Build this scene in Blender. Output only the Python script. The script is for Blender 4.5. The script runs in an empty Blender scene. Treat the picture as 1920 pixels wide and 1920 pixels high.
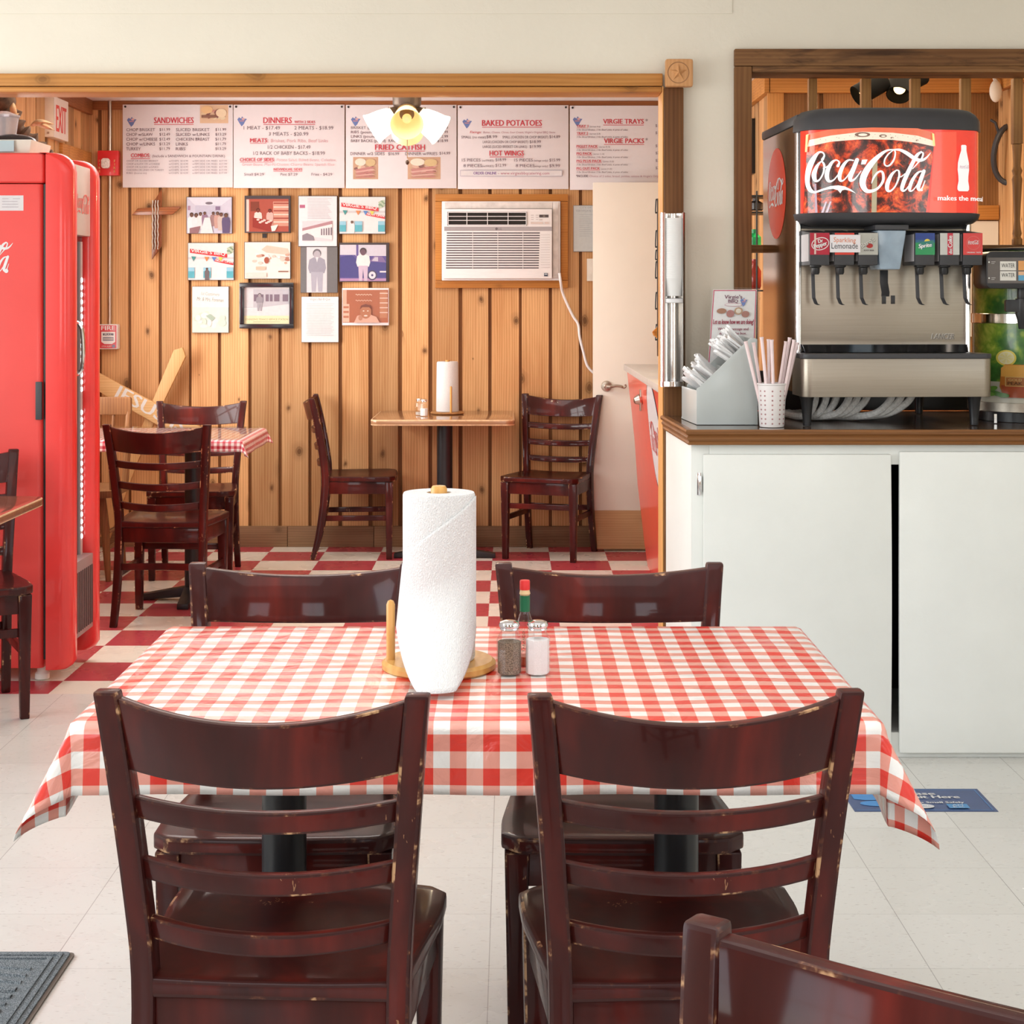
import bpy, bmesh, math, random
from mathutils import Vector, Matrix
from mathutils.geometry import tessellate_polygon
random.seed(7)
SC = bpy.context.scene
COL = SC.collection
R = math.radians
# ---------------------------------------------------------------- camera, world, light, exposure
F, H, X0, Y0 = 3130.0, 1.395, 958.0, 555.0
cam_d = bpy.data.cameras.new('camera'); cam = bpy.data.objects.new('camera', cam_d); COL.objects.link(cam)
cam.location = (0, 0, H); cam.rotation_euler = (R(90), 0, 0)
cam_d.sensor_width = 36; cam_d.lens = F*36/1920
cam_d.shift_x = (960-X0)/1920; cam_d.shift_y = (Y0-960)/1920
cam_d.clip_start = 0.05; cam_d.clip_end = 100
SC.camera = cam
SC.view_settings.view_transform = 'Standard'; SC.view_settings.look = 'None'
SC.view_settings.gamma = 1; SC.view_settings.use_curve_mapping = False
SC.view_settings.exposure = 0.0
w = bpy.data.worlds.new('world'); SC.world = w; w.use_nodes = True
nt = w.node_tree; sky = nt.nodes.new('ShaderNodeTexSky'); sky.sky_type = 'NISHITA'; sky.sun_elevation = R(48); sky.sun_rotation = R(200); sky.sun_disc = False
nt.links.new(sky.outputs[0], nt.nodes['Background'].inputs[0]); nt.nodes['Background'].inputs[1].default_value = 0.25
def area(name, loc, rot, sx, sy, power, color=(1, 1, 1)):
    l = bpy.data.lights.new(name, 'AREA'); l.shape = 'RECTANGLE'; l.size = sx; l.size_y = sy; l.energy = power; l.color = color
    o = bpy.data.objects.new(name, l); COL.objects.link(o); o.location = loc; o.rotation_euler = [R(a) for a in rot]; return o
def bulb(name, loc, power, color, rad=.03):
    l = bpy.data.lights.new(name, 'POINT'); l.energy = power; l.color = color; l.shadow_soft_size = rad
    o = bpy.data.objects.new(name, l); COL.objects.link(o); o.location = loc; return o
# daylight through the windows: left side of the dining room, behind the camera, left side of the far room
area('daylight_left', (-3.36, 2.9, 1.6), (0, -90, 0), 1.5, 4.4, 98, (.93, .97, 1))
area('daylight_behind', (-1.7, -2.46, 1.6), (90, 0, 0), 1.3, 1.4, 26, (.93, .97, 1))
area('daylight_door', (1.5, -2.46, 1.5), (90, 0, 0), 1.2, 1.6, 26, (.93, .97, 1))
area('daylight_right', (3.16, 1.2, 1.6), (0, 90, 0), 1.4, 3.0, 14, (.95, .98, 1))
area('daylight_far_left', (-2.5, 7.75, 1.4), (0, -90, 0), 1.2, 1.7, 92, (1, .96, .92))
# added overhead fill lights without fixtures (out of frame)
area('dining_overhead_fill', (0, 1.6, 2.72), (0, 0, 0), 3.0, 3.6, 52, (1, .975, .94))
area('far_overhead_fill', (-.9, 7.2, 2.46), (0, 0, 0), 1.6, 1.4, 33, (1, .95, .92))
area('kitchen_overhead_fill', (1.75, 6.9, 2.46), (0, 0, 0), .9, .9, 16, (1, .8, .55))
# ---------------------------------------------------------------- helpers
def P(px, py, Y): return Vector(((px-X0)*Y/F, Y, H-(py-Y0)*Y/F))
def PX(px, Y): return (px-X0)*Y/F
def PZ(py, Y): return H-(py-Y0)*Y/F
MATRIX = {}
def props(o, label=None, cat=None, group=None, kind=None):
    for k, v in (('label', label), ('category', cat), ('group', group), ('kind', kind)):
        if v: o[k] = v
    return o
def thing(name, label, cat, loc=(0, 0, 0), rz=0.0, group=None, kind=None):
    o = bpy.data.objects.new(name, None); COL.objects.link(o); o.empty_display_size = .05
    o.location = loc; o.rotation_euler = (0, 0, rz)
    MATRIX[o.name] = Matrix.Translation(Vector(loc)) @ Matrix.Rotation(rz, 4, 'Z')
    return props(o, label, cat, group, kind)
def copy_tree(o, parent=None):
    c = o.copy(); COL.objects.link(c)
    if parent: c.parent = parent
    for ch in list(o.children): copy_tree(ch, c)
    return c
def catmull(pts, n=8, closed=False):
    pts = [tuple(p) for p in pts]; m = len(pts); out = []
    rng = range(m if closed else m-1)
    for i in rng:
        if closed: p0, p1, p2, p3 = pts[i-1], pts[i], pts[(i+1) % m], pts[(i+2) % m]
        else: p0, p1, p2, p3 = pts[max(i-1, 0)], pts[i], pts[i+1], pts[min(i+2, m-1)]
        for k in range(n):
            t = k/n
            out.append(tuple(.5*((2*b)+(-a+c)*t+(2*a-5*b+4*c-d)*t*t+(-a+3*b-3*c+d)*t**3) for a, b, c, d in zip(p0, p1, p2, p3)))
    if not closed: out.append(pts[-1])
    return out
class MB:
    def __init__(s): s.v = []; s.f = []; s.m = []; s.c = []; s.uv = {}; s.mi = 0; s.col = (1, 1, 1); s.T = None
    def add(s, vs, fs):
        b = len(s.v)
        for v in vs:
            v = Vector(v); s.v.append(s.T @ v if s.T else v)
        for f in fs: s.f.append([b+i for i in f]); s.m.append(s.mi); s.c.append(s.col)
        return s
    def box(s, x0, x1, y0, y1, z0, z1):
        return s.add([(x0, y0, z0), (x1, y0, z0), (x1, y1, z0), (x0, y1, z0), (x0, y0, z1), (x1, y0, z1), (x1, y1, z1), (x0, y1, z1)],
                     [(0, 3, 2, 1), (4, 5, 6, 7), (0, 1, 5, 4), (1, 2, 6, 5), (2, 3, 7, 6), (3, 0, 4, 7)])
    def loft(s, rings, closed=False, caps=True):
        n = len(rings[0]); vs = [p for r in rings for p in r]; fs = []
        k = len(rings)
        for i in range(k if closed else k-1):
            a, b = i*n, ((i+1) % k)*n
            for j in range(n):
                j2 = (j+1) % n; fs.append((a+j, a+j2, b+j2, b+j))
        if caps and not closed: fs.append(tuple(range(n-1, -1, -1))); fs.append(tuple((k-1)*n+j for j in range(n)))
        return s.add(vs, fs)
    def cyl(s, p0, p1, r0, r1=None, n=20, caps=True):
        p0, p1 = Vector(p0), Vector(p1); r1 = r0 if r1 is None else r1
        d = (p1-p0).normalized(); a = d.orthogonal().normalized(); b = d.cross(a)
        rg = lambda p, r: [p+a*(r*math.cos(2*math.pi*i/n))+b*(r*math.sin(2*math.pi*i/n)) for i in range(n)]
        return s.loft([rg(p0, r0), rg(p1, r1)], caps=caps)
    def lathe(s, prof, c=(0, 0, 0), n=28, caps=True, axis=None):
        c = Vector(c); d = Vector(axis or (0, 0, 1)).normalized()
        a = Vector((1, 0, 0)) if abs(d.z) > .999 else d.orthogonal().normalized(); b = d.cross(a)
        return s.loft([[c+d*z+a*(r*math.cos(2*math.pi*i/n))+b*(r*math.sin(2*math.pi*i/n)) for i in range(n)] for r, z in prof], caps=caps)
    def tube(s, path, r, n=10, closed=False, rz=None):
        path = [Vector(p) for p in path]; k = len(path); rings = []; ref = None
        for i, p in enumerate(path):
            if closed: d = path[(i+1) % k]-path[i-1]
            else: d = path[min(i+1, k-1)]-path[max(i-1, 0)]
            d.normalize()
            if ref is None: ref = d.orthogonal().normalized()
            a = (ref-d*ref.dot(d)).normalized(); ref = a; b = d.cross(a)
            rr = r[i] if isinstance(r, (list, tuple)) else r
            rings.append([p+a*(rr*math.cos(2*math.pi*j/n))+b*(rr*math.sin(2*math.pi*j/n)) for j in range(n)])
        return s.loft(rings, closed=closed)
    def sphere(s, c, r, n=16, sc=(1, 1, 1)):
        c = Vector(c); k = n//2
        rings = [[c+Vector((sc[0]*r*math.sin(t)*math.cos(2*math.pi*j/n), sc[1]*r*math.sin(t)*math.sin(2*math.pi*j/n), -sc[2]*r*math.cos(t))) for j in range(n)]
                 for t in [max(.02, min(math.pi-.02, math.pi*i/k)) for i in range(k+1)]]
        return s.loft(rings)
    def prism(s, poly, fn, d0, d1):
        # poly: list of 2D points, fn(u, v, d) -> 3D
        n = len(poly); vs = [fn(u, v, d0) for u, v in poly]+[fn(u, v, d1) for u, v in poly]
        fs = [(i, (i+1) % n, n+(i+1) % n, n+i) for i in range(n)]+[tuple(range(n-1, -1, -1)), tuple(range(n, 2*n))]
        return s.add(vs, fs)
    def rbox(s, x0, x1, y0, y1, z0, z1, r, n=5, axis='z'):
        # box with rounded edges parallel to axis
        def rr(a0, a1, b0, b1):
            out = []
            for ca, cb, t0 in ((a1-r, b1-r, 0), (a0+r, b1-r, 90), (a0+r, b0+r, 180), (a1-r, b0+r, 270)):
                for i in range(n+1):
                    t = R(t0+90*i/n); out.append((ca+r*math.cos(t), cb+r*math.sin(t)))
            return out
        if axis == 'z': return s.prism(rr(x0, x1, y0, y1), lambda u, v, d: (u, v, d), z0, z1)
        if axis == 'y': return s.prism(rr(x0, x1, z0, z1), lambda u, v, d: (u, d, v), y0, y1)
        return s.prism(rr(y0, y1, z0, z1), lambda u, v, d: (d, u, v), x0, x1)
    def build(s, name, mats, parent=None, local=False, bevel=0, seg=2, bmat=-1, smooth=35, kind=None, recalc=True):
        if not isinstance(mats, (list, tuple)): mats = [mats]
        me = bpy.data.meshes.new(name)
        vs = s.v
        if parent is not None and not local:
            inv = MATRIX[parent.name].inverted(); vs = [inv @ v for v in vs]
        me.from_pydata([tuple(v) for v in vs], [], s.f)
        ca = me.color_attributes.new('Col', 'FLOAT_COLOR', 'CORNER')
        vals = []
        for p, c in zip(me.polygons, s.c): vals.extend([c[0], c[1], c[2], 1.0]*p.loop_total)
        ca.data.foreach_set('color', vals)
        me.polygons.foreach_set('material_index', s.m)
        if s.uv:
            ul = me.uv_layers.new(name='UVMap'); buf = [0.0]*(2*len(me.loops))
            for l in me.loops:
                q = s.uv.get(l.vertex_index, (0, 0)); buf[2*l.index], buf[2*l.index+1] = q
            ul.data.foreach_set('uv', buf)
        for m in mats: me.materials.append(m)
        if bevel or recalc:
            bm = bmesh.new(); bm.from_mesh(me)
            if recalc: bmesh.ops.recalc_face_normals(bm, faces=bm.faces)
            if bevel:
                es = [e for e in bm.edges if len(e.link_faces) == 2 and e.calc_face_angle(0) > R(32)]
                bmesh.ops.bevel(bm, geom=es, offset=bevel, segments=seg, profile=.6, affect='EDGES', clamp_overlap=True, material=bmat)
            bm.to_mesh(me); bm.free()
        if smooth:
            me.polygons.foreach_set('use_smooth', [True]*len(me.polygons))
            me.set_sharp_from_angle(angle=R(smooth))
        me.update()
        o = bpy.data.objects.new(name, me); COL.objects.link(o)
        if parent is not None: o.parent = parent
        if kind: o['kind'] = kind
        MATRIX[o.name] = MATRIX[parent.name] if parent is not None else Matrix()
        return o
def solo(name, label, cat, mb, mats, loc=None, group=None, kind=None, **k):
    o = mb.build(name, mats, None, **k)
    if loc is None:
        xs = [v.co for v in o.data.vertices]
        loc = Vector((sum(v.x for v in xs)/len(xs), sum(v.y for v in xs)/len(xs), min(v.z for v in xs)))
    o.data.transform(Matrix.Translation(-Vector(loc))); o.location = loc; MATRIX[o.name] = Matrix.Translation(Vector(loc))
    return props(o, label, cat, group, kind)
def struct(name, mb, mats, label=None, **k):
    o = mb.build(name, mats, None, **k); o['kind'] = 'structure'
    if label: o['label'] = label
    return o
# ---------------------------------------------------------------- flat art (writing, prints, marks)
_TX = {}
def text_geo(s, bold=0.0, shear=0.0):
    key = (s, bold, shear)
    if key not in _TX:
        cu = bpy.data.curves.new('t', 'FONT'); cu.body = s; cu.size = 1; cu.offset = bold; cu.shear = shear; cu.resolution_u = 2; cu.fill_mode = 'FRONT'
        ob = bpy.data.objects.new('t', cu); me = bpy.data.meshes.new_from_object(ob)
        vs = [(v.co.x, v.co.y) for v in me.vertices]; fs = [tuple(p.vertices) for p in me.polygons]
        bpy.data.objects.remove(ob); bpy.data.meshes.remove(me); bpy.data.curves.remove(cu)
        _TX[key] = (vs, fs)
    return _TX[key]
class Art:
    """Coloured flat shapes in u (right), v (down) units, each a small step in front of the last."""
    def __init__(s, eps=.00025): s.mb = MB(); s.z = 0; s.eps = eps; s.items = []
    def _put(s, vs, fs, c, up=True):
        s.z += 1 if up else .12
        s.items.append((vs, fs, c, s.z)); return s
    def poly(s, pts, c, up=True):
        tri = tessellate_polygon([[Vector((p[0], p[1], 0)) for p in pts]])
        return s._put([tuple(p) for p in pts], [tuple(t) for t in tri], c, up)
    def rect(s, x0, y0, x1, y1, c, up=True): return s.poly([(x0, y0), (x1, y0), (x1, y1), (x0, y1)], c, up)
    def ell(s, cx, cy, rx, ry, c, n=24, rot=0, up=True):
        cr, sr = math.cos(rot), math.sin(rot)
        return s.poly([(cx+rx*math.cos(t)*cr-ry*math.sin(t)*sr, cy+rx*math.cos(t)*sr+ry*math.sin(t)*cr) for t in [2*math.pi*i/n for i in range(n)]], c, up)
    def text(s, x, y, t, h, c, w=None, bold=0, shear=0, align='l', rot=0, up=True):
        """baseline at y, capital height h; w forces the width; bold repeats the line a hair to the side"""
        if bold:
            d = bold*h*1.3
            for q in (-d, d): s.text(x+q*math.cos(rot), y+q*math.sin(rot), t, h, c, w, 0, shear, align, rot)
            return s
        vs, fs = text_geo(t, 0.0, shear)
        if not vs: return s
        mx = max(v[0] for v in vs); mn = min(v[0] for v in vs); k = h/.69; kx = k
        if w: kx = w/(mx-mn)
        W = (mx-mn)*kx; off = {'l': 0, 'c': -W/2, 'r': -W}[align]
        cr, sr = math.cos(rot), math.sin(rot); out = []
        for a, b in vs:
            u = (a-mn)*kx+off; v = -b*k; out.append((x+u*cr-v*sr, y+u*sr+v*cr))
        return s._put(out, fs, c, up)
    def stroke(s, pts, c, closed=False, n=6, up=True, sc=1.0):
        p = catmull(pts, n, closed); k = len(p); vs = []; fs = []
        for i in range(k):
            a = p[i-1] if (i or closed) else p[0]; b = p[(i+1) % k] if (i < k-1 or closed) else p[-1]
            dx, dy = b[0]-a[0], b[1]-a[1]; L = math.hypot(dx, dy) or 1; hw = p[i][2]*sc/2
            nx, ny = -dy/L*hw, dx/L*hw; vs += [(p[i][0]+nx, p[i][1]+ny), (p[i][0]-nx, p[i][1]-ny)]
        for i in range(k if closed else k-1):
            j = (i+1) % k; fs.append((2*i, 2*i+1, 2*j+1, 2*j))
        s._put(vs, fs, c, up)
        if not closed:
            for q in (p[0], p[-1]):
                if q[2] > .25*max(t_[2] for t_ in p): s.ell(q[0], q[1], q[2]*sc/2, q[2]*sc/2, c, 14, up=False)
        return s
    def build(s, name, mat, fn, parent=None, local=False, cuts=None):
        mb = MB()
        for vs, fs, c, z in s.items:
            if cuts:
                bm = bmesh.new(); bv = [bm.verts.new((a, b, 0)) for a, b in vs]
                for f in fs:
                    try: bm.faces.new([bv[i] for i in f])
                    except ValueError: pass
                for q in cuts:
                    bmesh.ops.bisect_plane(bm, geom=bm.verts[:]+bm.edges[:]+bm.faces[:], plane_co=(q, 0, 0), plane_no=(1, 0, 0))
                bm.verts.index_update(); vs = [(v.co.x, v.co.y) for v in bm.verts]; fs = [tuple(v.index for v in f.verts) for f in bm.faces]; bm.free()
            mb.col = c; mb.add([fn(u, v, z*s.eps) for u, v in vs], fs)
        return mb.build(name, mat, parent, local=local, smooth=30 if cuts else 0, recalc=False)
def plane_map(o, ux, uy, k=1.0):
    """u to the right along ux, v downward along -uy, depth towards the viewer along ux x uy"""
    o, ux, uy = Vector(o), Vector(ux), Vector(uy); n = ux.cross(uy).normalized()
    return lambda u, v, d: o+ux*(u*k)-uy*(v*k)+n*d
def facing(Y):
    """art given in photograph pixels lying on the plane at depth Y that faces the room"""
    return lambda u, v, d: Vector(((u-X0)*Y/F, Y-d, H-(v-Y0)*Y/F))
# ---------------------------------------------------------------- materials
def mk(name):
    m = bpy.data.materials.new(name); m.use_nodes = True
    return m, m.node_tree, m.node_tree.nodes['Principled BSDF']
def N(nt, t, **k):
    n = nt.nodes.new('ShaderNode'+t)
    for a, v in k.items(): setattr(n, a, v)
    return n
def lk(nt, a, b): nt.links.new(a, b)
def coords(nt, scale=(1, 1, 1), src='Object'):
    t = N(nt, 'TexCoord'); m = N(nt, 'Mapping'); m.inputs['Scale'].default_value = scale; lk(nt, t.outputs[src], m.inputs[0]); return m.outputs[0]
def noise(nt, vec, scale, detail=4, rough=.55, dist=0):
    n = N(nt, 'TexNoise'); n.inputs['Scale'].default_value = scale; n.inputs['Detail'].default_value = detail; n.inputs['Roughness'].default_value = rough; n.inputs['Distortion'].default_value = dist
    lk(nt, vec, n.inputs['Vector']); return n.outputs['Fac']
def ramp(nt, fac, stops, interp='LINEAR'):
    r = N(nt, 'ValToRGB'); r.color_ramp.interpolation = interp; e = r.color_ramp.elements
    while len(e) < len(stops): e.new(.5)
    for x, (p, c) in zip(e, stops): x.position = p; x.color = (*c, 1) if len(c) == 3 else c
    lk(nt, fac, r.inputs[0]); return r.outputs[0]
def mix(nt, fac, a, b, mode='MIX'):
    n = N(nt, 'Mix', data_type='RGBA', blend_type=mode)
    for v, i in ((fac, 0), (a, 6), (b, 7)):
        if hasattr(v, 'is_linked') or hasattr(v, 'links'): lk(nt, v, n.inputs[i])
        else: n.inputs[i].default_value = v if i == 0 else (*v, 1)
    return n.outputs[2]
def math_(nt, op, a, b=0.0, c=None):
    n = N(nt, 'Math', operation=op)
    for v, i in ((a, 0), (b, 1), (c, 2)):
        if v is None: continue
        if hasattr(v, 'links'): lk(nt, v, n.inputs[i])
        else: n.inputs[i].default_value = v
    return n.outputs[0]
def bump(nt, b, h, strength=.3, dist=.01):
    n = N(nt, 'Bump'); n.inputs['Strength'].default_value = strength; n.inputs['Distance'].default_value = dist; lk(nt, h, n.inputs['Height']); lk(nt, n.outputs[0], b.inputs['Normal'])
def plain(name, c, rough=.5, metal=0, var=.06, scale=12, coat=0, bmp=0, bscale=80, trans=0, emit=None, es=0, ior=1.45, spec=.5):
    m, nt, b = mk(name); v = coords(nt)
    f = noise(nt, v, scale)
    lo = tuple(x*(1-var) for x in c); hi = tuple(min(1, x*(1+var)) for x in c)
    lk(nt, ramp(nt, f, [(.3, lo), (.7, hi)]), b.inputs['Base Color'])
    b.inputs['Roughness'].default_value = rough; b.inputs['Metallic'].default_value = metal; b.inputs['Coat Weight'].default_value = coat; b.inputs['Coat Roughness'].default_value = .08
    b.inputs['Transmission Weight'].default_value = trans; b.inputs['IOR'].default_value = ior; b.inputs['Specular IOR Level'].default_value = spec
    if emit: b.inputs['Emission Color'].default_value = (*emit, 1); b.inputs['Emission Strength'].default_value = es
    if bmp: bump(nt, b, noise(nt, v, bscale, 3), bmp, .004)
    return m
def art_mat(name, rough=.45, emit=0, coat=0, spec=.5):
    m, nt, b = mk(name); a = N(nt, 'Attribute', attribute_name='Col'); v = coords(nt)
    f = noise(nt, v, 60, 2)
    c = mix(nt, 1.0, a.outputs['Color'], ramp(nt, f, [(.3, (.83, .83, .83)), (.7, (.88, .88, .88))]), 'MULTIPLY')
    lk(nt, c, b.inputs['Base Color']); b.inputs['Roughness'].default_value = rough; b.inputs['Coat Weight'].default_value = coat; b.inputs['Coat Roughness'].default_value = .05; b.inputs['Specular IOR Level'].default_value = spec
    if emit: lk(nt, c, b.inputs['Emission Color']); b.inputs['Emission Strength'].default_value = emit
    return m
def wood(name, light, dark, axis='Z', rough=.55, knots=.6, size=1.0, coat=0, knotcol=None, varamt=.35, bmp=.15, spec=.25, stain=None):
    m, nt, b = mk(name)
    t = N(nt, 'TexCoord'); at = N(nt, 'Attribute', attribute_name='Col'); sep = N(nt, 'SeparateColor'); lk(nt, at.outputs['Color'], sep.inputs[0])
    off = N(nt, 'CombineXYZ'); r17 = math_(nt, 'MULTIPLY', sep.outputs[0], 37.0)
    for i in range(3): lk(nt, r17, off.inputs[i])
    va = N(nt, 'VectorMath', operation='ADD'); lk(nt, t.outputs['Object'], va.inputs[0]); lk(nt, off.outputs[0], va.inputs[1])
    ax = {'X': 0, 'Y': 1, 'Z': 2}[axis]
    def mp(across, along):
        q = N(nt, 'Mapping'); sc = [across]*3; sc[ax] = along; q.inputs['Scale'].default_value = sc; lk(nt, va.outputs[0], q.inputs[0]); return q.outputs[0]
    broad = noise(nt, mp(9/size, .9/size), 1, 3, .5, .6)
    fine = noise(nt, mp(95/size, 3.0/size), 1, 4, .65, .5)
    ring = N(nt, 'TexWave', wave_type='BANDS', bands_direction='X' if ax != 0 else 'Z'); ring.inputs['Scale'].default_value = 1.6; ring.inputs['Distortion'].default_value = 7; ring.inputs['Detail'].default_value = 3; ring.inputs['Detail Scale'].default_value = .7
    lk(nt, mp(14/size, 1.1/size), ring.inputs[0])
    f = math_(nt, 'ADD', math_(nt, 'MULTIPLY', broad, .66), math_(nt, 'ADD', math_(nt, 'MULTIPLY', fine, .20), math_(nt, 'MULTIPLY', ring.outputs['Fac'], .14)))
    mid = tuple((a+c)/2 for a, c in zip(light, dark))
    c = ramp(nt, f, [(.30, dark), (.5, mid), (.70, light)])
    # board to board tone
    tone = ramp(nt, sep.outputs[0], [(0, (1-varamt,)*3), (1, (1+varamt*.25,)*3)])
    c = mix(nt, 1.0, c, tone, 'MULTIPLY')
    if knots:
        vo = N(nt, 'TexVoronoi', voronoi_dimensions='2D'); vo.inputs['Scale'].default_value = 1
        sp = N(nt, 'SeparateXYZ'); lk(nt, va.outputs[0], sp.inputs[0]); oth = [i for i in range(3) if i != ax]
        kv = N(nt, 'CombineXYZ'); lk(nt, math_(nt, 'MULTIPLY', math_(nt, 'ADD', sp.outputs[oth[0]], sp.outputs[oth[1]]), 5.0/size), kv.inputs[0]); lk(nt, math_(nt, 'MULTIPLY', sp.outputs[ax], 3.3/size), kv.inputs[1])
        wob = N(nt, 'VectorMath', operation='ADD'); nz = N(nt, 'TexNoise'); nz.inputs['Scale'].default_value = 2.5; lk(nt, kv.outputs[0], nz.inputs['Vector']); sc_ = N(nt, 'VectorMath', operation='SCALE'); lk(nt, nz.outputs['Color'], sc_.inputs[0]); sc_.inputs['Scale'].default_value = .16
        lk(nt, kv.outputs[0], wob.inputs[0]); lk(nt, sc_.outputs[0], wob.inputs[1]); lk(nt, wob.outputs[0], vo.inputs['Vector'])
        sz = N(nt, 'SeparateColor'); lk(nt, vo.outputs['Color'], sz.inputs[0])
        kd = math_(nt, 'DIVIDE', vo.outputs['Distance'], math_(nt, 'MAXIMUM', math_(nt, 'MULTIPLY', math_(nt, 'SUBTRACT', sz.outputs[0], .35), 1.5), .02))
        kc = knotcol or tuple(x*.28 for x in dark)
        c = mix(nt, ramp(nt, kd, [(.06, (knots,)*3), (.085, (knots*.6,)*3), (.11, (knots*.75,)*3), (.14, (knots*.3,)*3), (.30, (0,)*3)]), c, kc)
    if stain:
        st = noise(nt, mp(14, 2.2), 1, 5, .65, .8); c = mix(nt, ramp(nt, st, [(.52, (0, 0, 0)), (.66, (.9,)*3)]), c, stain)
    lk(nt, c, b.inputs['Base Color']); b.inputs['Roughness'].default_value = rough; b.inputs['Coat Weight'].default_value = coat; b.inputs['Coat Roughness'].default_value = .12; b.inputs['Specular IOR Level'].default_value = spec
    if bmp: bump(nt, b, fine, bmp, .004)
    return m
def steel(name, c=(.62, .58, .52), rough=.28, axis=0, bmp=.05):
    m, nt, b = mk(name); sc = [260, 260, 260]; sc[axis] = 4
    f = noise(nt, coords(nt, sc), 1, 3)
    lk(nt, ramp(nt, f, [(.3, tuple(x*.9 for x in c)), (.7, c)]), b.inputs['Base Color']); b.inputs['Metallic'].default_value = 1; b.inputs['Roughness'].default_value = rough
    if bmp: bump(nt, b, f, bmp, .001)
    return m
def glass(name, c=(1, 1, 1), rough=.03):
    # thin clear pane / vessel: transparent with a fresnel sheen
    m, nt, b = mk(name); tr = N(nt, 'BsdfTransparent'); tr.inputs[0].default_value = (*c, 1)
    gl = N(nt, 'BsdfGlossy'); gl.inputs['Roughness'].default_value = rough; lw = N(nt, 'LayerWeight'); lw.inputs[0].default_value = .5
    fr = math_(nt, 'ADD', math_(nt, 'MULTIPLY', math_(nt, 'POWER', lw.outputs['Facing'], 3.0), .45), .035)
    mx = N(nt, 'MixShader'); lk(nt, fr, mx.inputs[0]); lk(nt, tr.outputs[0], mx.inputs[1]); lk(nt, gl.outputs[0], mx.inputs[2])
    lk(nt, mx.outputs[0], nt.nodes['Material Output'].inputs[0]); nt.nodes.remove(b); return m
def gingham(name, cell, red=(.74, .045, .03), pink=(.80, .34, .27), white=(.86, .85, .82), rough=.28):
    m, nt, b = mk(name); uv = N(nt, 'UVMap'); sp = N(nt, 'SeparateXYZ'); lk(nt, uv.outputs[0], sp.inputs[0])
    s = []
    for i in (0, 1):
        q = math_(nt, 'FRACT', math_(nt, 'DIVIDE', sp.outputs[i], 2*cell)); s.append(math_(nt, 'GREATER_THAN', q, .5))
    tot = math_(nt, 'MULTIPLY', math_(nt, 'ADD', s[0], s[1]), .5)
    c = ramp(nt, tot, [(0, white), (.4, pink), (.8, red)], 'CONSTANT')
    wv = noise(nt, uv.outputs[0], 900, 1); c = mix(nt, .25, c, ramp(nt, wv, [(.35, (.85, .85, .85)), (.65, (1, 1, 1))]), 'MULTIPLY')
    geo = N(nt, 'NewGeometry'); c = mix(nt, geo.outputs['Backfacing'], c, (.82, .80, .80))
    lk(nt, c, b.inputs['Base Color']); b.inputs['Roughness'].default_value = rough; b.inputs['Coat Weight'].default_value = .25; b.inputs['Coat Roughness'].default_value = .2
    h = noise(nt, uv.outputs[0], 9, 4, .5, 1.2); bump(nt, b, h, .35, .02)
    return m
M = {}
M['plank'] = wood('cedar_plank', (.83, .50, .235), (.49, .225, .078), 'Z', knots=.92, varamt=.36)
M['groove'] = wood('shaded_groove_wood', (.42, .19, .065), (.24, .095, .03), 'Z', knots=0)  # plank wood darkened so the grooves carry shade in their colour
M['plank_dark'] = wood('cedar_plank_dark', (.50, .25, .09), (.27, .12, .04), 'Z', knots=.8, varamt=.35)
M['beam'] = wood('orange_beam', (.66, .31, .085), (.42, .165, .035), 'X', rough=.45, knots=.6, varamt=.12)
M['post'] = wood('brown_post', (.26, .115, .040), (.135, .052, .017), 'Z', rough=.55, knots=.5)
M['jamb'] = wood('orange_jamb', (.70, .36, .12), (.52, .24, .07), 'Z', rough=.5, knots=.2)
M['trimx'] = wood('weathered_trim', (.33, .165, .065), (.16, .064, .022), 'X', rough=.6, knots=.5, stain=(.05, .022, .01))
M['trimz'] = wood('weathered_upright', (.31, .150, .056), (.16, .064, .022), 'Z', rough=.6, knots=.4)
M['base'] = wood('grey_brown_baseboard', (.40, .24, .13), (.24, .13, .065), 'X', rough=.7, knots=.5)
M['topbd'] = wood('red_brown_board', (.36, .14, .05), (.22, .075, .026), 'X', rough=.5, knots=.3)
M['acframe'] = wood('orange_frame', (.60, .26, .06), (.44, .165, .035), 'X', rough=.4, knots=.35, varamt=.1)
M['paint'] = plain('cream_wall_paint', (.82, .77, .655), .75, bmp=.25, bscale=60, var=.03, scale=2)
M['ceil'] = plain('white_ceiling', (.84, .82, .80), .8, bmp=.1)
M['white_door'] = plain('off_white_door', (.83, .79, .70), .45, var=.03, scale=3, bmp=.05)
M['cab'] = plain('white_cabinet_paint', (.80, .815, .775), .42, var=.025, scale=5, bmp=.25, bscale=26)
M['black'] = plain('black_metal', (.018, .018, .02), .35)
M['blackp'] = plain('charcoal_plastic', (.045, .045, .05), .45)
M['dark'] = plain('recess_shade', (.012, .01, .008), .7)  # near-black colour standing in for shade inside recesses
M['steel'] = steel('brushed_steel', (.36, .315, .26), .36)
M['steelside'] = steel('polished_steel_side', (.60, .52, .43), .13, 2, .02)
M['chrome'] = plain('chrome', (.82, .82, .84), .12, 1)
M['nickel'] = plain('aged_nickel', (.52, .46, .40), .28, 1)
M['whitep'] = plain('white_plastic', (.82, .82, .83), .4, var=.02)
M['paper'] = plain('white_paper', (.75, .72, .745), .6, var=.02)
M['art'] = art_mat('printed_art', .5)
M['artgloss'] = art_mat('glossy_print', .22)
M['glow'] = art_mat('backlit_print', .18, emit=.55, coat=.6)
M['glass'] = glass('clear_glass')
M['red'] = plain('red_enamel', (.72, .025, .03), .33, var=.03, coat=.3)
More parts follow.
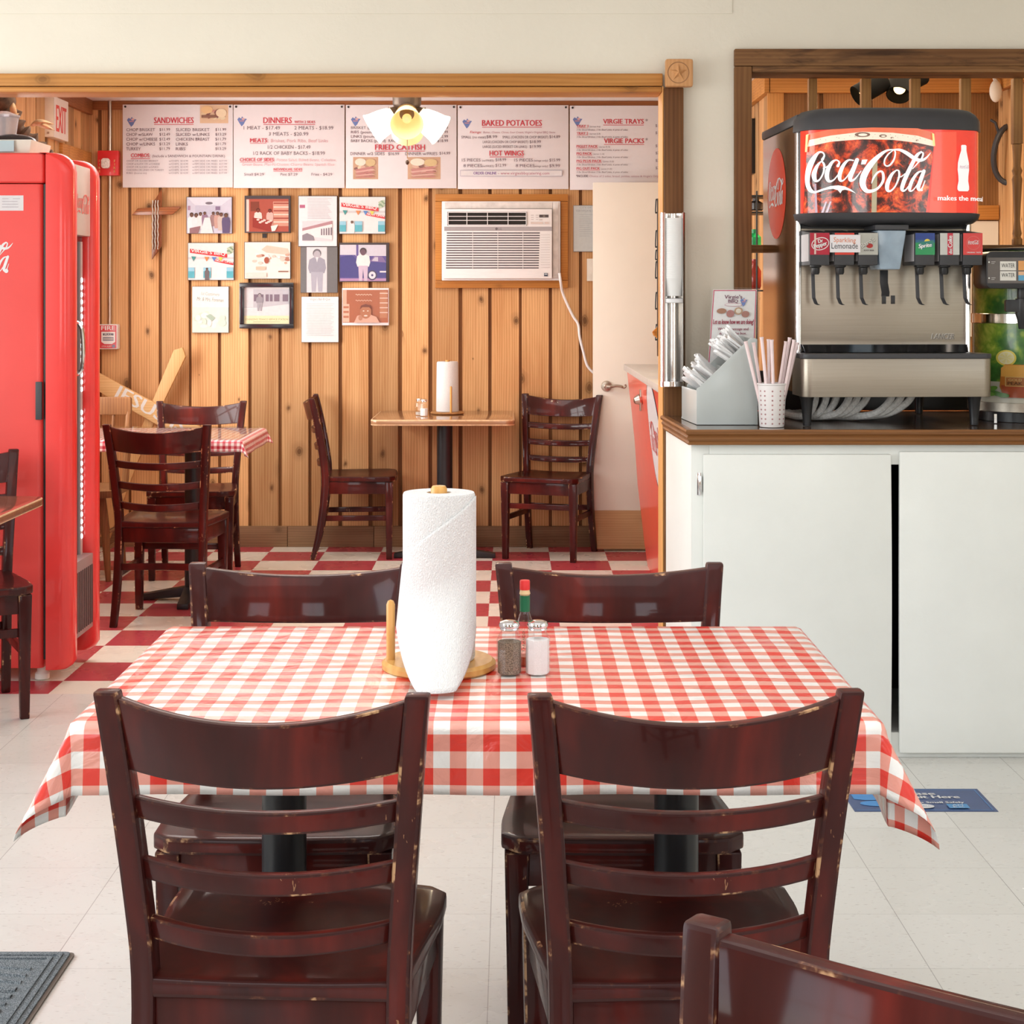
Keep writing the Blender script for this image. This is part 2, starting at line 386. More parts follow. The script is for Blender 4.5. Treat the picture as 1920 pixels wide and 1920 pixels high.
def tiles(name, checker):
    m, nt, b = mk(name); t = N(nt, 'TexCoord'); sp = N(nt, 'SeparateXYZ'); lk(nt, t.outputs['Object'], sp.inputs[0])
    ox, oy = (.2066, 7.269) if checker else (-.96, .11)
    u = math_(nt, 'DIVIDE', math_(nt, 'SUBTRACT', sp.outputs[0], ox), .3048); v = math_(nt, 'DIVIDE', math_(nt, 'SUBTRACT', sp.outputs[1], oy), .3048)
    fu = math_(nt, 'FLOOR', u); fv = math_(nt, 'FLOOR', v)
    cb = N(nt, 'CombineXYZ'); lk(nt, fu, cb.inputs[0]); lk(nt, fv, cb.inputs[1])
    wn = N(nt, 'TexWhiteNoise'); lk(nt, cb.outputs[0], wn.inputs[0])
    # grain of the vinyl: flecks elongated along X
    vec = coords(nt, (24, 190, 1)); fl = noise(nt, vec, 1, 2, .6)
    vec2 = coords(nt, (55, 170, 1)); fl2 = noise(nt, vec2, 1, 1, .5)
    if checker:
        par = math_(nt, 'MODULO', math_(nt, 'ADD', math_(nt, 'ADD', fu, fv), 200.0), 2.0)
        base = mix(nt, math_(nt, 'LESS_THAN', par, .5), (.76, .72, .63), (.43, .055, .075))
    else: base = ramp(nt, wn.outputs[0], [(0, (.645, .64, .60)), (1, (.68, .675, .64))])
    base = mix(nt, ramp(nt, fl, [(.66, (0, 0, 0)), (.74, (.22 if checker else .4,)*3)]), base, (.46, .38, .30) if not checker else (.55, .40, .36))
    base = mix(nt, ramp(nt, fl2, [(.66, (0, 0, 0)), (.72, (.2 if checker else .45,)*3)]), base, (.30, .26, .24))
    if not checker:
        du = math_(nt, 'ABSOLUTE', math_(nt, 'SUBTRACT', math_(nt, 'FRACT', u), .5)); dv = math_(nt, 'ABSOLUTE', math_(nt, 'SUBTRACT', math_(nt, 'FRACT', v), .5))
        g = math_(nt, 'GREATER_THAN', math_(nt, 'MAXIMUM', du, math_(nt, 'SUBTRACT', dv, .0012)), .4968); base = mix(nt, math_(nt, 'MULTIPLY', g, .65), base, (.22, .20, .19))
    lk(nt, base, b.inputs['Base Color'])
    rg = noise(nt, coords(nt, (3, 3, 1)), 1, 3); lk(nt, ramp(nt, rg, [(.3, (.2,)*3), (.7, (.36,)*3)]), b.inputs['Roughness'])
    return m
M['floor'] = tiles('beige_vinyl_tile', False); M['checker'] = tiles('red_and_white_vinyl_tile', True)
# ---------------------------------------------------------------- shell
YP0, YP1 = 5.66, 5.79      # partition faces
YB = 9.31                  # back wall
ZC1, ZC2 = 2.78, 2.48      # ceilings
XL, XR, YR = -3.4, 3.2, -2.5
XL2, XR2 = -2.36, 2.36
struct('floor', MB().box(XL, XR, YR, 5.852, -.06, 0), M['floor'], 'beige speckled vinyl tile floor of the dining room', smooth=0)
struct('floor.001', MB().box(XL, XR, 5.852, YB+.1, -.06, 0), M['checker'], 'red and cream checkered tile floor of the far room', smooth=0)
struct('ceiling', MB().box(XL, XR, YR, YP1, ZC1, ZC1+.06), M['ceil'])
struct('ceiling.001', MB().box(XL, XR, YP1, YB+.1, ZC2, ZC2+.06), M['ceil'])
# outer walls of the dining room with window openings
def wall_with_hole(mb, a0, a1, h0, h1, z0, z1, zt, put):
    put(mb, a0, h0, 0, zt); put(mb, h1, a1, 0, zt); put(mb, h0, h1, 0, z0); put(mb, h0, h1, z1, zt)
def px_(x0, x1): return lambda mb, a, b, z0, z1: mb.box(x0, x1, a, b, z0, z1)
def py_(y0, y1): return lambda mb, a, b, z0, z1: mb.box(a, b, y0, y1, z0, z1)
b = MB(); wall_with_hole(b, YR, YP1, .4, 4.8, .8, 2.3, ZC1, px_(XL-.12, XL)); struct('wall_left', b, M['paint'], smooth=0)
b = MB(); wall_with_hole(b, YR, YP1, -.3, 2.7, .9, 2.3, ZC1, px_(XR, XR+.12)); struct('wall_right', b, M['paint'], smooth=0)
b = MB(); q_ = py_(YR-.12, YR); wall_with_hole(b, XL, 0, -2.4, -1.0, .85, 2.35, ZC1, q_); wall_with_hole(b, 0, XR, .9, 2.1, .65, 2.35, ZC1, q_); struct('wall_front', b, M['plank_dark'], 'unseen wall behind the viewer with two windows, dark panelling added against reflections', smooth=0)  # dark panelling added to dull what the chairs reflect
def window(name, fixed, a0, a1, z0, z1, along, n):
    t = bpy.data.objects.new(name, None); COL.objects.link(t); t['kind'] = 'structure'; MATRIX[t.name] = Matrix()
    fr = MB()
    def bx(a, b, z, zz, d=.03):
        if along == 'y': fr.box(fixed-d, fixed+d, a, b, z, zz)
        else: fr.box(a, b, fixed-d, fixed+d, z, zz)
    bx(a0, a1, z0, z0+.05); bx(a0, a1, z1-.05, z1); bx(a0, a1, (z0+z1)/2-.02, (z0+z1)/2+.02)
    for i in range(n+1):
        a = a0+(a1-a0-.05)*i/n; bx(a, a+.05, z0, z1)
    fr.build('window_frame', M['white_door'], t, smooth=0)
    g = MB()
    if along == 'y': g.box(fixed-.004, fixed+.004, a0, a1, z0, z1)
    else: g.box(a0, a1, fixed-.004, fixed+.004, z0, z1)
    g.build('pane', M['glass'], t, smooth=0)
window('window_1', XL-.08, .4, 4.8, .8, 2.3, 'y', 4)
window('window_2', YR-.08, -2.4, -1.0, .85, 2.35, 'x', 2); window('window_5', YR-.08, .9, 2.1, .65, 2.35, 'x', 2)
window('window_3', XR+.08, -.3, 2.7, .9, 2.3, 'y', 3)
# planked walls of the far room
def planks(put, a0, a1, z0, z1, pitch=.1673, seed=1, start=None, gap=.023, holes=()):
    """boards along a; put(mb, a0, a1, d0, d1, z0, z1) with depth d measured out of the wall"""
    rnd = random.Random(seed); mb = MB(); mb.mi = 1; mb.col = (.1, 1, 1); put(mb, a0, a1, -.05, 0, z0, z1); mb.mi = 0
    a = start if start is not None else a0
    while a > a0: a -= pitch
    while a < a1:
        l, r = max(a+gap*rnd.uniform(.35, .6), a0), min(a+pitch-gap*rnd.uniform(.2, .45), a1); mb.col = (rnd.random(), 1, 1)
        if r-l > .01:
            put(mb, l, r, 0, .016+rnd.uniform(-.002, .002), z0, z1)
        a += pitch
    return mb
putb = lambda mb, a, b, d0, d1, z0, z1: mb.box(a, b, YB-d1, YB-d0, z0, z1)
struct('wall_back', planks(putb, XL2, XR, 0, ZC2, start=PX(585, YB)-.01), [M['plank'], M['groove']], 'knotty cedar plank wall at the back of the far room', bevel=.002, seg=1)
# left wall of the far room, with a window low behind the cooler
mb = planks(lambda m_, a, b, d0, d1, z0, z1: m_.box(XL2+d0, XL2+d1, a, b, z0, z1), 8.62, YB, 0, ZC2, seed=3)
for (a0, a1, z0, z1, sd) in ((YP1, 6.9, 0, ZC2, 4), (6.9, 8.62, 0, .8, 5), (6.9, 8.62, 2.02, ZC2, 6)):
    q = planks(lambda m_, a, b, d0, d1, zz0, zz1: m_.box(XL2+d0, XL2+d1, a, b, zz0, zz1), a0, a1, z0, z1, seed=sd)
    o = len(mb.v); mb.v += q.v; mb.f += [[i+o for i in f] for f in q.f]; mb.m += q.m; mb.c += q.c
struct('wall_far_left', mb, [M['plank'], M['groove']], bevel=.002, seg=1)
window('window_4', XL2-.03, 6.9, 8.62, .8, 2.02, 'y', 2)
# kitchen enclosure seen through the pass-through: face towards the room, left flank, right wall
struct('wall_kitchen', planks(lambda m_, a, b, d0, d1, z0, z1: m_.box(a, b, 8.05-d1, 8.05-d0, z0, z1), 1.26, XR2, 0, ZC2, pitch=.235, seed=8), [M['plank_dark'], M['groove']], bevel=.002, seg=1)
struct('wall_kitchen_left', planks(lambda m_, a, b, d0, d1, z0, z1: m_.box(1.26-d1, 1.26-d0, a, b, z0, z1), 8.05, YB-.02, 0, ZC2, seed=9), [M['plank'], M['groove']], bevel=.002, seg=1)
struct('wall_kitchen_right', planks(lambda m_, a, b, d0, d1, z0, z1: m_.box(XR2-d1, XR2-d0, a, b, z0, z1), YP1, 8.05, 0, ZC2, seed=10), [M['plank'], M['groove']], bevel=.002, seg=1)
tb = MB(); tb.box(XL2+.015, 1.26, YB-.033, YB-.012, 2.43, ZC2); struct('trim_1', tb, M['topbd'], 'red brown board along the top of the back wall', bevel=.002)
tb = MB(); tb.box(XL2+.012, XL2+.04, YP1, YB-.05, 2.40, ZC2); struct('trim_2', tb, M['topbd'], bevel=.002)
tb = MB(); tb.box(XL2+.012, XL2+.035, 8.66, YB-.05, 2.11, 2.19); tb.box(XL2+.012, XL2+.035, 6.8, 8.66, 2.03, 2.13); struct('trim_3', tb, M['beam'], bevel=.002)
tb = MB(); tb.box(1.235, XR2-.02, 8.0, 8.036, 2.37, ZC2); tb.box(1.215, 1.245, 8.0, YB-.06, 2.37, ZC2); struct('trim_4', tb, M['beam'], bevel=.003)
tb = MB(); tb.box(1.232, 1.31, 8.012, 8.034, 0, 2.37); struct('trim_5', tb, M['jamb'], bevel=.003)
tb = MB(); tb.box(XR2-.05, XR2-.014, YP1, 8.0, 2.37, ZC2); tb.box(1.95, XR2-.02, 8.0, 8.034, 1.76, 1.83); tb.box(2.0, 2.06, 8.004, 8.034, 1.55, 1.76); struct('trim_6', tb, M['beam'], bevel=.003)
struct('wall_kitchen_panel', MB().box(2.07, XR2-.02, 8.014, 8.034, 1.2, 1.755), M['white_door'], smooth=0)
bb = MB(); bb.col = (.2, 1, 1); x = XL2+.02
for wd in (1.1, .48, .32, .95, .55, 1.0):
    bb.col = (random.random(), 1, 1); bb.box(x, min(x+wd-.003, .44), YB-.036, YB-.012, 0, .115); x += wd
    if x > .43: break
struct('baseboard_back', bb, M['base'], 'worn grey brown baseboard under the plank wall', bevel=.002)
# partition between the rooms: wide opening left, pass-through window right
OX = .513; ZO = 2.092
WX0, WX1, WZ0, WZ1 = .785, 2.42, .9425, 2.20
pb = MB()
pb.box(XL, -2.345, YP0, YP1, 0, ZC1); pb.box(-2.345, OX, YP0, YP1, ZO+.006, ZC1); pb.box(OX, WX0, YP0, YP1, 0, ZC1)
pb.box(WX0, WX1, YP0, YP1, 0, WZ0); pb.box(WX0, WX1, YP0, YP1, WZ1, ZC1); pb.box(WX1, XR, YP0, YP1, 0, ZC1)
# taped drywall joint above the beam
pb.box(-2.2, .75, YP0-.003, YP0, 2.352, ZC1)
struct('wall_middle', pb, M['paint'], 'cream painted wall above and between the two openings', smooth=0)
# header of the wide opening: face board, underside board
hb = MB(); hb.col = (.4, 1, 1); hb.box(-2.40, OX-.001, YP0-.03, YP0-.0005, ZO+.012, 2.146)
hb.col = (.9, 1, 1); hb.box(-2.342, OX-.003, YP0-.022, YP1+.004, ZO-.008, ZO+.010)
struct('trim_7', hb, M['beam'], 'orange wooden beam across the top of the wide opening', bevel=.004)
jb = MB(); jb.box(OX-.002, OX+.003, YP0-.024, YP1+.004, 0, ZO+.012); struct('trim_8', jb, M['jamb'], 'light orange jamb board', bevel=.003)
jb = MB(); jb.col = (.5, 1, 1); jb.box(OX+.0035, .582, YP0-.035, YP0-.0005, 0, 2.098); struct('trim_9', jb, M['post'], 'dark brown upright board beside the wide opening', bevel=.004)
# pass-through casing
cb = MB(); cb.col = (.3, 1, 1); cb.box(.755, 2.46, YP0-.032, YP0-.0005, 2.171, 2.229); cb.col = (.7, 1, 1); cb.box(.814, 2.40, YP0-.026, YP1+.004, 2.150, 2.172)
struct('trim_10', cb, M['trimx'], 'weathered casing board above the pass-through', bevel=.004)
cb = MB(); cb.col = (.4, 1, 1); cb.box(.755, .813, YP0-.030, YP0-.0005, .9945, 2.170); cb.col = (.1, 1, 1); cb.box(.786, .814, YP0-.0005, YP1+.004, .9945, 2.149)
struct('trim_11', cb, M['trimz'], 'weathered casing board on the left of the pass-through', bevel=.004)
# white door standing in front of the menu boards
d = bpy.data.objects.new('door_1', None); COL.objects.link(d); d['kind'] = 'structure'; d['label'] = 'off-white door with a lever handle and a wooden kick plate'
d.location = (.449, 9.12, 0); MATRIX[d.name] = Matrix.Translation((.449, 9.12, 0))
YD = 9.12
MB().box(.449, .86, YD, YD+.04, .012, PZ(342, YD)).build('door_leaf', M['white_door'], d, bevel=.003)
k = MB(); k.col = (.6, 1, 1); k.box(.453, .80, YD-.006, YD-.0005, .014, PZ(957, YD)); k.build('kick_plate', wood('plywood_kick', (.66, .42, .22), (.50, .29, .13), 'X', knots=.3), d, bevel=.001)
hc = P(1137, 724, YD); hd = MB(); hd.lathe([(.030, 0), (.030, .004), (.026, .010), (.014, .012), (.011, .018), (.011, .045)], hc, 24, axis=(0, -1, 0))
q = [hc+Vector(v) for v in ((0, -.045, 0), (.02, -.05, -.001), (.05, -.05, .004), (.075, -.05, .001), (.092, -.05, -.006), (.102, -.05, .002), (.098, -.05, .012))]
hd.tube(catmull(q, 5), [.010]*6+[.008]*12+[.006]*13, 10); hd.build('door_handle', M['nickel'], d)
# ---------------------------------------------------------------- chairs
def varnish():
    m, nt, b = mk('mahogany_varnish'); v = coords(nt, (5, 5, 1.2)); f = noise(nt, v, 1, 4, .6, .5); g = noise(nt, coords(nt, (60, 60, 6)), 1, 3)
    c = ramp(nt, f, [(.25, (.014, .003, .003)), (.52, (.052, .0065, .005)), (.76, (.165, .015, .009))])
    c = mix(nt, .35, c, ramp(nt, g, [(.3, (.5, .5, .5)), (.7, (1, 1, 1))]), 'MULTIPLY')
    sc = noise(nt, coords(nt, (12, 12, 12)), 1, 2); s2 = noise(nt, coords(nt, (300, 300, 40)), 1, 1)
    c = mix(nt, math_(nt, 'MULTIPLY', math_(nt, 'GREATER_THAN', sc, .68), math_(nt, 'GREATER_THAN', s2, .62)), c, (.30, .14, .07))
    lk(nt, c, b.inputs['Base Color']); b.inputs['Roughness'].default_value = .4; b.inputs['Coat Weight'].default_value = .30; b.inputs['Coat Roughness'].default_value = .07; b.inputs['Specular IOR Level'].default_value = .14
    return m
def worn():
    m, nt, b = mk('worn_edge'); f = noise(nt, coords(nt, (11, 11, 11)), 1, 3, .6); g = noise(nt, coords(nt, (90, 90, 90)), 1, 2)
    k = math_(nt, 'ADD', math_(nt, 'MULTIPLY', f, .75), math_(nt, 'MULTIPLY', g, .3))
    c = ramp(nt, k, [(.56, (.04, .008, .007)), (.61, (.10, .03, .015)), (.66, (.50, .29, .15))])
    lk(nt, c, b.inputs['Base Color']); b.inputs['Roughness'].default_value = .45; b.inputs['Specular IOR Level'].default_value = .25; b.inputs['Coat Weight'].default_value = .12; b.inputs['Coat Roughness'].default_value = .1
    return m
MV, MW = varnish(), worn()
CH = 'ladder back dining chairs'
def chair_proto(label):
    t = thing('dining_chair', label, 'chair', group=CH)
    # back posts: floor to crest, leaning back and splaying out
    prof = [(0, -.232, .186, .030, .030), (.12, -.200, .183, .031, .036), (.30, -.172, .180, .032, .042), (.44, -.164, .180, .033, .044), (.55, -.176, .187, .033, .043), (.70, -.202, .199, .034, .040), (.80, -.223, .208, .034, .036), (.855, -.236, .214, .034, .030)]
    pr = catmull(prof, 3)
    for s in (-1, 1):
        mb = MB(); rings = []
        for z, y, x, wx, wy in pr:
            x *= s; rings.append([(x-wx/2, y-wy/2, z), (x+wx/2, y-wy/2, z), (x+wx/2, y+wy/2, z), (x-wx/2, y+wy/2, z)])
        mb.loft(rings); mb.build('back_post', [MV, MW], t, local=True, bevel=.005, bmat=1)
    def at(z):
        for a, b in zip(pr, pr[1:]):
            if a[0] <= z <= b[0]:
                k = (z-a[0])/(b[0]-a[0]+1e-9); return a[1]+(b[1]-a[1])*k, a[2]+(b[2]-a[2])*k
    def rail(name, zt_e, zt_c, zb_e, zb_c, bulge, th, n=18):
        mb = MB(); rings = []; yt, xt = at(zt_e); yb, xb = at(zb_e)
        for i in range(n+1):
            k = 2*i/n-1; c = 1-k*k
            zt = zt_e+(zt_c-zt_e)*c; zb = zb_e+(zb_c-zb_e)*c
            X_t, X_b = k*(xt-.014), k*(xb-.014); Yt, Yb = yt-bulge*c, yb-bulge*c
            rings.append([(X_b, Yb-th/2, zb), (X_t, Yt-th/2, zt), (X_t, Yt+th/2, zt), (X_b, Yb+th/2, zb)])
        mb.loft(rings); return mb.build(name, [MV, MW], t, local=True, bevel=.004, bmat=1, smooth=40)
    rail('crest_rail', .846, .822, .742, .730, .046, .024)
    for z in (.702, .612, .524): rail('slat', z, z-.010, z-.031, z-.041, .036, .020)
    # saddled seat
    mb = MB(); top = []; nx, ny = 16, 16
    def outline(u, v):
        wy = .205-(-.185); hw = .182+.034*min(1, (v*1.4))**.8
        x = u*hw; y = -.185+v*wy
        y += .014*(1-u*u)*(1 if v > .5 else 0)*((v-.5)*2)
        k = max(0, abs(u)-.8)/.2
        if v > .8: y -= .030*k*k*((v-.8)/.2)
        return x, y
    g = [[outline(2*i/nx-1, j/ny) for i in range(nx+1)] for j in range(ny+1)]
    def dish(i, j):
        u = 2*i/nx-1; v = j/ny; return -.009*max(0, 1-(abs(u)/.85)**2.5)*max(0, 1-(abs(v-.42)/.5)**2.5)
    vs = [(x, y, .44+dish(i, j)) for j, r in enumerate(g) for i, (x, y) in enumerate(r)]
    nb = len(vs); vs += [(x, y, .412) for r in g for x, y in r]; fs = []
    W = nx+1
    for j in range(ny):
        for i in range(nx):
            a = j*W+i; fs.append((a, a+1, a+W+1, a+W)); fs.append((nb+a, nb+a+W, nb+a+W+1, nb+a+1))
    loop = [i for i in range(W)]+[j*W+nx for j in range(1, ny+1)]+[ny*W+i for i in range(nx-1, -1, -1)]+[j*W for j in range(ny-1, 0, -1)]
    for a, c in zip(loop, loop[1:]+loop[:1]): fs.append((a, nb+a, nb+c, c))
    mb.add(vs, fs); mb.build('seat', [MV, MW], t, local=True, bevel=.006, bmat=1, smooth=50)
    # aprons under the seat
    mb = MB()
    mb.box(-.163, .163, -.178, -.158, .350, .411); mb.build('rear_apron', [MV, MW], t, local=True, bevel=.002)
    mb = MB(); mb.box(-.175, .175, .165, .185, .348, .411); mb.build('front_apron', [MV, MW], t, local=True, bevel=.002)
    for s in (-1, 1):
        mb = MB(); mb.add([(s*x+d, y, z) for z in (.348, .411) for d in (-.009, .009) for x, y in ((.180, -.150), (.194, .165))], [(0, 1, 3, 2), (4, 6, 7, 5), (0, 4, 5, 1), (2, 3, 7, 6), (0, 2, 6, 4), (1, 5, 7, 3)])
        mb.build('side_apron', [MV, MW], t, local=True, bevel=.002)
        mb = MB(); x = s*.188; y = .172
        mb.loft([[(x-a/2, y-a/2, z), (x+a/2, y-a/2, z), (x+a/2, y+a/2, z), (x-a/2, y+a/2, z)] for z, a in ((0, .030), (.2, .036), (.411, .044))])
        mb.build('front_leg', [MV, MW], t, local=True, bevel=.004, bmat=1)
        mb = MB(); mb.loft([[(s*x-.008, y, z0), (s*x+.008, y, z0), (s*x+.008, y, z0+.028), (s*x-.008, y, z0+.028)] for x, y, z0 in ((.178, -.162, .205), (.187, .155, .205))])
        mb.build('side_stretcher', [MV, MW], t, local=True, bevel=.002)
    mb = MB(); mb.box(-.172, .172, .163, .179, .27, .298); mb.build('front_stretcher', [MV, MW], t, local=True, bevel=.002)
    mb = MB(); rings = []
    for i in range(11):
        k = i/5-1; y = -.178+.018*(1-k*k); x = k*.168; rings.append([(x, y-.008, .232), (x, y-.008, .260), (x, y+.008, .260), (x, y+.008, .232)])
    mb.loft(rings); mb.build('rear_stretcher', [MV, MW], t, local=True, bevel=.002)
    return t
chairs = [
    (PX(497, 2.278)+.008, 2.513, -3, 'dark mahogany chair at the near left of the checked table, its back to the viewer'),
    (PX(1302, 2.278)-.012, 2.513, 3.5, 'dark mahogany chair with a badly chipped top rail, near right of the checked table'),
    (PX(570, 3.36)-.004, 3.145, 180, 'mahogany chair across the checked table behind the paper towels, scratched glossy rail'),
    (PX(1143, 3.36), 3.145, 180, 'mahogany chair across the checked table in front of the white cabinet end'),
    (.21, 1.129, 145, 'reddish glossy chair corner cut off at the bottom right edge of the view'),
    (-1.85, 5.59, 205, 'mahogany chair beside the red cooler, behind the bare laminate table'),
    (PX(301, 7.03), 7.25, -3, 'dark chair seen from behind, pushed at the glass topped far table'),
    (PX(383, 8.6), 8.36, 183, 'mahogany chair on the far side of the glass topped table by the plank wall'),
    (-.83, 9.02, -86, 'mahogany chair seen in profile left of the bare far table'),
    (.205, 8.96, 161, 'mahogany chair facing the viewer right of the bare far table, next to the white door'),
]
c0 = chair_proto(chairs[0][3])
for i, (x, y, rz, lab) in enumerate(chairs):
    o = c0 if i == 0 else copy_tree(c0)
    o.location = (x, y, 0); o.rotation_euler = (0, 0, R(rz)); o['label'] = lab
# spindle-arm chair half hidden by the cooler
MO = wood('worn_oak', (.27, .125, .05), (.14, .06, .025), 'Z', rough=.4, knots=.2)
ax_, ay_ = -2.135, 8.32
t = thing('spindle_chair', 'lighter brown captain chair with spindles half hidden behind the red cooler', 'chair', (ax_, ay_, 0))
MB().rbox(ax_-.2, ax_+.2, ay_-.2, ay_+.19, .41, .445, .06).build('seat', MO, t, bevel=.005)
for sx, sy in ((-.16, -.15), (-.16, .15), (.15, -.15), (.15, .15)):
    MB().tube([(ax_+sx*.85, ay_+sy*.85, .41), (ax_+sx*1.0, ay_+sy, .25), (ax_+sx*1.12, ay_+sy*1.1, 0)], [.019, .022, .013], 10).build('leg', MO, t)
for sx in (-.16, .16):
    for z in (.16, .24): MB().tube([(ax_+sx*1.03, ay_-.155, z), (ax_+sx*1.03, ay_+.155, z)], .010, 8).build('stretcher', MO, t)
    MB().tube([(ax_+sx*1.1, ay_+.16, .44), (ax_+sx*1.15, ay_+.18, .66), (ax_+sx*1.17, ay_+.20, .86)], [.016, .019, .014], 10).build('back_post', MO, t)
    MB().tube(catmull([(ax_+sx*1.15, ay_+.18, .66), (ax_+sx*1.25, ay_+.0, .655), (ax_+sx*1.12, ay_-.15, .65)], 6), .016, 8).build('arm', MO, t)
    MB().tube([(ax_+sx*1.12, ay_-.14, .44), (ax_+sx*1.14, ay_-.15, .55), (ax_+sx*1.12, ay_-.15, .65)], [.012, .017, .012], 10).build('arm_post', MO, t)
for sx in (-.10, -.035, .035, .10):
    MB().tube([(ax_+sx, ay_+.16, .44), (ax_+sx*1.1, ay_+.195, .82)], .008, 8).build('spindle', MO, t)
MB().rbox(ax_-.2, ax_+.2, ay_+.18, ay_+.21, .79, .88, .012, axis='y').build('crest_rail', MO, t, bevel=.004)
# ---------------------------------------------------------------- tables
def pedestal(t, x, y, zt, foot=.26, ang=0, r=.038):
    MB().cyl((x, y, .05), (x, y, zt), r, n=28).build('pedestal_column', M['black'], t)
    mb = MB(); mb.T = Matrix.Translation((x, y, 0)) @ Matrix.Rotation(R(ang), 4, 'Z')
    for k in range(4):
        mb.T = Matrix.Translation((x, y, 0)) @ Matrix.Rotation(R(ang+90*k), 4, 'Z')
        mb.loft([[(.02, -.035, .02), (.02, .035, .02), (.02, .035, .065), (.02, -.035, .065)], [(foot, -.025, .0), (foot, .025, .0), (foot, .025, .025), (foot, -.025, .025)]])
    mb.build('pedestal_foot', M['black'], t, bevel=.004)
    mb = MB(); mb.box(x-.12, x+.12, y-.04, y+.04, zt-.006, zt); mb.box(x-.04, x+.04, y-.12, y+.12, zt-.012, zt-.006); mb.build('mounting_plate', M['black'], t)
TX0, TX1, TY0, TY1, TZ = -.648, .546, 2.492, 3.205, .76
t = thing('dining_table', 'long dining table under the red checked cloth on two black pedestals', 'table', ((TX0+TX1)/2, (TY0+TY1)/2, 0))
TOPW = wood('table_laminate', (.36, .15, .07), (.24, .09, .04), 'X', rough=.2, knots=0, coat=.5)
MB().rbox(TX0+.003, TX1-.003, TY0+.003, TY1-.003, TZ-.032, TZ-.003, .02).build('table_top', TOPW, t, bevel=.002)
pedestal(t, PX(533, 2.86), 2.86, TZ-.032, foot=.22, ang=0); pedestal(t, PX(1268, 2.86), 2.86, TZ-.032, foot=.22)
def cloth(name, label, x0, x1, y0, y1, z, of, ob, ol, orr, mat, nx=110, ny=84, seed=0, flare=.42, rip=.004):
    """sheet draped over the top: of/ob/ol/orr overhang at front (-y), back, left, right"""
    mb = MB(); rnd = random.Random(seed); ph = [rnd.uniform(0, 6) for _ in range(6)]
    r = .014
    def pos(a, c):
        ca, cc = min(max(a, x0), x1), min(max(c, y0), y1); dx, dy = a-ca, c-cc; d = math.hypot(dx, dy)
        if d < 1e-9:
            wr = .0012*math.sin(a*21+ph[0]+3*math.sin(c*7))*math.sin(c*17+ph[1])+.0008*math.sin(a*9-c*31+ph[2]); e = min(a-x0, x1-a, c-y0, y1-c)
            return (a, c, z+max(0, wr+.0012)*min(1, e/.05))
        ux, uy = dx/d, dy/d; corner = abs(math.sin(2*math.atan2(abs(dy), abs(dx))))
        corner = corner**1.5
        th = min(d/r, math.pi/2); out = r*math.sin(th); drop = r*(1-math.cos(th)); rest = max(0, d-r*math.pi/2)
        fl = .06+flare*corner; along = a if abs(dy) > abs(dx) else c
        wav = rip*math.sin(along*19+ph[3])*(rest/.1)*(1-corner)
        out += rest*fl+wav; drop += rest*math.sqrt(max(.1, 1-fl*fl))
        if corner > .2: out += .012*math.sin(6*math.atan2(abs(dy), abs(dx))+ph[4])*(rest/.15)*corner
        return (ca+ux*out, cc+uy*out, z-drop)
    def axis(lo, a, b, hi, n):
        m1 = max(6, int(n*.14)); return [lo+(a-lo)*i/m1 for i in range(m1)]+[a+(b-a)*i/(n-2*m1) for i in range(n-2*m1)]+[b+(hi-b)*i/m1 for i in range(m1+1)]
    A, B = axis(x0-ol, x0, x1, x1+orr, nx), axis(y0-of, y0, y1, y1+ob, ny)
    vs = []
    for c in B:
        for a in A: vs.append(pos(a, c))
    W = len(A); fs = [(j*W+i, j*W+i+1, (j+1)*W+i+1, (j+1)*W+i) for j in range(len(B)-1) for i in range(W-1)]
    mb.add(vs, fs)
    for j, c in enumerate(B):
        for i, a in enumerate(A): mb.uv[j*W+i] = (a-x0+5.0, c-y0+5.0+of)
    o = mb.build(name, mat, None, smooth=80, recalc=False)
    sol = o.modifiers.new('thickness', 'SOLIDIFY'); sol.thickness = .0006; sol.offset = 1
    o['label'] = label; o['category'] = 'tablecloth'; return o
cl = cloth('tablecloth', 'red and white checked vinyl tablecloth over the front table, corners hanging', TX0, TX1, TY0, TY1, TZ, .112, .10, .150, .165, gingham('red_gingham_vinyl', .0247))
# bare laminate table at the left edge
LX0, LX1, LY0, LY1 = -2.23, -1.472, 4.55, 5.30
EDGE = plain('blond_table_edge', (.62, .42, .24), .4, var=.2, scale=60)
t = thing('laminate_table', 'bare reddish laminate table with a blond edge at the left border', 'table', ((LX0+LX1)/2, (LY0+LY1)/2, 0))
MB().rbox(LX0, LX1, LY0, LY1, .735, .76, .06, 8).build('table_top', [plain('red_brown_laminate', (.30, .12, .07), .15, var=.15, scale=30, coat=.4), EDGE], t, bevel=.004, bmat=1)
pedestal(t, (LX0+LX1)/2, (LY0+LY1)/2, .735)
# glass topped far table with its own checked cloth
GX0, GX1, GY0, GY1 = -2.2, -1.185, 7.32, 8.02
t = thing('far_dining_table', 'far dining table left of the room under a small checked cloth', 'table', ((GX0+GX1)/2, (GY0+GY1)/2, 0))
MB().rbox(GX0+.003, GX1-.003, GY0+.003, GY1-.003, .728, .756, .02).build('table_top', TOPW, t); pedestal(t, PX(362, 7.67), 7.67, .728, foot=.25, ang=0)
cloth('tablecloth', 'small checked tablecloth on the far left table, under a glass sheet', GX0, GX1, GY0, GY1, .76, .055, .05, .05, .075, gingham('small_gingham_vinyl', .0125, (.45, .02, .04), (.62, .25, .28)), nx=60, ny=50, seed=3)
solo('glass_sheet', 'clear glass sheet lying on the small checked tablecloth', 'glass', MB().rbox(GX0+.01, GX1-.01, GY0+.01, GY1-.01, .763, .769, .02), glass('table_glass', (.93, .97, .95), .01))
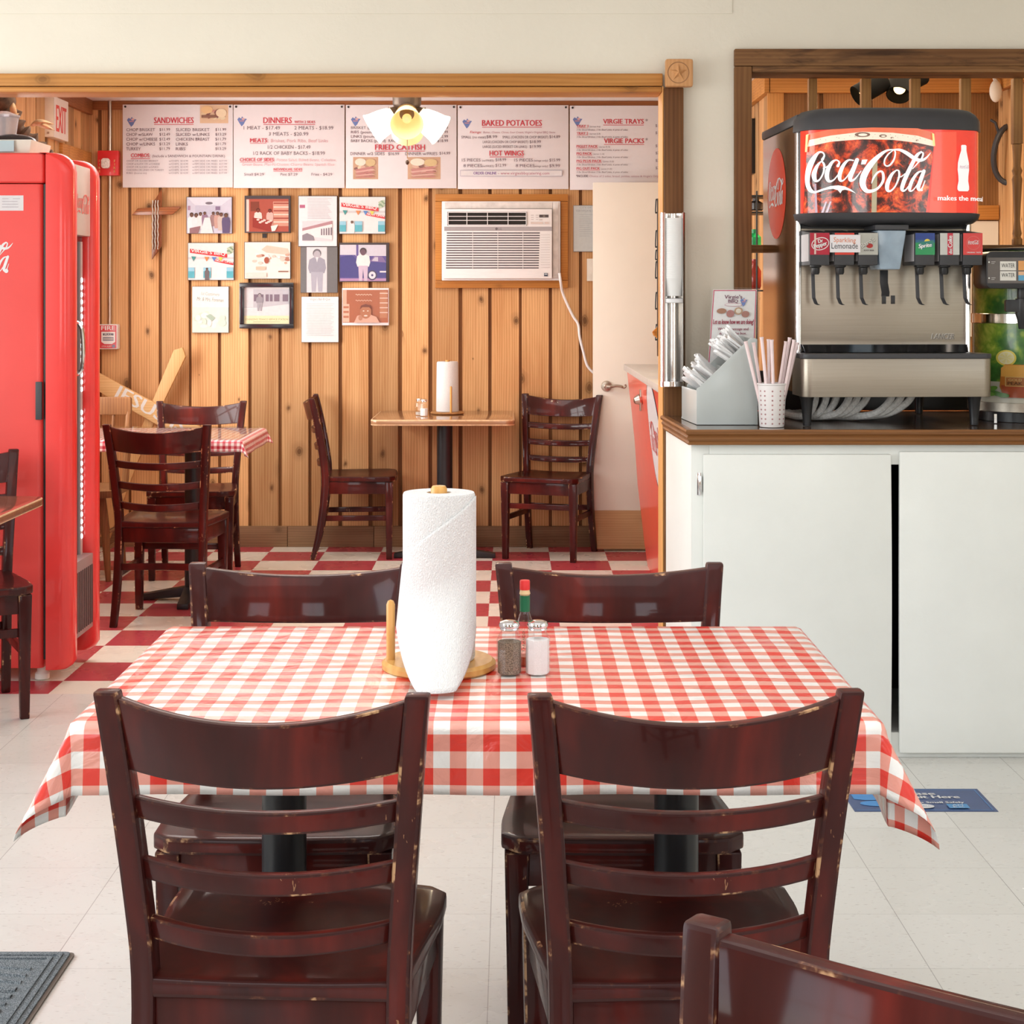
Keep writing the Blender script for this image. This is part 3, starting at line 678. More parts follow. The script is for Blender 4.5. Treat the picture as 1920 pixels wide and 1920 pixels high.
# bare far table
BX0, BX1, BY0, BY1 = -.7235, .019, 8.56, 9.25
t = thing('cafe_table', 'bare wood-look table against the plank wall under the pictures', 'table', ((BX0+BX1)/2, (BY0+BY1)/2, 0))
mb = MB(); mb.rbox(BX0, BX1, BY0, BY1, .728, .76, .05, 8)
mb.build('table_top', [wood('walnut_laminate', (.36, .20, .10), (.24, .12, .06), 'X', rough=.12, knots=0, coat=.6), EDGE], t, bevel=.008, bmat=1)
pedestal(t, PX(834, 8.9), 8.9, .728, foot=.27, ang=0, r=.042)
# ---------------------------------------------------------------- on the tables
BAM = wood('bamboo', (.72, .42, .14), (.56, .28, .07), 'Z', rough=.35, knots=0, coat=.3)
def towel_paper():
    m, nt, b = mk('embossed_paper_towel'); v = coords(nt, (1, 1, 1)); n1 = N(nt, 'TexVoronoi'); n1.inputs['Scale'].default_value = 300; lk(nt, v, n1.inputs['Vector'])
    w_ = N(nt, 'TexWave'); w_.inputs['Scale'].default_value = 100; w_.inputs['Distortion'].default_value = 14; w_.inputs['Detail'].default_value = 2; lk(nt, v, w_.inputs[0])
    lk(nt, ramp(nt, w_.outputs['Fac'], [(0, (.69, .70, .71)), (1, (.75, .755, .75))]), b.inputs['Base Color']); b.inputs['Roughness'].default_value = .9
    h = math_(nt, 'ADD', n1.outputs['Distance'], math_(nt, 'MULTIPLY', w_.outputs['Fac'], .5)); bump(nt, b, h, .4, .003); return m
PAPER = towel_paper()
hx, hy = PX(823, 2.84), 2.84; z0 = TZ+.0012
t = thing('paper_towel_holder', 'bamboo paper towel holder on the front checked table', 'paper towel holder', (hx, hy, z0))
MB().lathe([(.092, 0), (.097, .004), (.097, .012), (.091, .017), (.02, .017)], (hx, hy, z0), 48).build('base', BAM, t)
MB().lathe([(.014, .016), (.014, .306), (.011, .311)], (hx, hy, z0), 20).build('centre_pole', BAM, t)
MB().lathe([(.0075, .014), (.0075, .110), (.005, .116), (.001, .118)], (PX(733, 2.84), 2.835, z0), 14).build('side_peg', BAM, t)
t = thing('paper_towel_roll', 'thick white paper towel roll with a loose sheet on the front checked table', 'paper towels', (hx, hy, z0+.018))
zb, zt = z0+.018, z0+.300
mb = MB(); mb.lathe([(.021, zb), (.060, zb), (.0615, zb+.004), (.0615, zt-.004), (.060, zt), (.021, zt), (.0205, zb)], (hx, hy, 0), 64, caps=False); mb.build('roll', PAPER, t, smooth=50)
MB().lathe([(.0195, zb+.001), (.0205, zb+.001), (.0205, zt-.001), (.0195, zt-.001), (.0195, zb+.001)], (hx, hy, 0), 32, caps=False).build('core', plain('card_core', (.55, .42, .28), .8), t)
# loose sheet: hugs the right flank, swings out towards the viewer and left, its lower corner resting on the cloth
mb = MB(); nu, nv = 34, 40; vs = []
for j in range(nv+1):
    v = j/nv
    for i in range(nu+1):
        u = i/nu                                   # 0 at the right, attached; 1 free edge at the left
        a = R(2-u*172); mid = max(0, math.sin(math.pi*min(1, u*1.02)))
        sag = max(0, (v-.35)/.65)**2
        rr = .0630+.0045*u*v
        x = hx+rr*math.cos(a)*(1+.03*v*u)-.004*v*u; y = hy+rr*math.sin(a)-(.012*v*mid+.150*sag*min(1, mid*1.15)**1.5)
        x = hx+(x-hx)*(1-.05*sag*mid**2.0)
        top = zt-.006-.135*max(0, u-.10)**1.25; bot = zb+.055-.062*min(1, mid*1.15)
        z = top+(bot-top)*v
        vs.append((x, y, max(z, z0+.0012)))
W = nu+1; mb.add(vs, [(j*W+i, j*W+i+1, (j+1)*W+i+1, (j+1)*W+i) for j in range(nv) for i in range(nu)])
o = mb.build('loose_sheet', PAPER, t, smooth=80, recalc=False); sol = o.modifiers.new('thickness', 'SOLIDIFY'); sol.thickness = .0008; sol.offset = 0
def shaker(name, label, x, y, z, fill, h=.092, r=.0215, lvl=.62):
    t = thing(name, label, 'shaker', (x, y, z), group='glass shakers')
    MB().lathe([(r*.92, 0), (r, .004), (r, h*.62), (r*.94, h*.69), (r*.68, h*.80), (r*.66, h*.86)], (x, y, z), 10).build('glass_body', M['glass'], t, smooth=20)
    mb = MB(); mb.lathe([(r*.86, .004), (r*.90, .006), (r*.90, h*lvl)], (x, y, z), 10); mb.build('contents', fill, t, smooth=20)
    MB().lathe([(r*.70, h*.83), (r*.74, h*.84), (r*.70, h*.87), (r*.80, h*.89), (r*.82, h*.93), (r*.74, h*.97), (r*.4, h*1.0)], (x, y, z), 24).build('lid', M['chrome'], t)
    return t
def speck(name, a, b_):
    m, nt, b = mk(name); f = noise(nt, coords(nt), 900, 1); lk(nt, ramp(nt, f, [(.42, a), (.58, b_)]), b.inputs['Base Color']); b.inputs['Roughness'].default_value = .9; return m
PEP, SALT = speck('ground_pepper', (.10, .075, .055), (.34, .27, .20)), speck('salt', (.86, .86, .86), (.80, .80, .80))
shaker('pepper_shaker', 'glass shaker of pepper beside the paper towels on the front table', PX(955, 2.79), 2.79, z0, PEP)
shaker('salt_shaker', 'glass shaker of salt right of the pepper on the front table', PX(1008, 2.79), 2.79, z0, SALT, lvl=.66)
sx, sy = PX(984, 2.86), 2.86
t = thing('hot_sauce_bottle', 'slim hot sauce bottle with a red cap behind the two shakers', 'bottle', (sx, sy, z0))
MB().lathe([(.0155, 0), (.0165, .003), (.0165, .062), (.0155, .070), (.0105, .086), (.0085, .092), (.0085, .127), (.0070, .131)], (sx, sy, z0), 20).build('glass_body', M['glass'], t)
MB().lathe([(.0148, .003), (.0148, .018)], (sx, sy, z0), 18).build('sauce', plain('red_sauce', (.40, .06, .02), .3), t)
MB().lathe([(.0089, .094), (.0089, .121)], (sx, sy, z0), 20).build('neck_band', plain('green_band', (.01, .14, .06), .3), t)
MB().lathe([(.0075, .121), (.0095, .124), (.0075, .133)], (sx, sy, z0), 18).build('neck', plain('cream_neck', (.75, .55, .30), .4), t)
MB().lathe([(.0088, .131), (.0088, .145), (.0080, .147)], (sx, sy, z0), 18).build('cap', plain('red_cap', (.72, .03, .03), .4), t)
a = Art(.0003); a.text(0, 0, 'TABASCO', .004, (.03, .2, .12), align='c', w=.036, rot=-math.pi/2)
a.build('label_print', M['art'], lambda u, v, d: Vector((sx+u, sy-.0169-d, z0+.045-v)), t)
# far table set
fx, fy, fz = PX(838, 8.9), 8.98, .7605
t = thing('paper_towel_holder', 'dark edged paper towel holder on the bare far table', 'paper towel holder', (fx, fy, fz))
MB().lathe([(.085, 0), (.092, .006), (.085, .014), (.02, .014)], (fx, fy, fz), 32).build('base', plain('dark_bamboo', (.35, .17, .06), .4, var=.3, scale=30), t)
MB().lathe([(.012, .013), (.012, .29)], (fx, fy, fz), 14).build('centre_pole', BAM, t)
MB().lathe([(.006, .012), (.006, .15), (.003, .153)], (PX(845, 8.86), 8.90, fz), 12).build('side_peg', BAM, t)
t = thing('paper_towel_roll', 'white paper towel roll on the bare far table under the pictures', 'paper towels', (fx, fy, fz+.015))
mb = MB(); mb.lathe([(.02, .015), (.060, .015), (.061, .019), (.058, .275), (.054, .282), (.02, .282), (.0195, .015)], (fx, fy, fz), 40, caps=False); mb.build('roll', PAPER, t, smooth=50)
shaker('salt_shaker', 'right of two glass shakers on the bare far table, full of salt', PX(795, 8.8), 8.8, fz, SALT, lvl=.45)
shaker('pepper_shaker', 'left of two glass shakers on the bare far table, nearly empty', PX(786, 8.86), 8.87, fz, plain('pale_pepper', (.5, .45, .4), .9), lvl=.2)
# ---------------------------------------------------------------- script logo, drawn as strokes (units: u right, v down)
WHITE = (.88, .88, .88); REDC = (.74, .03, .03); INK = (.16, .10, .13); MRED = (.66, .05, .08)
def script_logo(a, fx, c, dot=True):
    """fx(u, v) -> art units; widths scale with k = fx scale"""
    def S(pts, closed=False):
        q = []
        for u, v, wd in pts:
            x, y = fx(u, v); q.append((x, y, wd*fx.k))
        a.stroke(q, c, closed, n=5, up=False)
    a.z += 1
    S([(222, 388, 26), (240, 345, 16), (222, 312, 16), (185, 315, 24), (148, 370, 38), (118, 460, 40), (104, 560, 34), (106, 650, 30), (125, 712, 30), (155, 732, 22)])
    a.poly([fx(*p) for p in ((150, 722), (230, 692), (300, 667), (370, 661), (430, 673), (490, 706), (535, 748), (470, 717), (430, 707), (405, 714), (388, 745), (365, 712), (320, 697), (260, 705), (190, 730), (155, 742))], c, up=False)
    S([(208, 410, 14), (172, 460, 30), (150, 540, 38), (160, 608, 30), (195, 600, 16), (230, 530, 16), (240, 452, 20), (222, 412, 16)], True)
    S([(232, 480, 12), (258, 468, 12), (285, 445, 10)])
    S([(365, 458, 28), (378, 420, 18), (350, 396, 14), (310, 420, 28), (272, 500, 40), (264, 570, 40), (285, 618, 26), (330, 600, 14), (380, 530, 12)])
    S([(510, 402, 12), (460, 400, 20), (412, 460, 34), (382, 550, 38), (388, 610, 28), (422, 605, 14), (470, 540, 12), (512, 450, 12)])
    S([(545, 396, 38), (512, 490, 42), (480, 580, 40), (490, 613, 28), (530, 590, 14), (585, 510, 8)])
    a.poly([fx(*p) for p in ((592, 395), (646, 393), (626, 443), (582, 445))], c, up=False)
    S([(905, 290, 12), (832, 300, 22), (752, 360, 42), (672, 450, 58), (612, 560, 64), (598, 650, 58), (632, 718, 44), (690, 722, 32), (750, 690, 24), (795, 620, 26), (798, 550, 26), (778, 516, 20), (738, 535, 20), (702, 590, 18), (684, 645, 6)])
    S([(890, 292, 12), (960, 292, 26), (1030, 325, 38), (1100, 375, 40), (1150, 398, 36), (1200, 392, 26), (1240, 360, 16), (1272, 318, 4)])
    S([(905, 290, 14), (918, 322, 16), (905, 390, 18), (870, 445, 18), (835, 462, 16), (810, 440, 16), (815, 390, 16), (850, 335, 14), (895, 297, 10)])
    S([(925, 508, 14), (882, 550, 30), (842, 640, 42), (838, 708, 36), (870, 722, 20), (918, 670, 16), (953, 580, 20), (955, 522, 20), (940, 505, 14)], True)
    S([(945, 580, 10), (980, 570, 12), (1015, 540, 10)])
    S([(1176, 312, 18), (1130, 352, 34), (1070, 470, 40), (1012, 600, 42), (984, 690, 38), (996, 720, 24), (1030, 700, 14), (1080, 620, 8)])
    S([(1170, 312, 14), (1195, 328, 18), (1180, 380, 18), (1140, 430, 14), (1090, 490, 8)])
    S([(1190, 512, 12), (1142, 530, 22), (1092, 600, 32), (1062, 680, 36), (1064, 720, 22), (1097, 710, 12), (1145, 640, 12), (1185, 560, 10)])
    S([(1203, 512, 34), (1175, 590, 40), (1147, 680, 38), (1157, 713, 24), (1185, 690, 14), (1215, 610, 8)])
    if dot:
        x, y = fx(1180, 712); a.ell(x, y, 12*fx.k, 12*fx.k, c, 12, up=False)
class Fit:
    def __init__(s, x, y, k, ky=None, skew=0): s.x, s.y, s.k, s.ky, s.sk = x, y, k, ky or k, skew
    def __call__(s, u, v): return s.x+u*s.k, s.y+v*s.ky+u*s.sk
# ---------------------------------------------------------------- menu boards
def heart_pig(a, x, y, k=1.0):
    a.poly([(x-9*k, y-3*k), (x-6*k, y-7*k), (x-2*k, y-5*k), (x, y-9*k), (x+3*k, y-5*k), (x+9*k, y-4*k), (x+6*k, y), (x+3*k, y+6*k), (x-1*k, y+10*k), (x-5*k, y+4*k)], (.16, .24, .55))
    a.ell(x+2*k, y-4*k, 3.2*k, 2*k, (.75, .45, .45), 10); a.rect(x-5*k, y-1*k, x+4*k, y+.5*k, (.7, .3, .3))
def food(a, x0, y0, x1, y1, seed, base=(.55, .26, .15)):
    rnd = random.Random(seed); a.rect(x0, y0, x1, y1, base); w_, h_ = x1-x0, y1-y0
    for k in range(16):
        c = rnd.choice([(.60, .28, .22), (.35, .14, .10), (.80, .62, .38), (.72, .45, .35), (.25, .10, .09), (.85, .72, .50)])
        cx, cy = x0+w_*rnd.uniform(.16, .84), y0+h_*rnd.uniform(.3, .8); a.ell(cx, cy, w_*rnd.uniform(.06, .15), h_*rnd.uniform(.04, .1), c, 12, rot=rnd.uniform(-.6, .1))
YM = 9.268
def board(x0, x1, y0, y1, label):
    t = thing('menu_board', label, 'menu', P((x0+x1)/2, y1, YM), group='menu boards in a row')
    a_, b_ = P(x0, y1, YM), P(x1, y0, YM)
    MB().box(a_.x, b_.x, YM, YM+.008, a_.z, b_.z).build('panel', M['paper'], t, bevel=.001)
    mb = MB()
    for px in (x0+5, x1-5): p = P(px, y0+4, YM); mb.cyl(p, p+Vector((0, -.004, 0)), .006, n=10)
    mb.build('screw', M['black'], t)
    return t, Art()
def head(a, cx, y, s, w_, h=11):
    a.text(cx, y, s, h, MRED, w=w_, bold=.03, align='c'); a.rect(cx-w_/2, y+2, cx+w_/2, y+3, MRED)
FM = facing(YM)
t, a = board(230, 436.5, 196, 351.5, 'leftmost menu board headed SANDWICHES with a burger picture')
heart_pig(a, 247, 228)
head(a, 326, 231, 'SANDWICHES', 74)
for k, (l, p, r_, q) in enumerate((('CHOP BRISKET', '$11.99', 'SLICED BRISKET', '$11.99'), ('CHOP w/SLAW', '$12.49', 'SLICED w/LINKS', '$13.29'), ('CHOP w/CHEESE', '$12.49', 'CHICKEN BREAST', '$11.79'), ('CHOP w/LINKS', '$13.29', 'LINKS', '$11.79'), ('TURKEY', '$11.79', 'RIBS', '$13.29'))):
    y = 246+9*k; a.text(237, y, l, 5.6, INK, w=len(l)*4.5); a.text(299, y-.5, p, 5.2, INK, w=20); a.text(330, y, r_, 5.6, INK, w=len(r_)*4.5); a.text(404, y-.5, q, 5.2, INK, w=20)
head(a, 264, 295, 'COMBOS:', 36, 7); a.text(286, 295, '(Include a SANDWICH & FOUNTAIN DRINK)', 4.6, INK, w=136)
for k, l in enumerate(('CHOP OR SLICED BRISKET', 'CHOP w/SLAW OR w/CHEESE', 'CHOP OR SLICED w/LINKS', 'CHICKEN OR LINKS OR TURKEY', 'RIBS (bone-in)')):
    y = 303.5+5.7*k; a.text(238, y, l, 3.2, (.3, .25, .3), w=len(l)*2.7); a.text(317, y, 'w/CHIPS  $14.99', 3.2, (.3, .25, .3), w=36); a.text(361, y, 'w/SM SIDE OR FRIES  $17.99', 3.2, (.3, .25, .3), w=65)
a.build('lettering', M['art'], FM, t)
a = Art(); a.z = 2; food(a, 375, 196.8, 428, 231, 4, (.78, .55, .36)); a.ell(388, 206, 11, 7, (.85, .58, .30)); a.ell(415, 212, 10, 8, (.90, .75, .52)); a.rect(378, 216, 405, 221, (.25, .12, .08)); a.build('burger_picture', M['artgloss'], FM, t)
t, a = board(437.8, 646, 196.2, 352.5, 'menu board headed DINNERS, second from the left')
heart_pig(a, 454, 227)
a.text(494, 231, 'DINNERS', 11, MRED, w=53, bold=.03); a.text(552, 231, 'WITH 2 SIDES', 4.6, MRED, w=39, bold=.03); a.rect(494, 233, 591, 234, MRED)
for x, y, s, w_ in ((457, 243, '1 MEAT - $17.49', 68), (552, 243, '2 MEATS - $18.99', 73), (504, 254.5, '3 MEATS - $20.99', 74), (502, 279, '1/2 CHICKEN - $17.49', 80), (475, 290.5, '1/2 RACK OF BABY BACKS - $18.99', 134)): a.text(x, y, s, 6.6, (.22, .17, .20), w=w_)
a.text(469, 267, 'MEATS:', 7.5, MRED, w=34, bold=.03); a.rect(469, 268.6, 500, 269.3, MRED); a.text(508, 267, 'Brisket, Pork Ribs, Beef Links', 6, (.75, .42, .45), w=107)
a.text(450, 302.5, 'CHOICE OF SIDES:', 6.2, MRED, w=65, bold=.03); a.rect(450, 304, 512, 304.6, MRED)
a.text(519, 302.5, 'Potato Salad, Baked Beans, Coleslaw,', 5, (.75, .45, .48), w=112); a.text(454, 311, 'Green Beans, Mac-N-Cheese, Charro Beans, Spanish Rice', 5, (.75, .45, .48), w=173)
a.text(513, 320, 'INDIVIDUAL SIDES', 4.6, MRED, w=54, bold=.03); a.rect(513, 321.4, 567, 322, MRED)
for x, s, w_ in ((458, 'Small $4.29', 37), (526, 'Pint $7.29', 32), (584, 'Fries - $4.29', 39)): a.text(x, 329.5, s, 5, INK, w=w_)
a.build('lettering', M['art'], FM, t)
t, a = board(648.3, 856, 196.6, 353, 'menu board headed FRIED CATFISH behind the ceiling lamp')
heart_pig(a, 667, 227)
for k, (s, q) in enumerate((('BRISKET (pound)', '$19.99'), ('RIBS (pound)', '$18.99'), ('LINKS (pound)', '$12.99'), ('BABY BACKS (pound)  RACK', '$18.99'))): a.text(658, 242+8.2*k, s, 5.2, INK, w=len(s)*3.7); a.text(820, 242+8.2*k, q, 5.2, INK, w=20)
head(a, 750, 281, 'FRIED CATFISH', 93, 10)
a.text(657, 291, 'DINNER w/2 SIDES', 5.6, INK, w=64); a.text(728, 291, '$16.99', 5.4, INK, w=20); a.text(760, 291, 'DINNER w/FRIES', 5.6, INK, w=60); a.text(824, 290, '$14.99', 5.4, INK, w=20)
a.build('lettering', M['art'], FM, t)
for x0, x1, sd in ((662, 709, 5), (764.5, 826, 9)):
    a = Art(); a.z = 2; food(a, x0, 294.5, x1, 336, sd, (.62, .38, .24)); w_ = x1-x0
    a.ell(x0+w_*.3, 304, w_*.22, 7, (.86, .80, .66)); a.ell(x0+w_*.7, 305, w_*.2, 7, (.70, .52, .26))
    for k in range(5): a.poly([(x0+w_*.08, 318+k*3.6), (x0+w_*.75, 312+k*4.4), (x0+w_*.9, 315+k*4.4), (x0+w_*.14, 321+k*3.2)], ((.55, .22, .20), (.72, .40, .36))[k % 2])
    a.build('food_picture', M['artgloss'], FM, t)
t, a = board(858.2, 1066, 197.2, 354.4, 'menu board headed BAKED POTATOES and HOT WINGS above the air conditioner')
heart_pig(a, 876, 231)
head(a, 960, 236, 'BAKED POTATOES', 112); a.text(881, 250, 'Fixings:', 4.6, MRED, w=22, shear=.2); a.text(906, 250, 'Butter, Cheese, Chives, Sour Cream, Virgie\'s Original BBQ Sauce', 3.8, (.55, .3, .35), w=135, shear=.2)
for x, s, w_, q, qx in ((865, 'SMALL (no meat)', 46, '$8.99', 912), (942, 'SMALL (CHICKEN OR CHOP BRISKET)', 86, '$14.89', 1030)): a.text(x, 259.5, s, 4.8, INK, w=w_); a.text(qx, 259, q, 5.4, INK, w=20)
a.text(905, 268.5, 'LARGE (CHICKEN OR CHOP BRISKET)', 4.8, INK, w=85); a.text(993, 268.5, '$18.99', 5.4, INK, w=21); a.text(905, 277.5, 'LARGE (SLICED BRISKET OR LINKS)', 4.8, INK, w=83); a.text(993, 277.5, '$19.99', 5.4, INK, w=21)
head(a, 950, 292, 'HOT WINGS', 64, 9.5)
for k, (p, q) in enumerate((('$18.99', '$15.99'), ('$12.99', '$9.99'))):
    y = 303+10.5*k; s = ('15 PIECES', '8 PIECES')[k]; a.text(866+3*k, y, s, 5.6, INK, w=35); a.text(904, y, '(w/FRIES)', 3.6, INK, w=22); a.text(929, y-.7, p, 5.6, INK, w=20); a.text(964+3*k, y, s, 5.6, INK, w=35); a.text(1001, y, '(wings only)', 3.6, INK, w=26); a.text(1030, y, q, 5.6, INK, w=20)
a.rect(863, 319.5, 1054, 330.5, (.45, .42, .55)); a.rect(863.7, 320.2, 1053.3, 329.8, (.84, .83, .85)); a.text(888, 327.5, 'ORDER ONLINE', 5.4, (.25, .15, .40), w=43, bold=.03); a.text(934, 327.5, '- www.virgiesbbqcatering.com', 5.4, (.55, .2, .3), w=96)
a.build('lettering', M['art'], FM, t)
t, a = board(1068.5, 1277, 198, 356, 'rightmost menu board headed VIRGIE TRAYS, partly behind the white door')
heart_pig(a, 1083, 227)
head(a, 1169, 232, 'VIRGIE TRAYS', 76, 9); head(a, 1170, 268.5, 'VIRGIE PACKS', 75, 9)
for s, y in (('*', 231), ('*', 267)): a.text(1210, y, s, 8, INK)
for s, sv, y, q in (('TRAY 1', '(serves 4-6)', 239, '$100'), ('TRAY 2', '(serves 6-8)', 252.5, '$130'), ('PIGLET PACK', '(serves 8-10)', 277, '$180'), ('PIG PACK', '(serves 11-14)', 290.5, '$230'), ('PIG PLUS PACK', '(serves 15-20)', 304.5, '$310'), ('PIG OUT PACK', '(serves 21-25)', 318.5, '$390')):
    w_ = len(s)*3.6; a.text(1081, y, s, 4.8, MRED, w=w_, bold=.03); a.rect(1081, y+.9, 1081+w_, y+1.4, MRED); a.text(1084+w_, y, sv, 3, INK, w=20, shear=.2); a.text(1081, y+6, '3 lbs Sliced Brisket, 2 lbs Beef Links, 6 pints of sides', 3.2, INK, w=96, shear=.2); a.text(1229, y-1, q, 5, INK, w=14)
a.text(1080, 332.5, '*INCLUDE:', 4.4, INK, w=23, bold=.03); a.text(1105, 332.5, "Choice of 2 sides, bread, pickles, onions & Virgie's Original BBQ Sauce", 3.8, (.5, .25, .32), w=165)
a.build('lettering', M['art'], FM, t)
# ---------------------------------------------------------------- pictures on the plank wall
YPIC = 9.272; FP = facing(YPIC-.0)
DK = plain('picture_edge', (.05, .04, .045), .5)
def picture(x0, y0, x1, y1, label, name='wall_photo', cat='photo', edge=DK, th=.022):
    t = thing(name, label, cat, P((x0+x1)/2, y1, YPIC), group='photos on the plank wall')
    p, q = P(x0, y1, YPIC), P(x1, y0, YPIC)
    MB().box(p.x, q.x, YPIC, YPIC+th, p.z, q.z).build('plaque', edge, t, bevel=.001); return t, Art()
def person(a, x, y, h, shirt, skin=(.16, .085, .06), legs=None):
    k = h/10.0; a.poly([(x-2.2*k, y+h*.42), (x-1.9*k, y+h*.22), (x-.8*k, y+h*.16), (x+.8*k, y+h*.16), (x+1.9*k, y+h*.22), (x+2.2*k, y+h*.42), (x+1.8*k, y+(h*.55 if legs else h)), (x-1.8*k, y+(h*.55 if legs else h))], shirt)
    if legs: a.poly([(x-1.5*k, y+h*.52), (x+1.5*k, y+h*.52), (x+1.3*k, y+h), (x+.3*k, y+h), (x, y+h*.62), (x-.3*k, y+h), (x-1.3*k, y+h)], legs)
    a.ell(x, y+h*.065, 1.05*k, 1.1*k, tuple(c*.35 for c in skin), 14); a.ell(x, y+h*.10, .85*k, 1.0*k, skin, 14)
t, a = picture(349.5, 369, 435, 438, 'photo of a full dining room of seated people, upper left')
a.rect(350.5, 370, 434.5, 437.5, (.62, .62, .74)); a.poly([(350.5, 370), (434.5, 370), (415, 385), (366, 385)], (.72, .74, .84)); a.rect(366, 385, 415, 402, (.55, .55, .68)); a.ell(392, 381, 7, 2.5, (.2, .18, .22)); a.rect(404, 387, 413, 394, (.25, .18, .3)); a.rect(352, 386, 357, 394, (.4, .25, .35))
for x, y, h, s in ((359.5, 400, 37, (.85, .85, .9)), (368, 401, 36, (.82, .80, .84)), (376, 399, 30, (.8, .78, .8)), (384, 398, 26, (.3, .2, .3)), (400, 398, 26, (.35, .22, .22)), (408, 398, 30, (.55, .35, .30)), (415, 400, 32, (.6, .5, .45)), (424, 401, 36, (.12, .1, .2))): person(a, x, y, h, s)
a.poly([(384, 408), (394, 408), (400, 437.5), (376, 437.5)], (.80, .78, .80)); a.poly([(356, 428), (376, 424), (372, 437.5), (356, 437.5)], (.30, .16, .18)); a.build('print', M['artgloss'], FP, t)
t, a = picture(458.5, 367, 544.5, 436.5, 'reddish faded photo of two people at a counter, upper row')
a.rect(462, 373, 541, 434.5, (.42, .09, .06)); a.rect(462, 374, 467, 434, (.78, .62, .55)); a.rect(470, 378, 486, 396, (.22, .05, .03)); a.rect(512, 378, 541, 424, (.62, .30, .22))
for k in range(6): a.rect(513, 380+7*k, 541, 382.5+7*k, (.85, .62, .52) if k % 2 else (.35, .07, .05))
person(a, 484, 392, 34, (.85, .70, .64), (.20, .05, .03)); person(a, 506, 393, 30, (.75, .45, .40), (.18, .04, .03)); a.poly([(474, 408), (512, 414), (506, 434), (474, 426)], (.30, .04, .03))
for k in range(7): a.ell(484+4*k, 412+(k*5) % 7, 3, 2, (.85, .62, .56), 8)
a.poly([(508, 424), (522, 421), (516, 433), (510, 434)], (.86, .78, .74)); a.build('print', M['artgloss'], FP, t)
t, a = picture(559, 367, 632.5, 462.5, 'typed article page with a picture of a low building, upper row')
a.rect(560, 368, 631.5, 461.5, (.82, .80, .83)); a.rect(562, 384, 572, 390, (.45, .12, .22))
for k in range(14): a.rect(577 if k > 3 else 576, 371.5+2.9*k, 622-(k*7) % 9, 372.3+2.9*k, (.55, .53, .58))
a.rect(567, 415, 623, 451, (.70, .66, .70)); a.poly([(567, 432), (623, 418), (623, 449), (567, 441)], (.80, .77, .78)); a.poly([(567, 428), (623, 414), (623, 420), (567, 433)], (.45, .25, .28))
for k in range(5): a.rect(602+4.5*k, 429-k*.6, 604.5+4.5*k, 441, (.2, .16, .2))
a.poly([(567, 441), (576, 437), (588, 443), (590, 451), (567, 451)], (.25, .22, .26)); a.build('print', M['art'], FP, t)
def bbq(x0, y0, x1, y1, label, px, ptop):
    t, a = picture(x0, y0, x1, y1, label); w_ = x1-x0; X = lambda u: x0+u*w_; Y = lambda v: y0+v*(y1-y0)
    a.rect(x0+.8, y0+.8, x1-.8, y1-.8, (.78, .79, .80)); a.rect(x0+.8, Y(.38), x1-.8, Y(.44), (.60, .60, .62))
    for k in range(9): a.ell(X(.95)-3*(k % 3), Y(.12+.02*k), 3.5, 2.5, (.25, .38, .25) if k % 2 else (.5, .6, .45), 8)
    rt = math.atan2(.15*(y1-y0), .8*w_)
    a.poly([(X(.05), Y(.16)), (X(.85), Y(.30)), (X(.85), Y(.40)), (X(.05), Y(.27))], (.62, .04, .05)); a.text(X(.07), Y(.245), "VIRGIE'S BBQ", 5.4, (.9, .88, .88), w=w_*.74, bold=.03, rot=rt*.75)
    a.poly([(X(.58), Y(.42)), (X(.985), Y(.52)), (X(.985), Y(.60)), (X(.58), Y(.50))], (.66, .05, .06)); a.text(X(.60), Y(.49), 'NOW OPEN', 4.2, (.9, .88, .88), w=w_*.37, bold=.03, rot=rt*.9)
    for u, c in ((.08, (.05, .3, .3)), (.36, (.8, .25, .08)), (.52, (.1, .25, .6)), (.66, (.8, .65, .1))): a.poly([(X(u), Y(.36+.04*u)), (X(u+.1), Y(.37+.04*u)), (X(u+.05), Y(.50))], c)
    for u0, u1 in ((.015, .15), (.34, .50), (.84, .985)): a.rect(X(u0), Y(.66), X(u1), Y(.94), (.10, .45, .55)); a.rect(X(u0), Y(.66), X(u1), Y(.76), (.3, .6, .75))
    person(a, X(px), Y(ptop), (1-ptop)*(y1-y0)-.8, (.15, .14, .15) if px > .35 else (.8, .8, .82)); a.build('print', M['artgloss'], FP, t)
bbq(635.7, 368.6, 723, 438.7, "photo of a red and white VIRGIE'S BBQ banner, far right of the top row", .28, .66)
bbq(352, 455, 439, 525.5, "photo of a VIRGIE'S BBQ banner and a person, far left of the middle row", .42, .68)
t, a = picture(458, 453.5, 545, 523, 'washed out pale photo of a crowded room, middle row')
a.rect(459, 454.3, 544, 522.3, (.84, .79, .74)); a.poly([(459, 454.3), (544, 454.3), (520, 470), (484, 470)], (.86, .82, .78)); a.poly([(490, 468), (500, 460), (540, 466), (544, 478), (500, 474)], (.72, .56, .46))
rnd = random.Random(2)
for k in range(22): a.ell(465+rnd.random()*74, 476+rnd.random()*18, 3+rnd.random()*2, 2.4, rnd.choice([(.62, .40, .30), (.86, .82, .8), (.45, .2, .14), (.75, .6, .52)]), 9)
a.ell(500, 488, 4.5, 6, (.35, .10, .06)); a.rect(480, 500, 498, 506, (.70, .52, .40)); a.rect(522, 508, 541, 510, (.25, .12, .08)); a.rect(462, 512, 500, 520, (.78, .70, .64)); a.build('print', M['artgloss'], FP, t)
t, a = picture(563.5, 462.8, 633, 549, 'narrow pale photo of a standing person in a suit on a grey mount')
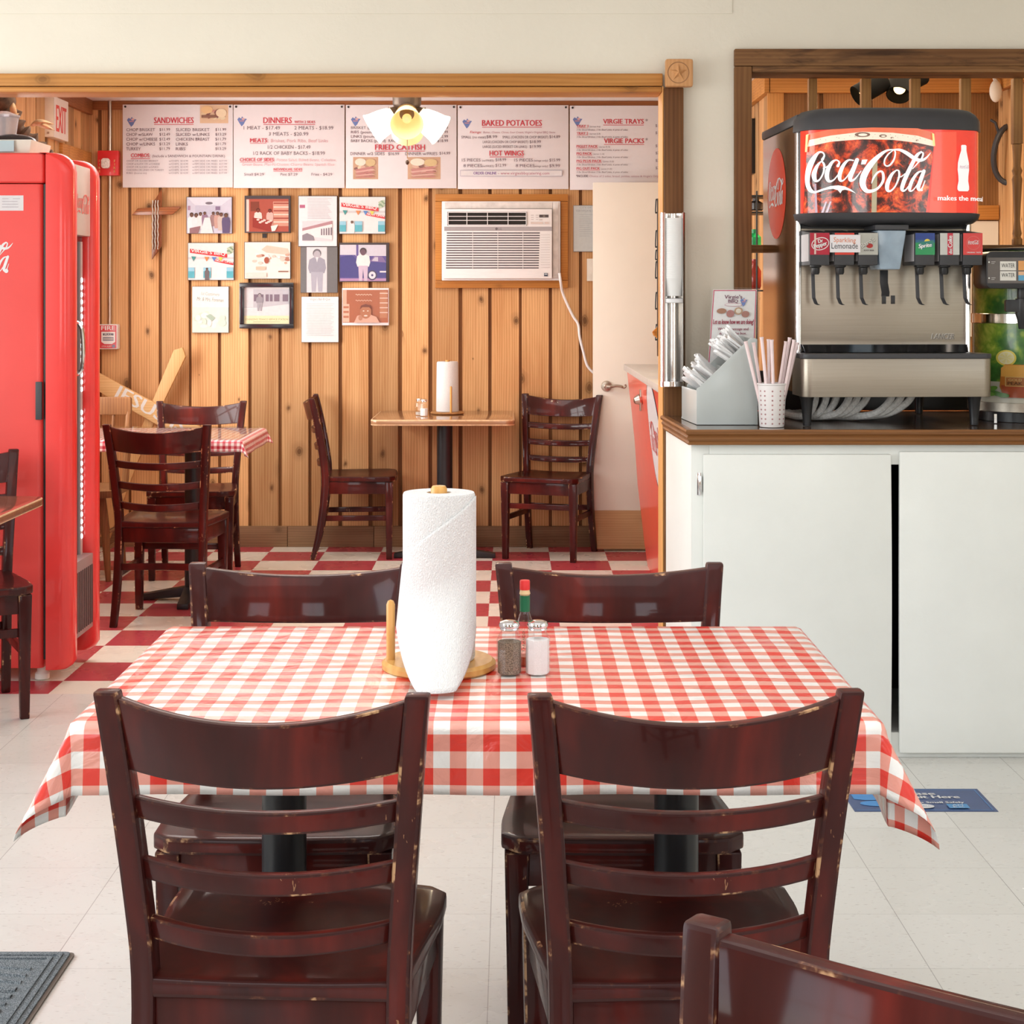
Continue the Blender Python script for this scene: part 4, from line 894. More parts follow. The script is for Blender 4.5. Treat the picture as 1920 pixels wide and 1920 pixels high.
a.rect(564, 463.3, 632.5, 548.5, (.16, .16, .165)); a.rect(575, 463.3, 613, 548.5, (.70, .69, .72)); person(a, 594.5, 470, 77, (.33, .33, .40), (.45, .43, .48), (.42, .42, .50)); a.poly([(592, 482), (597, 482), (594.5, 492)], (.75, .75, .78)); a.build('print', M['art'], FP, t)
t, a = picture(636, 455, 729.5, 528.5, 'purple tinted photo of a person in a white shirt before a dark car')
a.rect(637.5, 459, 724, 527, (.10, .07, .30)); a.rect(637.5, 459, 667, 478, (.66, .63, .72)); a.rect(667, 459, 724, 480, (.62, .60, .70)); a.rect(668, 459, 672, 480, (.12, .08, .3))
a.poly([(637.5, 482), (660, 478), (672, 490), (724, 493), (724, 520), (637.5, 520)], (.055, .045, .24)); a.poly([(693, 490), (702, 480), (717, 481), (724, 492)], (.22, .14, .34)); a.poly([(697, 489), (703, 482), (709, 482), (709, 490)], (.55, .5, .62)); a.rect(637.5, 522, 724, 527, (.45, .25, .45))
a.ell(698, 516, 9, 9.5, (.06, .05, .12), 20); a.ell(698, 516, 6.5, 7, (.72, .70, .78), 20); a.ell(698, 516, 2.2, 2.4, (.1, .08, .2), 12); a.rect(712, 508, 724, 511, (.7, .68, .75))
person(a, 681, 467, 60, (.82, .80, .80), (.14, .07, .10), (.60, .48, .62)); a.build('print', M['artgloss'], FP, t)
t, a = picture(360, 537, 429, 624, 'pale certificate style card with a faded green lower half, lower left', 'wall_card', 'card')
a.rect(360.5, 537.5, 428.5, 623.5, (.84, .84, .80)); a.rect(360.5, 576, 428.5, 623.5, (.72, .80, .72)); a.text(394, 554, '1st Customers', 6, (.35, .38, .35), w=34, align='c', shear=.15, rot=.06); a.text(394, 565, 'Mr. & Mrs. Foreman', 7, (.30, .33, .30), w=50, align='c', shear=.15, rot=.06)
rnd = random.Random(5)
for k in range(14): a.ell(368+rnd.random()*52, 586+rnd.random()*28, 4+rnd.random()*4, 3+rnd.random()*4, rnd.choice([(.82, .85, .80), (.62, .76, .64), (.80, .83, .76)]), 10)
a.poly([(386, 592), (394, 589), (404, 596), (398, 602)], (.40, .52, .42)); a.build('print', M['art'], FP, t)
t = thing('framed_photo', 'black framed photo of a person before an old service station', 'framed photo', P(500, 616, YPIC), group='photos on the plank wall')
p, q = P(449, 616, YPIC), P(551, 530, YPIC); mb = MB(); fw = .026
for bx in ((p.x, q.x, p.z, p.z+fw), (p.x, q.x, q.z-fw, q.z), (p.x, p.x+fw, p.z+fw, q.z-fw), (q.x-fw, q.x, p.z+fw, q.z-fw)): mb.box(bx[0], bx[1], YPIC-.012, YPIC+.022, bx[2], bx[3])
mb.build('frame', plain('glossy_black_frame', (.018, .018, .024), .18, coat=.4), t, bevel=.005)
a = Art(); a.rect(457, 538, 543, 608, (.78, .79, .80)); a.rect(458, 542, 542, 577, (.52, .53, .58)); a.rect(458, 542, 475, 576, (.66, .67, .70)); a.poly([(458, 580), (542, 570), (542, 592), (458, 592)], (.70, .72, .74))
for x0, x1 in ((476, 486), (488, 494), (498, 504), (506, 511), (514, 524), (530, 540)): a.rect(x0, 552, x1, 565, (.20, .17, .22))
person(a, 487, 551, 32, (.30, .30, .34), (.35, .33, .36), (.38, .38, .42)); a.rect(457, 592, 543, 608, (.80, .78, .50)); a.text(500, 600.5, 'JOHNSON\'S TEXACO SERVICE STATION', 3.6, (.30, .28, .12), w=80, align='c'); a.rect(475, 603, 525, 604, (.5, .48, .3)); a.build('print', M['artgloss'], facing(YPIC+.008), t)
t, a = picture(565, 556, 635, 642, 'white typed page pinned under the suit photo', 'wall_card', 'card')
a.rect(565.5, 556.5, 634.5, 641.5, (.84, .85, .86)); a.text(600, 563, "Virgie's Bar-B-Que", 4.2, (.35, .38, .40), w=38, align='c')
for k in range(20): a.rect(574+(k*5) % 3, 569+3.1*k, 627-(k*11) % 8, 569.9+3.1*k, (.62, .65, .67))
a.build('print', M['art'], FP, t)
t, a = picture(641.5, 540, 729, 610, 'orange sepia photo of a smiling child, lower right', edge=M['paper'])
a.rect(642.5, 543.5, 728, 605, (.42, .12, .05)); a.rect(642.5, 543.5, 650, 570, (.72, .42, .30)); a.rect(643, 570, 655, 604, (.74, .48, .36))
for k in range(3): a.rect(644, 574+9*k, 654, 578+9*k, (.5, .18, .1))
a.rect(712, 546, 726, 596, (.50, .20, .10))
for k in range(5): a.rect(712, 549+9*k, 727, 551+9*k, (.75, .52, .42))
for k in range(12): a.ell(668+2.6*k, 552+(k % 2), 1.3, 1, (.75, .5, .35), 8); a.ell(668+2.6*k, 563+(k % 2), 1.3, 1, (.7, .42, .3), 8)
a.poly([(664, 605), (670, 592), (690, 588), (706, 594), (712, 605)], (.70, .40, .30)); a.ell(686, 585, 10.5, 12.5, (.45, .17, .08), 20); a.poly([(675, 580), (677, 573), (686, 570), (695, 573), (697, 580), (692, 576), (680, 576)], (.18, .04, .02)); a.ell(682, 583, 1.6, 1, (.85, .7, .6), 8); a.ell(690, 583, 1.6, 1, (.85, .7, .6), 8); a.ell(686, 592, 3.6, 1.4, (.86, .7, .62), 10); a.ell(676, 596, 4, 5, (.5, .22, .13), 10); a.build('print', M['artgloss'], FP, t)
solo('tape_square', 'small black square of tape under the reddish photo', 'tape', MB().box(PX(492, 9.29), PX(500, 9.29), 9.288, 9.297, PZ(446, 9.29), PZ(438, 9.29)), M['black'], smooth=0)
# ---------------------------------------------------------------- air conditioner in its wooden frame
YA = 9.20
t = thing('air_conditioner', 'white window air conditioner set in the plank wall', 'air conditioner', P(939, 525, YA))
def bxp(mb, x0, y0, x1, y1, d0, d1, Y=YA):
    p, q = P(x0, y1, Y), P(x1, y0, Y); return mb.box(p.x, q.x, d0, d1, p.z, q.z)
bxp(MB(), 828, 377, 1051, 526, YA+.02, YB+.06).build('outer_sleeve', M['whitep'], t, bevel=.004)
bxp(MB(), 831, 392, 1035, 522.5, YA-.02, YA+.0195).build('front_panel', M['whitep'], t, bevel=.006)
mb = MB(); bxp(mb, 834, 379.5, 1036, 391, YA+.008, YA+.0195); bxp(mb, 1036.5, 380, 1047, 521, YA+.008, YA+.0195); mb.build('foam_filler', plain('aged_foam', (.70, .67, .65), .9, var=.15, scale=20), t, bevel=.002)
mb = MB()
bxp(mb, 839, 397.5, 988, 423, YA-.0215, YA-.0202)
mb.build('vent_shade_plate', M['dark'], t, smooth=0)  # flat dark plate painting the shade inside the vent
mb = MB()
for y in (398, 405.5, 413, 421.5): bxp(mb, 841, y, 986.5, y+1.2, YA-.027, YA-.0217)
for x in (840, 875, 913.5, 952, 986): bxp(mb, x, 398, x+1.3, 422, YA-.028, YA-.0217)
mb.build('vent_louver', M['whitep'], t, smooth=0)
mb = MB()
for k in range(15): bxp(mb, 838-k*.12, 436+4.67*k, 1012-k*.15, 438.2+4.67*k, YA-.0212, YA-.0202)
mb.build('intake_shade_strips', plain('intake_shadow', (.10, .085, .10), .7), t, smooth=0)  # thin dark strips painting the shade of the intake slots
mb = MB()
for x in (886, 933, 980): bxp(mb, x, 434, x+.9, 506, YA-.0222, YA-.0213)
mb.build('intake_rib', M['whitep'], t, smooth=0)
a = Art(); a.rect(833, 425, 1035, 433, (.42, .40, .42)); a.ell(931, 429, 2.5, 2.5, (.15, .13, .15), 14); a.text(934.5, 431, 'LG', 4, (.15, .13, .15), w=6)
a.rect(1011, 402.5, 1028.5, 407.8, (.08, .06, .06)); a.text(1020, 406.8, '88', 3.2, (.4, .35, .3), align='c')
for x in (995.5, 1004.5): 
    for y in (404, 408, 412): a.rect(x, y-1, x+5, y, (.55, .5, .5))
a.rect(995, 416, 1018, 420, (.72, .62, .58)); a.rect(1021, 416, 1029, 420, (.72, .62, .58)); a.rect(1011, 411, 1017, 413, (.6, .55, .52)); a.rect(1020, 512, 1027, 518, (.06, .08, .12)); a.rect(1021, 513, 1026, 515, (.6, .65, .7))
for k in range(14): a.rect(1014, 440+4.67*k, 1031, 440.8+4.67*k, (.70, .69, .70))
a.build('control_markings', M['art'], facing(YA-.0203), t)
cord = catmull([P(1049, 512, YA), P(1051, 527, YA), P(1056, 552, 9.25), P(1073, 590, 9.27), P(1084, 608, 9.27), P(1087, 632, 9.27), P(1094, 660, 9.27), P(1101, 685, 9.27), P(1113, 699, 9.27), P(1122, 705, 9.27)], 7)
MB().tube(cord, .0075, 10).build('power_cord', M['whitep'], t)
mb = MB(); Y2 = YB-.05
for c, (x0, y0, x1, y1) in enumerate(((816, 364, 1065, 377.5), (816, 526, 1065, 540), (816, 378, 828, 525.5), (1051.5, 378, 1065, 525.5))):
    mb.col = (c*.3, 1, 1); bxp(mb, x0, y0, x1, y1, Y2, YB-.008, 9.26)
struct('trim_12', mb, M['acframe'], 'orange wooden surround of the air conditioner', bevel=.003)
# certificate, switch plate
t = thing('certificate', 'pale framed certificate partly behind the white door', 'certificate', P(1095, 472, 9.285))
MB().box(PX(1075, 9.285), PX(1122, 9.285), 9.283, 9.298, PZ(472, 9.285), PZ(385, 9.285)).build('frame', plain('grey_edge', (.30, .32, .34), .4), t, bevel=.001)
a = Art(); a.rect(1076, 386, 1121, 471, (.70, .76, .76)); a.text(1098, 391, 'CITY OF', 3.5, (.4, .45, .5), align='c', w=22); a.text(1098, 397, 'CERTIFICATE OF', 3.5, (.4, .45, .5), align='c', w=36)
for k in range(11): a.rect(1086, 402+4*k, 1112-(k*7) % 9, 402.8+4*k, (.55, .62, .64))
a.build('print', M['artgloss'], facing(9.2828), t)
t = thing('light_switch', 'white light switch plate at the edge of the white door', 'light switch', P(1106, 527, 9.285))
MB().box(PX(1100.5, 9.285), PX(1125, 9.285), 9.284, 9.297, PZ(527, 9.285), PZ(485, 9.285)).build('plate', M['white_door'], t, bevel=.002)
MB().box(PX(1110, 9.28), PX(1114, 9.28), 9.274, 9.2838, PZ(510, 9.28), PZ(501, 9.28)).build('toggle', M['white_door'], t, bevel=.001)
# ---------------------------------------------------------------- crosses, alarm, conduit, exit sign
YC = 9.265; WC = wood('polished_mesquite', (.36, .12, .04), (.14, .04, .015), 'Z', rough=.25, knots=.3, coat=.5)
t = thing('wall_cross', 'small polished wooden cross with twisted wire strands on the plank wall', 'cross', P(293, 487, YC))
fc = facing(YC)
MB().prism([(293, 373), (305, 353), (304, 462), (286, 487), (287, 380)], lambda u, v, d: fc(u, v, d), 0, .022).build('upright', WC, t, bevel=.004)
MB().prism([(249, 404), (260, 391), (338, 387), (340, 390), (325, 403)], lambda u, v, d: fc(u, v, d), .0, .030).build('crossbar', wood('polished_mesquite_bar', (.40, .14, .05), (.16, .05, .02), 'X', rough=.25, knots=.3, coat=.5), t, bevel=.004)
for k in range(3):
    pts = [fc(288.5+5*k+0.5*math.sin(i*1.3+k), 376+i*3.4, .034) for i in range(28)]
    MB().tube(pts, [.0030+.0008*(i % 2) for i in range(28)], 8).build('wire_strand', plain('silver_wire', (.62, .60, .55), .35, .8), t)
YJ = 9.20; fj = facing(YJ); OAKL = wood('pale_pine_board', (.74, .50, .25), (.60, .36, .15), 'X', rough=.55, knots=.4)
t = thing('lettered_cross', 'big pale wooden cross lettered JESUS leaning on the plank wall behind the far table', 'cross', P(235, 1010, YJ))
MB().prism([(328, 656), (344, 651), (350, 668), (300, 771), (263, 858), (206, 1012), (190, 1004), (246, 852)], lambda u, v, d: fj(u, v, d), 0, .035).build('upright', wood('pale_pine_upright', (.72, .46, .22), (.55, .31, .12), 'Z', rough=.55, knots=.4), t, bevel=.003)
MB().prism([(150, 677), (150, 710), (376, 839), (386, 803)], lambda u, v, d: fj(u, v, d), .036, .06).build('crossbar', OAKL, t, bevel=.003)
a = Art(); a.text(210, 741, 'JESUS', 24, (.86, .85, .82), w=104, bold=.03, rot=R(28.5)); a.text(318, 800, 'IS', 24, (.86, .85, .82), w=26, bold=.03, rot=R(28.5)); a.build('painted_letters', M['art'], facing(YJ-.0602), t)
YF = 9.24
t = thing('fire_alarm_strobe', 'red fire alarm strobe on the conduit beside the menu boards', 'fire alarm', P(202, 329, YF))
p, q = P(182.5, 329, YF), P(222, 282, YF); MB().box(p.x, q.x, YF, YB-.01, p.z, q.z).build('housing', M['red'], t, bevel=.006)
p, q = P(191, 316, YF), P(207, 297, YF); MB().rbox(p.x, q.x, YF-.022, YF-.0005, p.z, q.z, .015, axis='y').build('strobe_lens', plain('clear_strobe', (.80, .78, .75), .15, var=.25, scale=90), t, bevel=.004)
a = Art(); 
for k, ch in enumerate('FIRE'): a.text(215, 304+6.5*k, ch, 4.5, (.85, .55, .2), align='c', bold=.03); a.text(187, 304+6.5*k, ch, 4.5, (.85, .55, .2), align='c', bold=.03)
a.build('lettering', M['art'], facing(YF-.0005), t)
t = thing('conduit_pipe', 'grey metal conduit running down the plank wall to the fire pull station', 'conduit', P(206, 612, 9.275))
MB().cyl(P(206, 186, 9.28), P(206, 283, 9.28), .0115, n=14).build('pipe', M['nickel'], t); MB().cyl(P(206, 328, 9.28), P(206, 612, 9.28), .0115, n=14).build('pipe', M['nickel'], t)
t = thing('fire_pull_station', 'red and white fire pull station at the bottom of the conduit', 'fire alarm', P(203, 655, YF))
p, q = P(185, 655, YF), P(220.5, 608, YF); MB().box(p.x, q.x, YF, YB-.01, p.z, q.z).build('housing', M['whitep'], t, bevel=.008)
a = Art(); a.rect(187, 610, 218.5, 653, (.68, .04, .06)); a.text(203, 619, 'FIRE', 8, WHITE, w=26, align='c', bold=.03); a.rect(190, 622, 216, 641, WHITE); a.poly([(190, 641), (216, 641), (210, 645), (196, 645)], WHITE); a.rect(193, 625, 213, 629, (.1, .1, .14)); a.text(203, 628.6, 'PULL', 3, WHITE, align='c', w=13); a.rect(193, 632, 213, 639, (.25, .25, .32)); a.rect(194, 634, 212, 637, (.55, .5, .5)); a.ell(213, 649, 3, 3, (.2, .2, .35), 12); a.text(200, 650.5, 'LOCAL ALARM', 2.6, WHITE, w=18, align='c'); a.build('face_plate', M['artgloss'], facing(YF-.0003), t)
t = thing('exit_sign', 'white box EXIT sign with red letters on the left wall of the far room', 'exit sign', (XL2+.02, 8.5, 2.19))
ex0, ex1, ey0, ey1, ez0, ez1 = XL2+.014, -2.297, 8.39, 8.66, 2.195, 2.40
MB().box(ex0, ex1, ey0, ey1, ez0, ez1).build('housing', plain('ivory_sign_box', (.78, .70, .56), .5), t, bevel=.004)
a = Art(); a.rect(0, 0, .27, .205, (.86, .76, .68)); a.text(.135, .172, 'EXIT', .135, (.80, .06, .04), w=.19, align='c', bold=.02)
a.build('sign_face', M['art'], plane_map((ex1+.0003, ey0, ez1), (0, 1, 0), (0, 0, 1)), t)
sc_ = MB().cyl((ex0+.02, ey0-.003, ez0+.02), (ex0+.02, ey0+.002, ez0+.02), .006, n=10); sc_.build('screw', M['nickel'], t)
# ---------------------------------------------------------------- ceiling fan with its lamps
LY = 7.55; lx = PX(763, LY); lz = PZ(205, LY)
t = thing('ceiling_fan', 'brass ceiling fan with tulip glass lamps and a pull chain in front of the menus', 'ceiling fan', (lx, LY, ZC2))
BRASS = plain('antique_bronze', (.22, .15, .09), .3, .9)
MB().lathe([(.02, ZC2), (.07, ZC2-.005), (.06, ZC2-.04), (.02, ZC2-.05), (.02, lz+.20), (.10, lz+.19), (.12, lz+.15), (.12, lz+.11), (.08, lz+.075)], (lx, LY, 0), 32).build('motor', BRASS, t)
MB().lathe([(.066, lz+.075), (.064, lz+.02), (.05, lz), (.03, lz-.012), (.004, lz-.016)], (lx, LY, 0), 28).build('light_fitter', plain('dark_fitter', (.13, .10, .08), .4, .6), t)
for k in range(5):
    mb = MB(); mb.T = Matrix.Translation((lx, LY, lz+.155)) @ Matrix.Rotation(R(72*k+20), 4, 'Z') @ Matrix.Rotation(R(10), 4, 'X'); mb.rbox(.15, .62, -.06, .06, -.003, .003, .03); mb.box(.10, .2, -.02, .02, -.006, .0)
    mb.build('fan_blade', plain('white_fan_blade', (.75, .72, .68), .5), t)
def shade_mat(name, c, e, col):
    m, nt, b = mk(name); f = noise(nt, coords(nt), 20); lk(nt, ramp(nt, f, [(.3, c), (.7, tuple(min(1, x*1.05) for x in c))]), b.inputs['Base Color']); b.inputs['Emission Color'].default_value = (*col, 1); b.inputs['Emission Strength'].default_value = e; b.inputs['Roughness'].default_value = .3; return m
SH_ON = shade_mat('lit_tulip_glass', (.9, .85, .7), 2.4, (1, .93, .74)); SH_DIM = shade_mat('dim_tulip_glass', (.85, .68, .38), .42, (1, .72, .32))
for k, (dx, dy, dz, lit) in enumerate(((-1, -.12, -.62, 1), (1, -.12, -.66, 1), (.06, -1, -.55, 0), (-.05, 1, -.6, 0))):
    ax = Vector((dx, dy, dz)).normalized(); c = Vector((lx, LY, lz+.005))+ax*.035
    hold = MB(); hold.lathe([(.012, -.03), (.03, .0), (.047, .03), (.050, .034)], c, 20, axis=ax); h = hold.build('lamp_holder', BRASS, t)
    s_ = MB(); s_.lathe([(.036, .028), (.050, .05), (.060, .09), (.066, .13), (.074, .152), (.071, .152), (.063, .13), (.057, .09), (.047, .05), (.030, .030)], c, 32, caps=False, axis=ax); s_.build('lamp_shade', SH_ON if lit else SH_DIM, t, smooth=60)
    if lit or dy < 0: MB().sphere(c+ax*.085, .022, 14).build('light_bulb', SH_ON if lit else SH_DIM, t)
    if lit: bulb('fan_bulb', c+ax*.165, 3.2, (1, .82, .55))
MB().tube([(lx+.003, LY-.02, lz-.01), (lx+.003, LY-.02, PZ(298, LY))], .0018, 6).build('pull_chain', BRASS, t)
MB().sphere((lx+.003, LY-.02, PZ(305, LY)), .009, 12, (1, 1, 1.25)).build('chain_knob', plain('dark_wood_knob', (.06, .025, .012), .3), t)
# ---------------------------------------------------------------- red glass-door cooler
fy0, fy1, fxF = 6.01, 6.43, -1.576
t = thing('drink_cooler', 'tall red drink cooler with a lit glass door, seen from its side', 'cooler', (-1.9, 6.2, 0))
RED2 = plain('red_cooler_side', (.80, .07, .06), .42, var=.04, scale=3, coat=.25)
MB().rbox(-2.30, PX(80, 6.03), fy0+.02, fy1-.02, .05, 1.80, .02).build('cabinet_body', RED2, t, bevel=.003)
MB().rbox(-2.30, PX(81, 6.01), fy0+.008, fy1-.008, 1.803, 1.912, .012).build('top_cap', RED2, t, bevel=.012, seg=3)
mb = MB(); mb.box(PX(80.5, 6.03), PX(84.5, 6.03), fy0+.03, fy1-.03, .08, 1.80); mb.build('door_gasket', M['black'], t)
def rounded_post(y0, y1, z0, z1, xb, xf, r=.055, rt=.07):
    mb = MB(); rings = []
    prof = [(z0, .03), (z0+.012, .012), (z0+.03, .0)]+[(z1-rt+rt*math.sin(R(a)), rt*(1-math.cos(R(a)))) for a in (0, 20, 40, 60, 75, 90)]
    for z, ins in prof:
        ring = []; xF = xf-ins
        for k in range(9):
            a = R(90*k/8); ring.append((xF-r+r*math.sin(a), y0+r*.7*(1-math.cos(a))*1.0 if False else y0+(r*.6)*(1-math.cos(a)), z))
        for k in range(9):
            a = R(90-90*k/8); ring.append((xF-r+r*math.sin(a), y1-(r*.6)*(1-math.cos(a)), z))
        ring += [(xb, y1, z), (xb, y0, z)]; rings.append(ring)
    mb.loft(rings); return mb
xb = PX(85.5, 6.01)
RED3 = plain('red_door_frame', (.82, .045, .04), .3, var=.03, coat=.4)
rounded_post(fy0, fy0+.085, .048, 1.912, xb, fxF).build('door_post', RED3, t, smooth=50)
rounded_post(fy1-.085, fy1, .048, 1.912, xb, fxF).build('door_post', RED3, t, smooth=50)
mb = MB(); mb.box(xb, fxF-.055, fy0+.086, fy1-.086, .40, 1.70); mb.build('door_glass', plain('dark_door_glass', (.05, .03, .035), .08, coat=.8), t)
mb = MB(); mb.box(xb, fxF-.022, fy0+.086, fy1-.086, 1.62, 1.88); mb.build('header_sign', plain('grey_header_sign', (.52, .46, .42), .3), t, bevel=.006)
a = Art(.0004); a.z = 1; script_logo(a, Fit(.02, -.02, .00016), (.85, .12, .10)); a.build('header_logo', M['art'], plane_map((fxF-.0218, fy0+.09, 1.80), (0, 1, 0), (0, 0, 1)), t)
mb = MB(); mb.box(xb, fxF-.012, fy0+.086, fy1-.086, .14, .42); g = mb.build('base_grille', plain('grille_grey', (.30, .22, .22), .4), t, bevel=.004)
mb = MB()
for k in range(9): mb.box(fxF-.0118, fxF-.009, fy0+.095+.027*k, fy0+.105+.027*k, .16, .38)
mb.build('grille_slats', plain('grille_dark', (.10, .06, .06), .5), g, smooth=0)
LED = shade_mat('led_white', (.9, .95, 1), 9.0, (.86, .97, 1))
mb = MB(); lx0 = fxF-.046
mb.box(fxF-.0549, fxF-.047, fy1-.135, fy1-.105, .42, 1.6); ls = mb.build('led_strip', plain('led_holder', (.45, .42, .42), .3), t)
for k in range(34):
    z = 1.455-.0275*k-(.06 if k > 15 else 0)
    mb = MB(); mb.sphere((fxF-.046, fy1-.120, z), .006, 10, (.6, 1.3, 1.5)); mb.build('led_lamp', LED, ls)
mb = MB(); mb.tube(catmull([(fxF-.05, fy0+.20, 1.30), (fxF-.02, fy0+.2, 1.27), (fxF-.018, fy0+.2, 1.13), (fxF-.05, fy0+.2, 1.10)], 6), .008, 8); mb.build('door_handle', M['chrome'], t)
mb = MB(); p, q = P(66.5, 787, 6.02), P(78.5, 716, 6.02); mb.box(p.x, q.x, fy0+.008, fy0+.0195, p.z, q.z); mb.build('door_hinge', M['blackp'], t, bevel=.002)
a = Art(); a.rect(-60, 366.5, 44, 395, (.80, .78, .80))
for k in range(4): a.rect(4, 372+5.2*k, 16+(k*9) % 14, 373+5.2*k, (.5, .45, .5)); a.rect(24-(k*7) % 8, 372+5.2*k, 38-(k*5) % 6, 373+5.2*k, (.5, .45, .5))
a.build('sticker', M['art'], facing(fy0+.0197), t)
a = Art(); script_logo(a, Fit(12-1180*.134, 508-712*.134, .134), WHITE, dot=False); a.ell(12, 508, 4, 4, WHITE, 16); a.build('side_logo', M['art'], facing(fy0+.0197), t)
for fx_, fy_ in ((PX(72, 6.03), fy0+.07), (-2.25, fy0+.07), (PX(72, 6.03), fy1-.07)): MB().lathe([(.02, 0), (.026, .004), (.026, .022), (.018, .030), (.018, .052)], (fx_, fy_, 0), 18).build('foot', M['white_door'], t)
# things on the cooler
t = thing('plastic_bin', 'pale plastic bin on top of the red cooler', 'bin', (-1.95, 6.2, 1.9125))
p1 = PX(66, 6.1)
MB().add([(-2.2, 6.06, 1.9135), (p1-.01, 6.06, 1.9135), (p1-.01, 6.30, 1.9135), (-2.2, 6.30, 1.9135), (-2.21, 6.05, 1.962), (p1, 6.05, 1.962), (p1, 6.31, 1.962), (-2.21, 6.31, 1.962)], [(0, 3, 2, 1), (0, 1, 5, 4), (1, 2, 6, 5), (2, 3, 7, 6), (3, 0, 4, 7)]).build('bin_walls', plain('pale_plastic', (.70, .68, .60), .4, var=.08), t, smooth=0)
MB().box(-2.2, PX(27, 6.05), 6.043, 6.0505, 1.918, 1.958).build('blue_label', plain('pale_blue_label', (.45, .60, .66), .5), t)
solo('black_pouch', 'black plastic pouch lying in the bin on the cooler', 'pouch', MB().sphere((PX(24, 6.15), 6.16, 1.965), .05, 16, (1.7, 1, .55)), plain('shiny_black_plastic', (.03, .03, .035), .15), bevel=0)
t = thing('clear_tub', 'clear plastic deli tub standing above the bin on the cooler', 'tub', (PX(-4, 6.12), 6.2, 1.99))
MB().lathe([(.045, 0), (.055, .07), (.06, .075), (.06, .08), (.02, .095)], (PX(-6, 6.12), 6.2, 1.985), 24).build('tub', plain('hazy_clear_plastic', (.72, .70, .76), .15, var=.1, trans=.5), t)
HUSK = plain('brown_husk', (.10, .058, .032), .85, var=.5, scale=30, bmp=.5, bscale=60)
t = thing('dried_husk_wreath', 'dark twisted dried husk decoration above the red cooler', 'decoration', P(30, 240, 6.75))
pts = catmull([P(-40, 130, 6.75), P(5, 195, 6.75), P(30, 240, 6.75), P(62, 268, 6.78), P(92, 296, 6.82)], 8)
MB().tube(pts, [.055+.012*math.sin(i*1.7)-(i*.0010) for i in range(len(pts))], 12).build('twisted_stem', HUSK, t)
for (x, y, ang, L) in ((16, 235, 60, .09), (30, 225, 95, .10), (58, 235, 20, .10), (70, 234, 5, .07), (22, 250, 120, .07)):
    c = P(x, y, 6.70); dx, dz = math.cos(R(ang)), math.sin(R(ang)); mb = MB(); n = 8; vs = []
    for i in range(n+1):
        k = i/n; wd = .014*math.sin(math.pi*(.1+.9*k)); ctr = c+Vector((dx*L*k, -.03*math.sin(k*3), dz*L*k-.03*k*k)); vs += [ctr+Vector((-dz*wd, .004, dx*wd)), ctr+Vector((0, -.006, 0)), ctr+Vector((dz*wd, .004, -dx*wd))]
    mb.add(vs, [(3*i+j, 3*i+j+1, 3*i+4+j, 3*i+3+j) for i in range(n) for j in (0, 1)]); o = mb.build('husk_leaf', plain('tan_husk', (.55, .36, .19), .8, var=.3, scale=40), t, smooth=70); s_ = o.modifiers.new('thickness', 'SOLIDIFY'); s_.thickness = .002
MB().cyl(P(-35, 150, 6.76), (PX(-35, 6.76), 6.78, ZC2), .004, n=8).build('hanging_wire', BRASS, t)
# ---------------------------------------------------------------- order counter of the far room
t = thing('order_counter', 'red fronted order counter with a grey top, mostly behind the upright board', 'counter', (.85, 7.4, 0))
prof = [(.600, 1.010), (.606, .95), (.622, .82), (.640, .64), (.655, .42), (.690, .12), (.706, 0)]
mb = MB(); mb.prism(prof+[(.96, 0), (.96, 1.010)], lambda u, v, d: (u, d, v), 5.90, 8.63); mb.build('red_front', plain('red_laminate', (.70, .07, .04), .3, var=.05, coat=.3), t, smooth=60)
MB().box(.584, .97, 5.89, 8.645, 1.011, 1.042).build('counter_top', plain('grey_laminate', (.48, .46, .43), .3, var=.1, scale=40), t, bevel=.003)
def onfront(Y0_, Z0_):
    def fn(u, v, d):
        z = Z0_-v
        for (x1, z1), (x2, z2) in zip(prof, prof[1:]):
            if z2 <= z <= z1: x = x1+(x2-x1)*(z1-z)/(z1-z2); break
        else: x = prof[0][0]
        return Vector((x-.0006-d, Y0_+u, z))
    return fn
a = Art(.0006); n = 40
# u runs away from the viewer; the room side reads left to right towards larger depth from the left wall, so mirror
a.ell(0, 0, .30, .245, (.05, .05, .07), 48); a.ell(0, 0, .285, .23, (.84, .83, .85), 48); script_logo(a, Fit(-.25, -.16+.02, .00037, .00030), (.70, .05, .06))
a.build('oval_sign', M['artgloss'], (lambda g_: (lambda u, v, d: g_(u, v, d)))(onfront(7.22, .79)), t)
t2 = thing('bottle_opener', 'chrome wall bottle opener on the red counter front', 'bottle opener', (.60, 7.78, .90))
MB().lathe([(.022, 0), (.026, .012), (.016, .035), (.006, .04)], (.6105, 7.78, .915), 16, axis=(-1, 0, -.25)).build('opener_cup', M['nickel'], t2)
MB().box(.600, .6095, 7.76, 7.80, .86, .96).build('back_plate', M['nickel'], t2, bevel=.002)
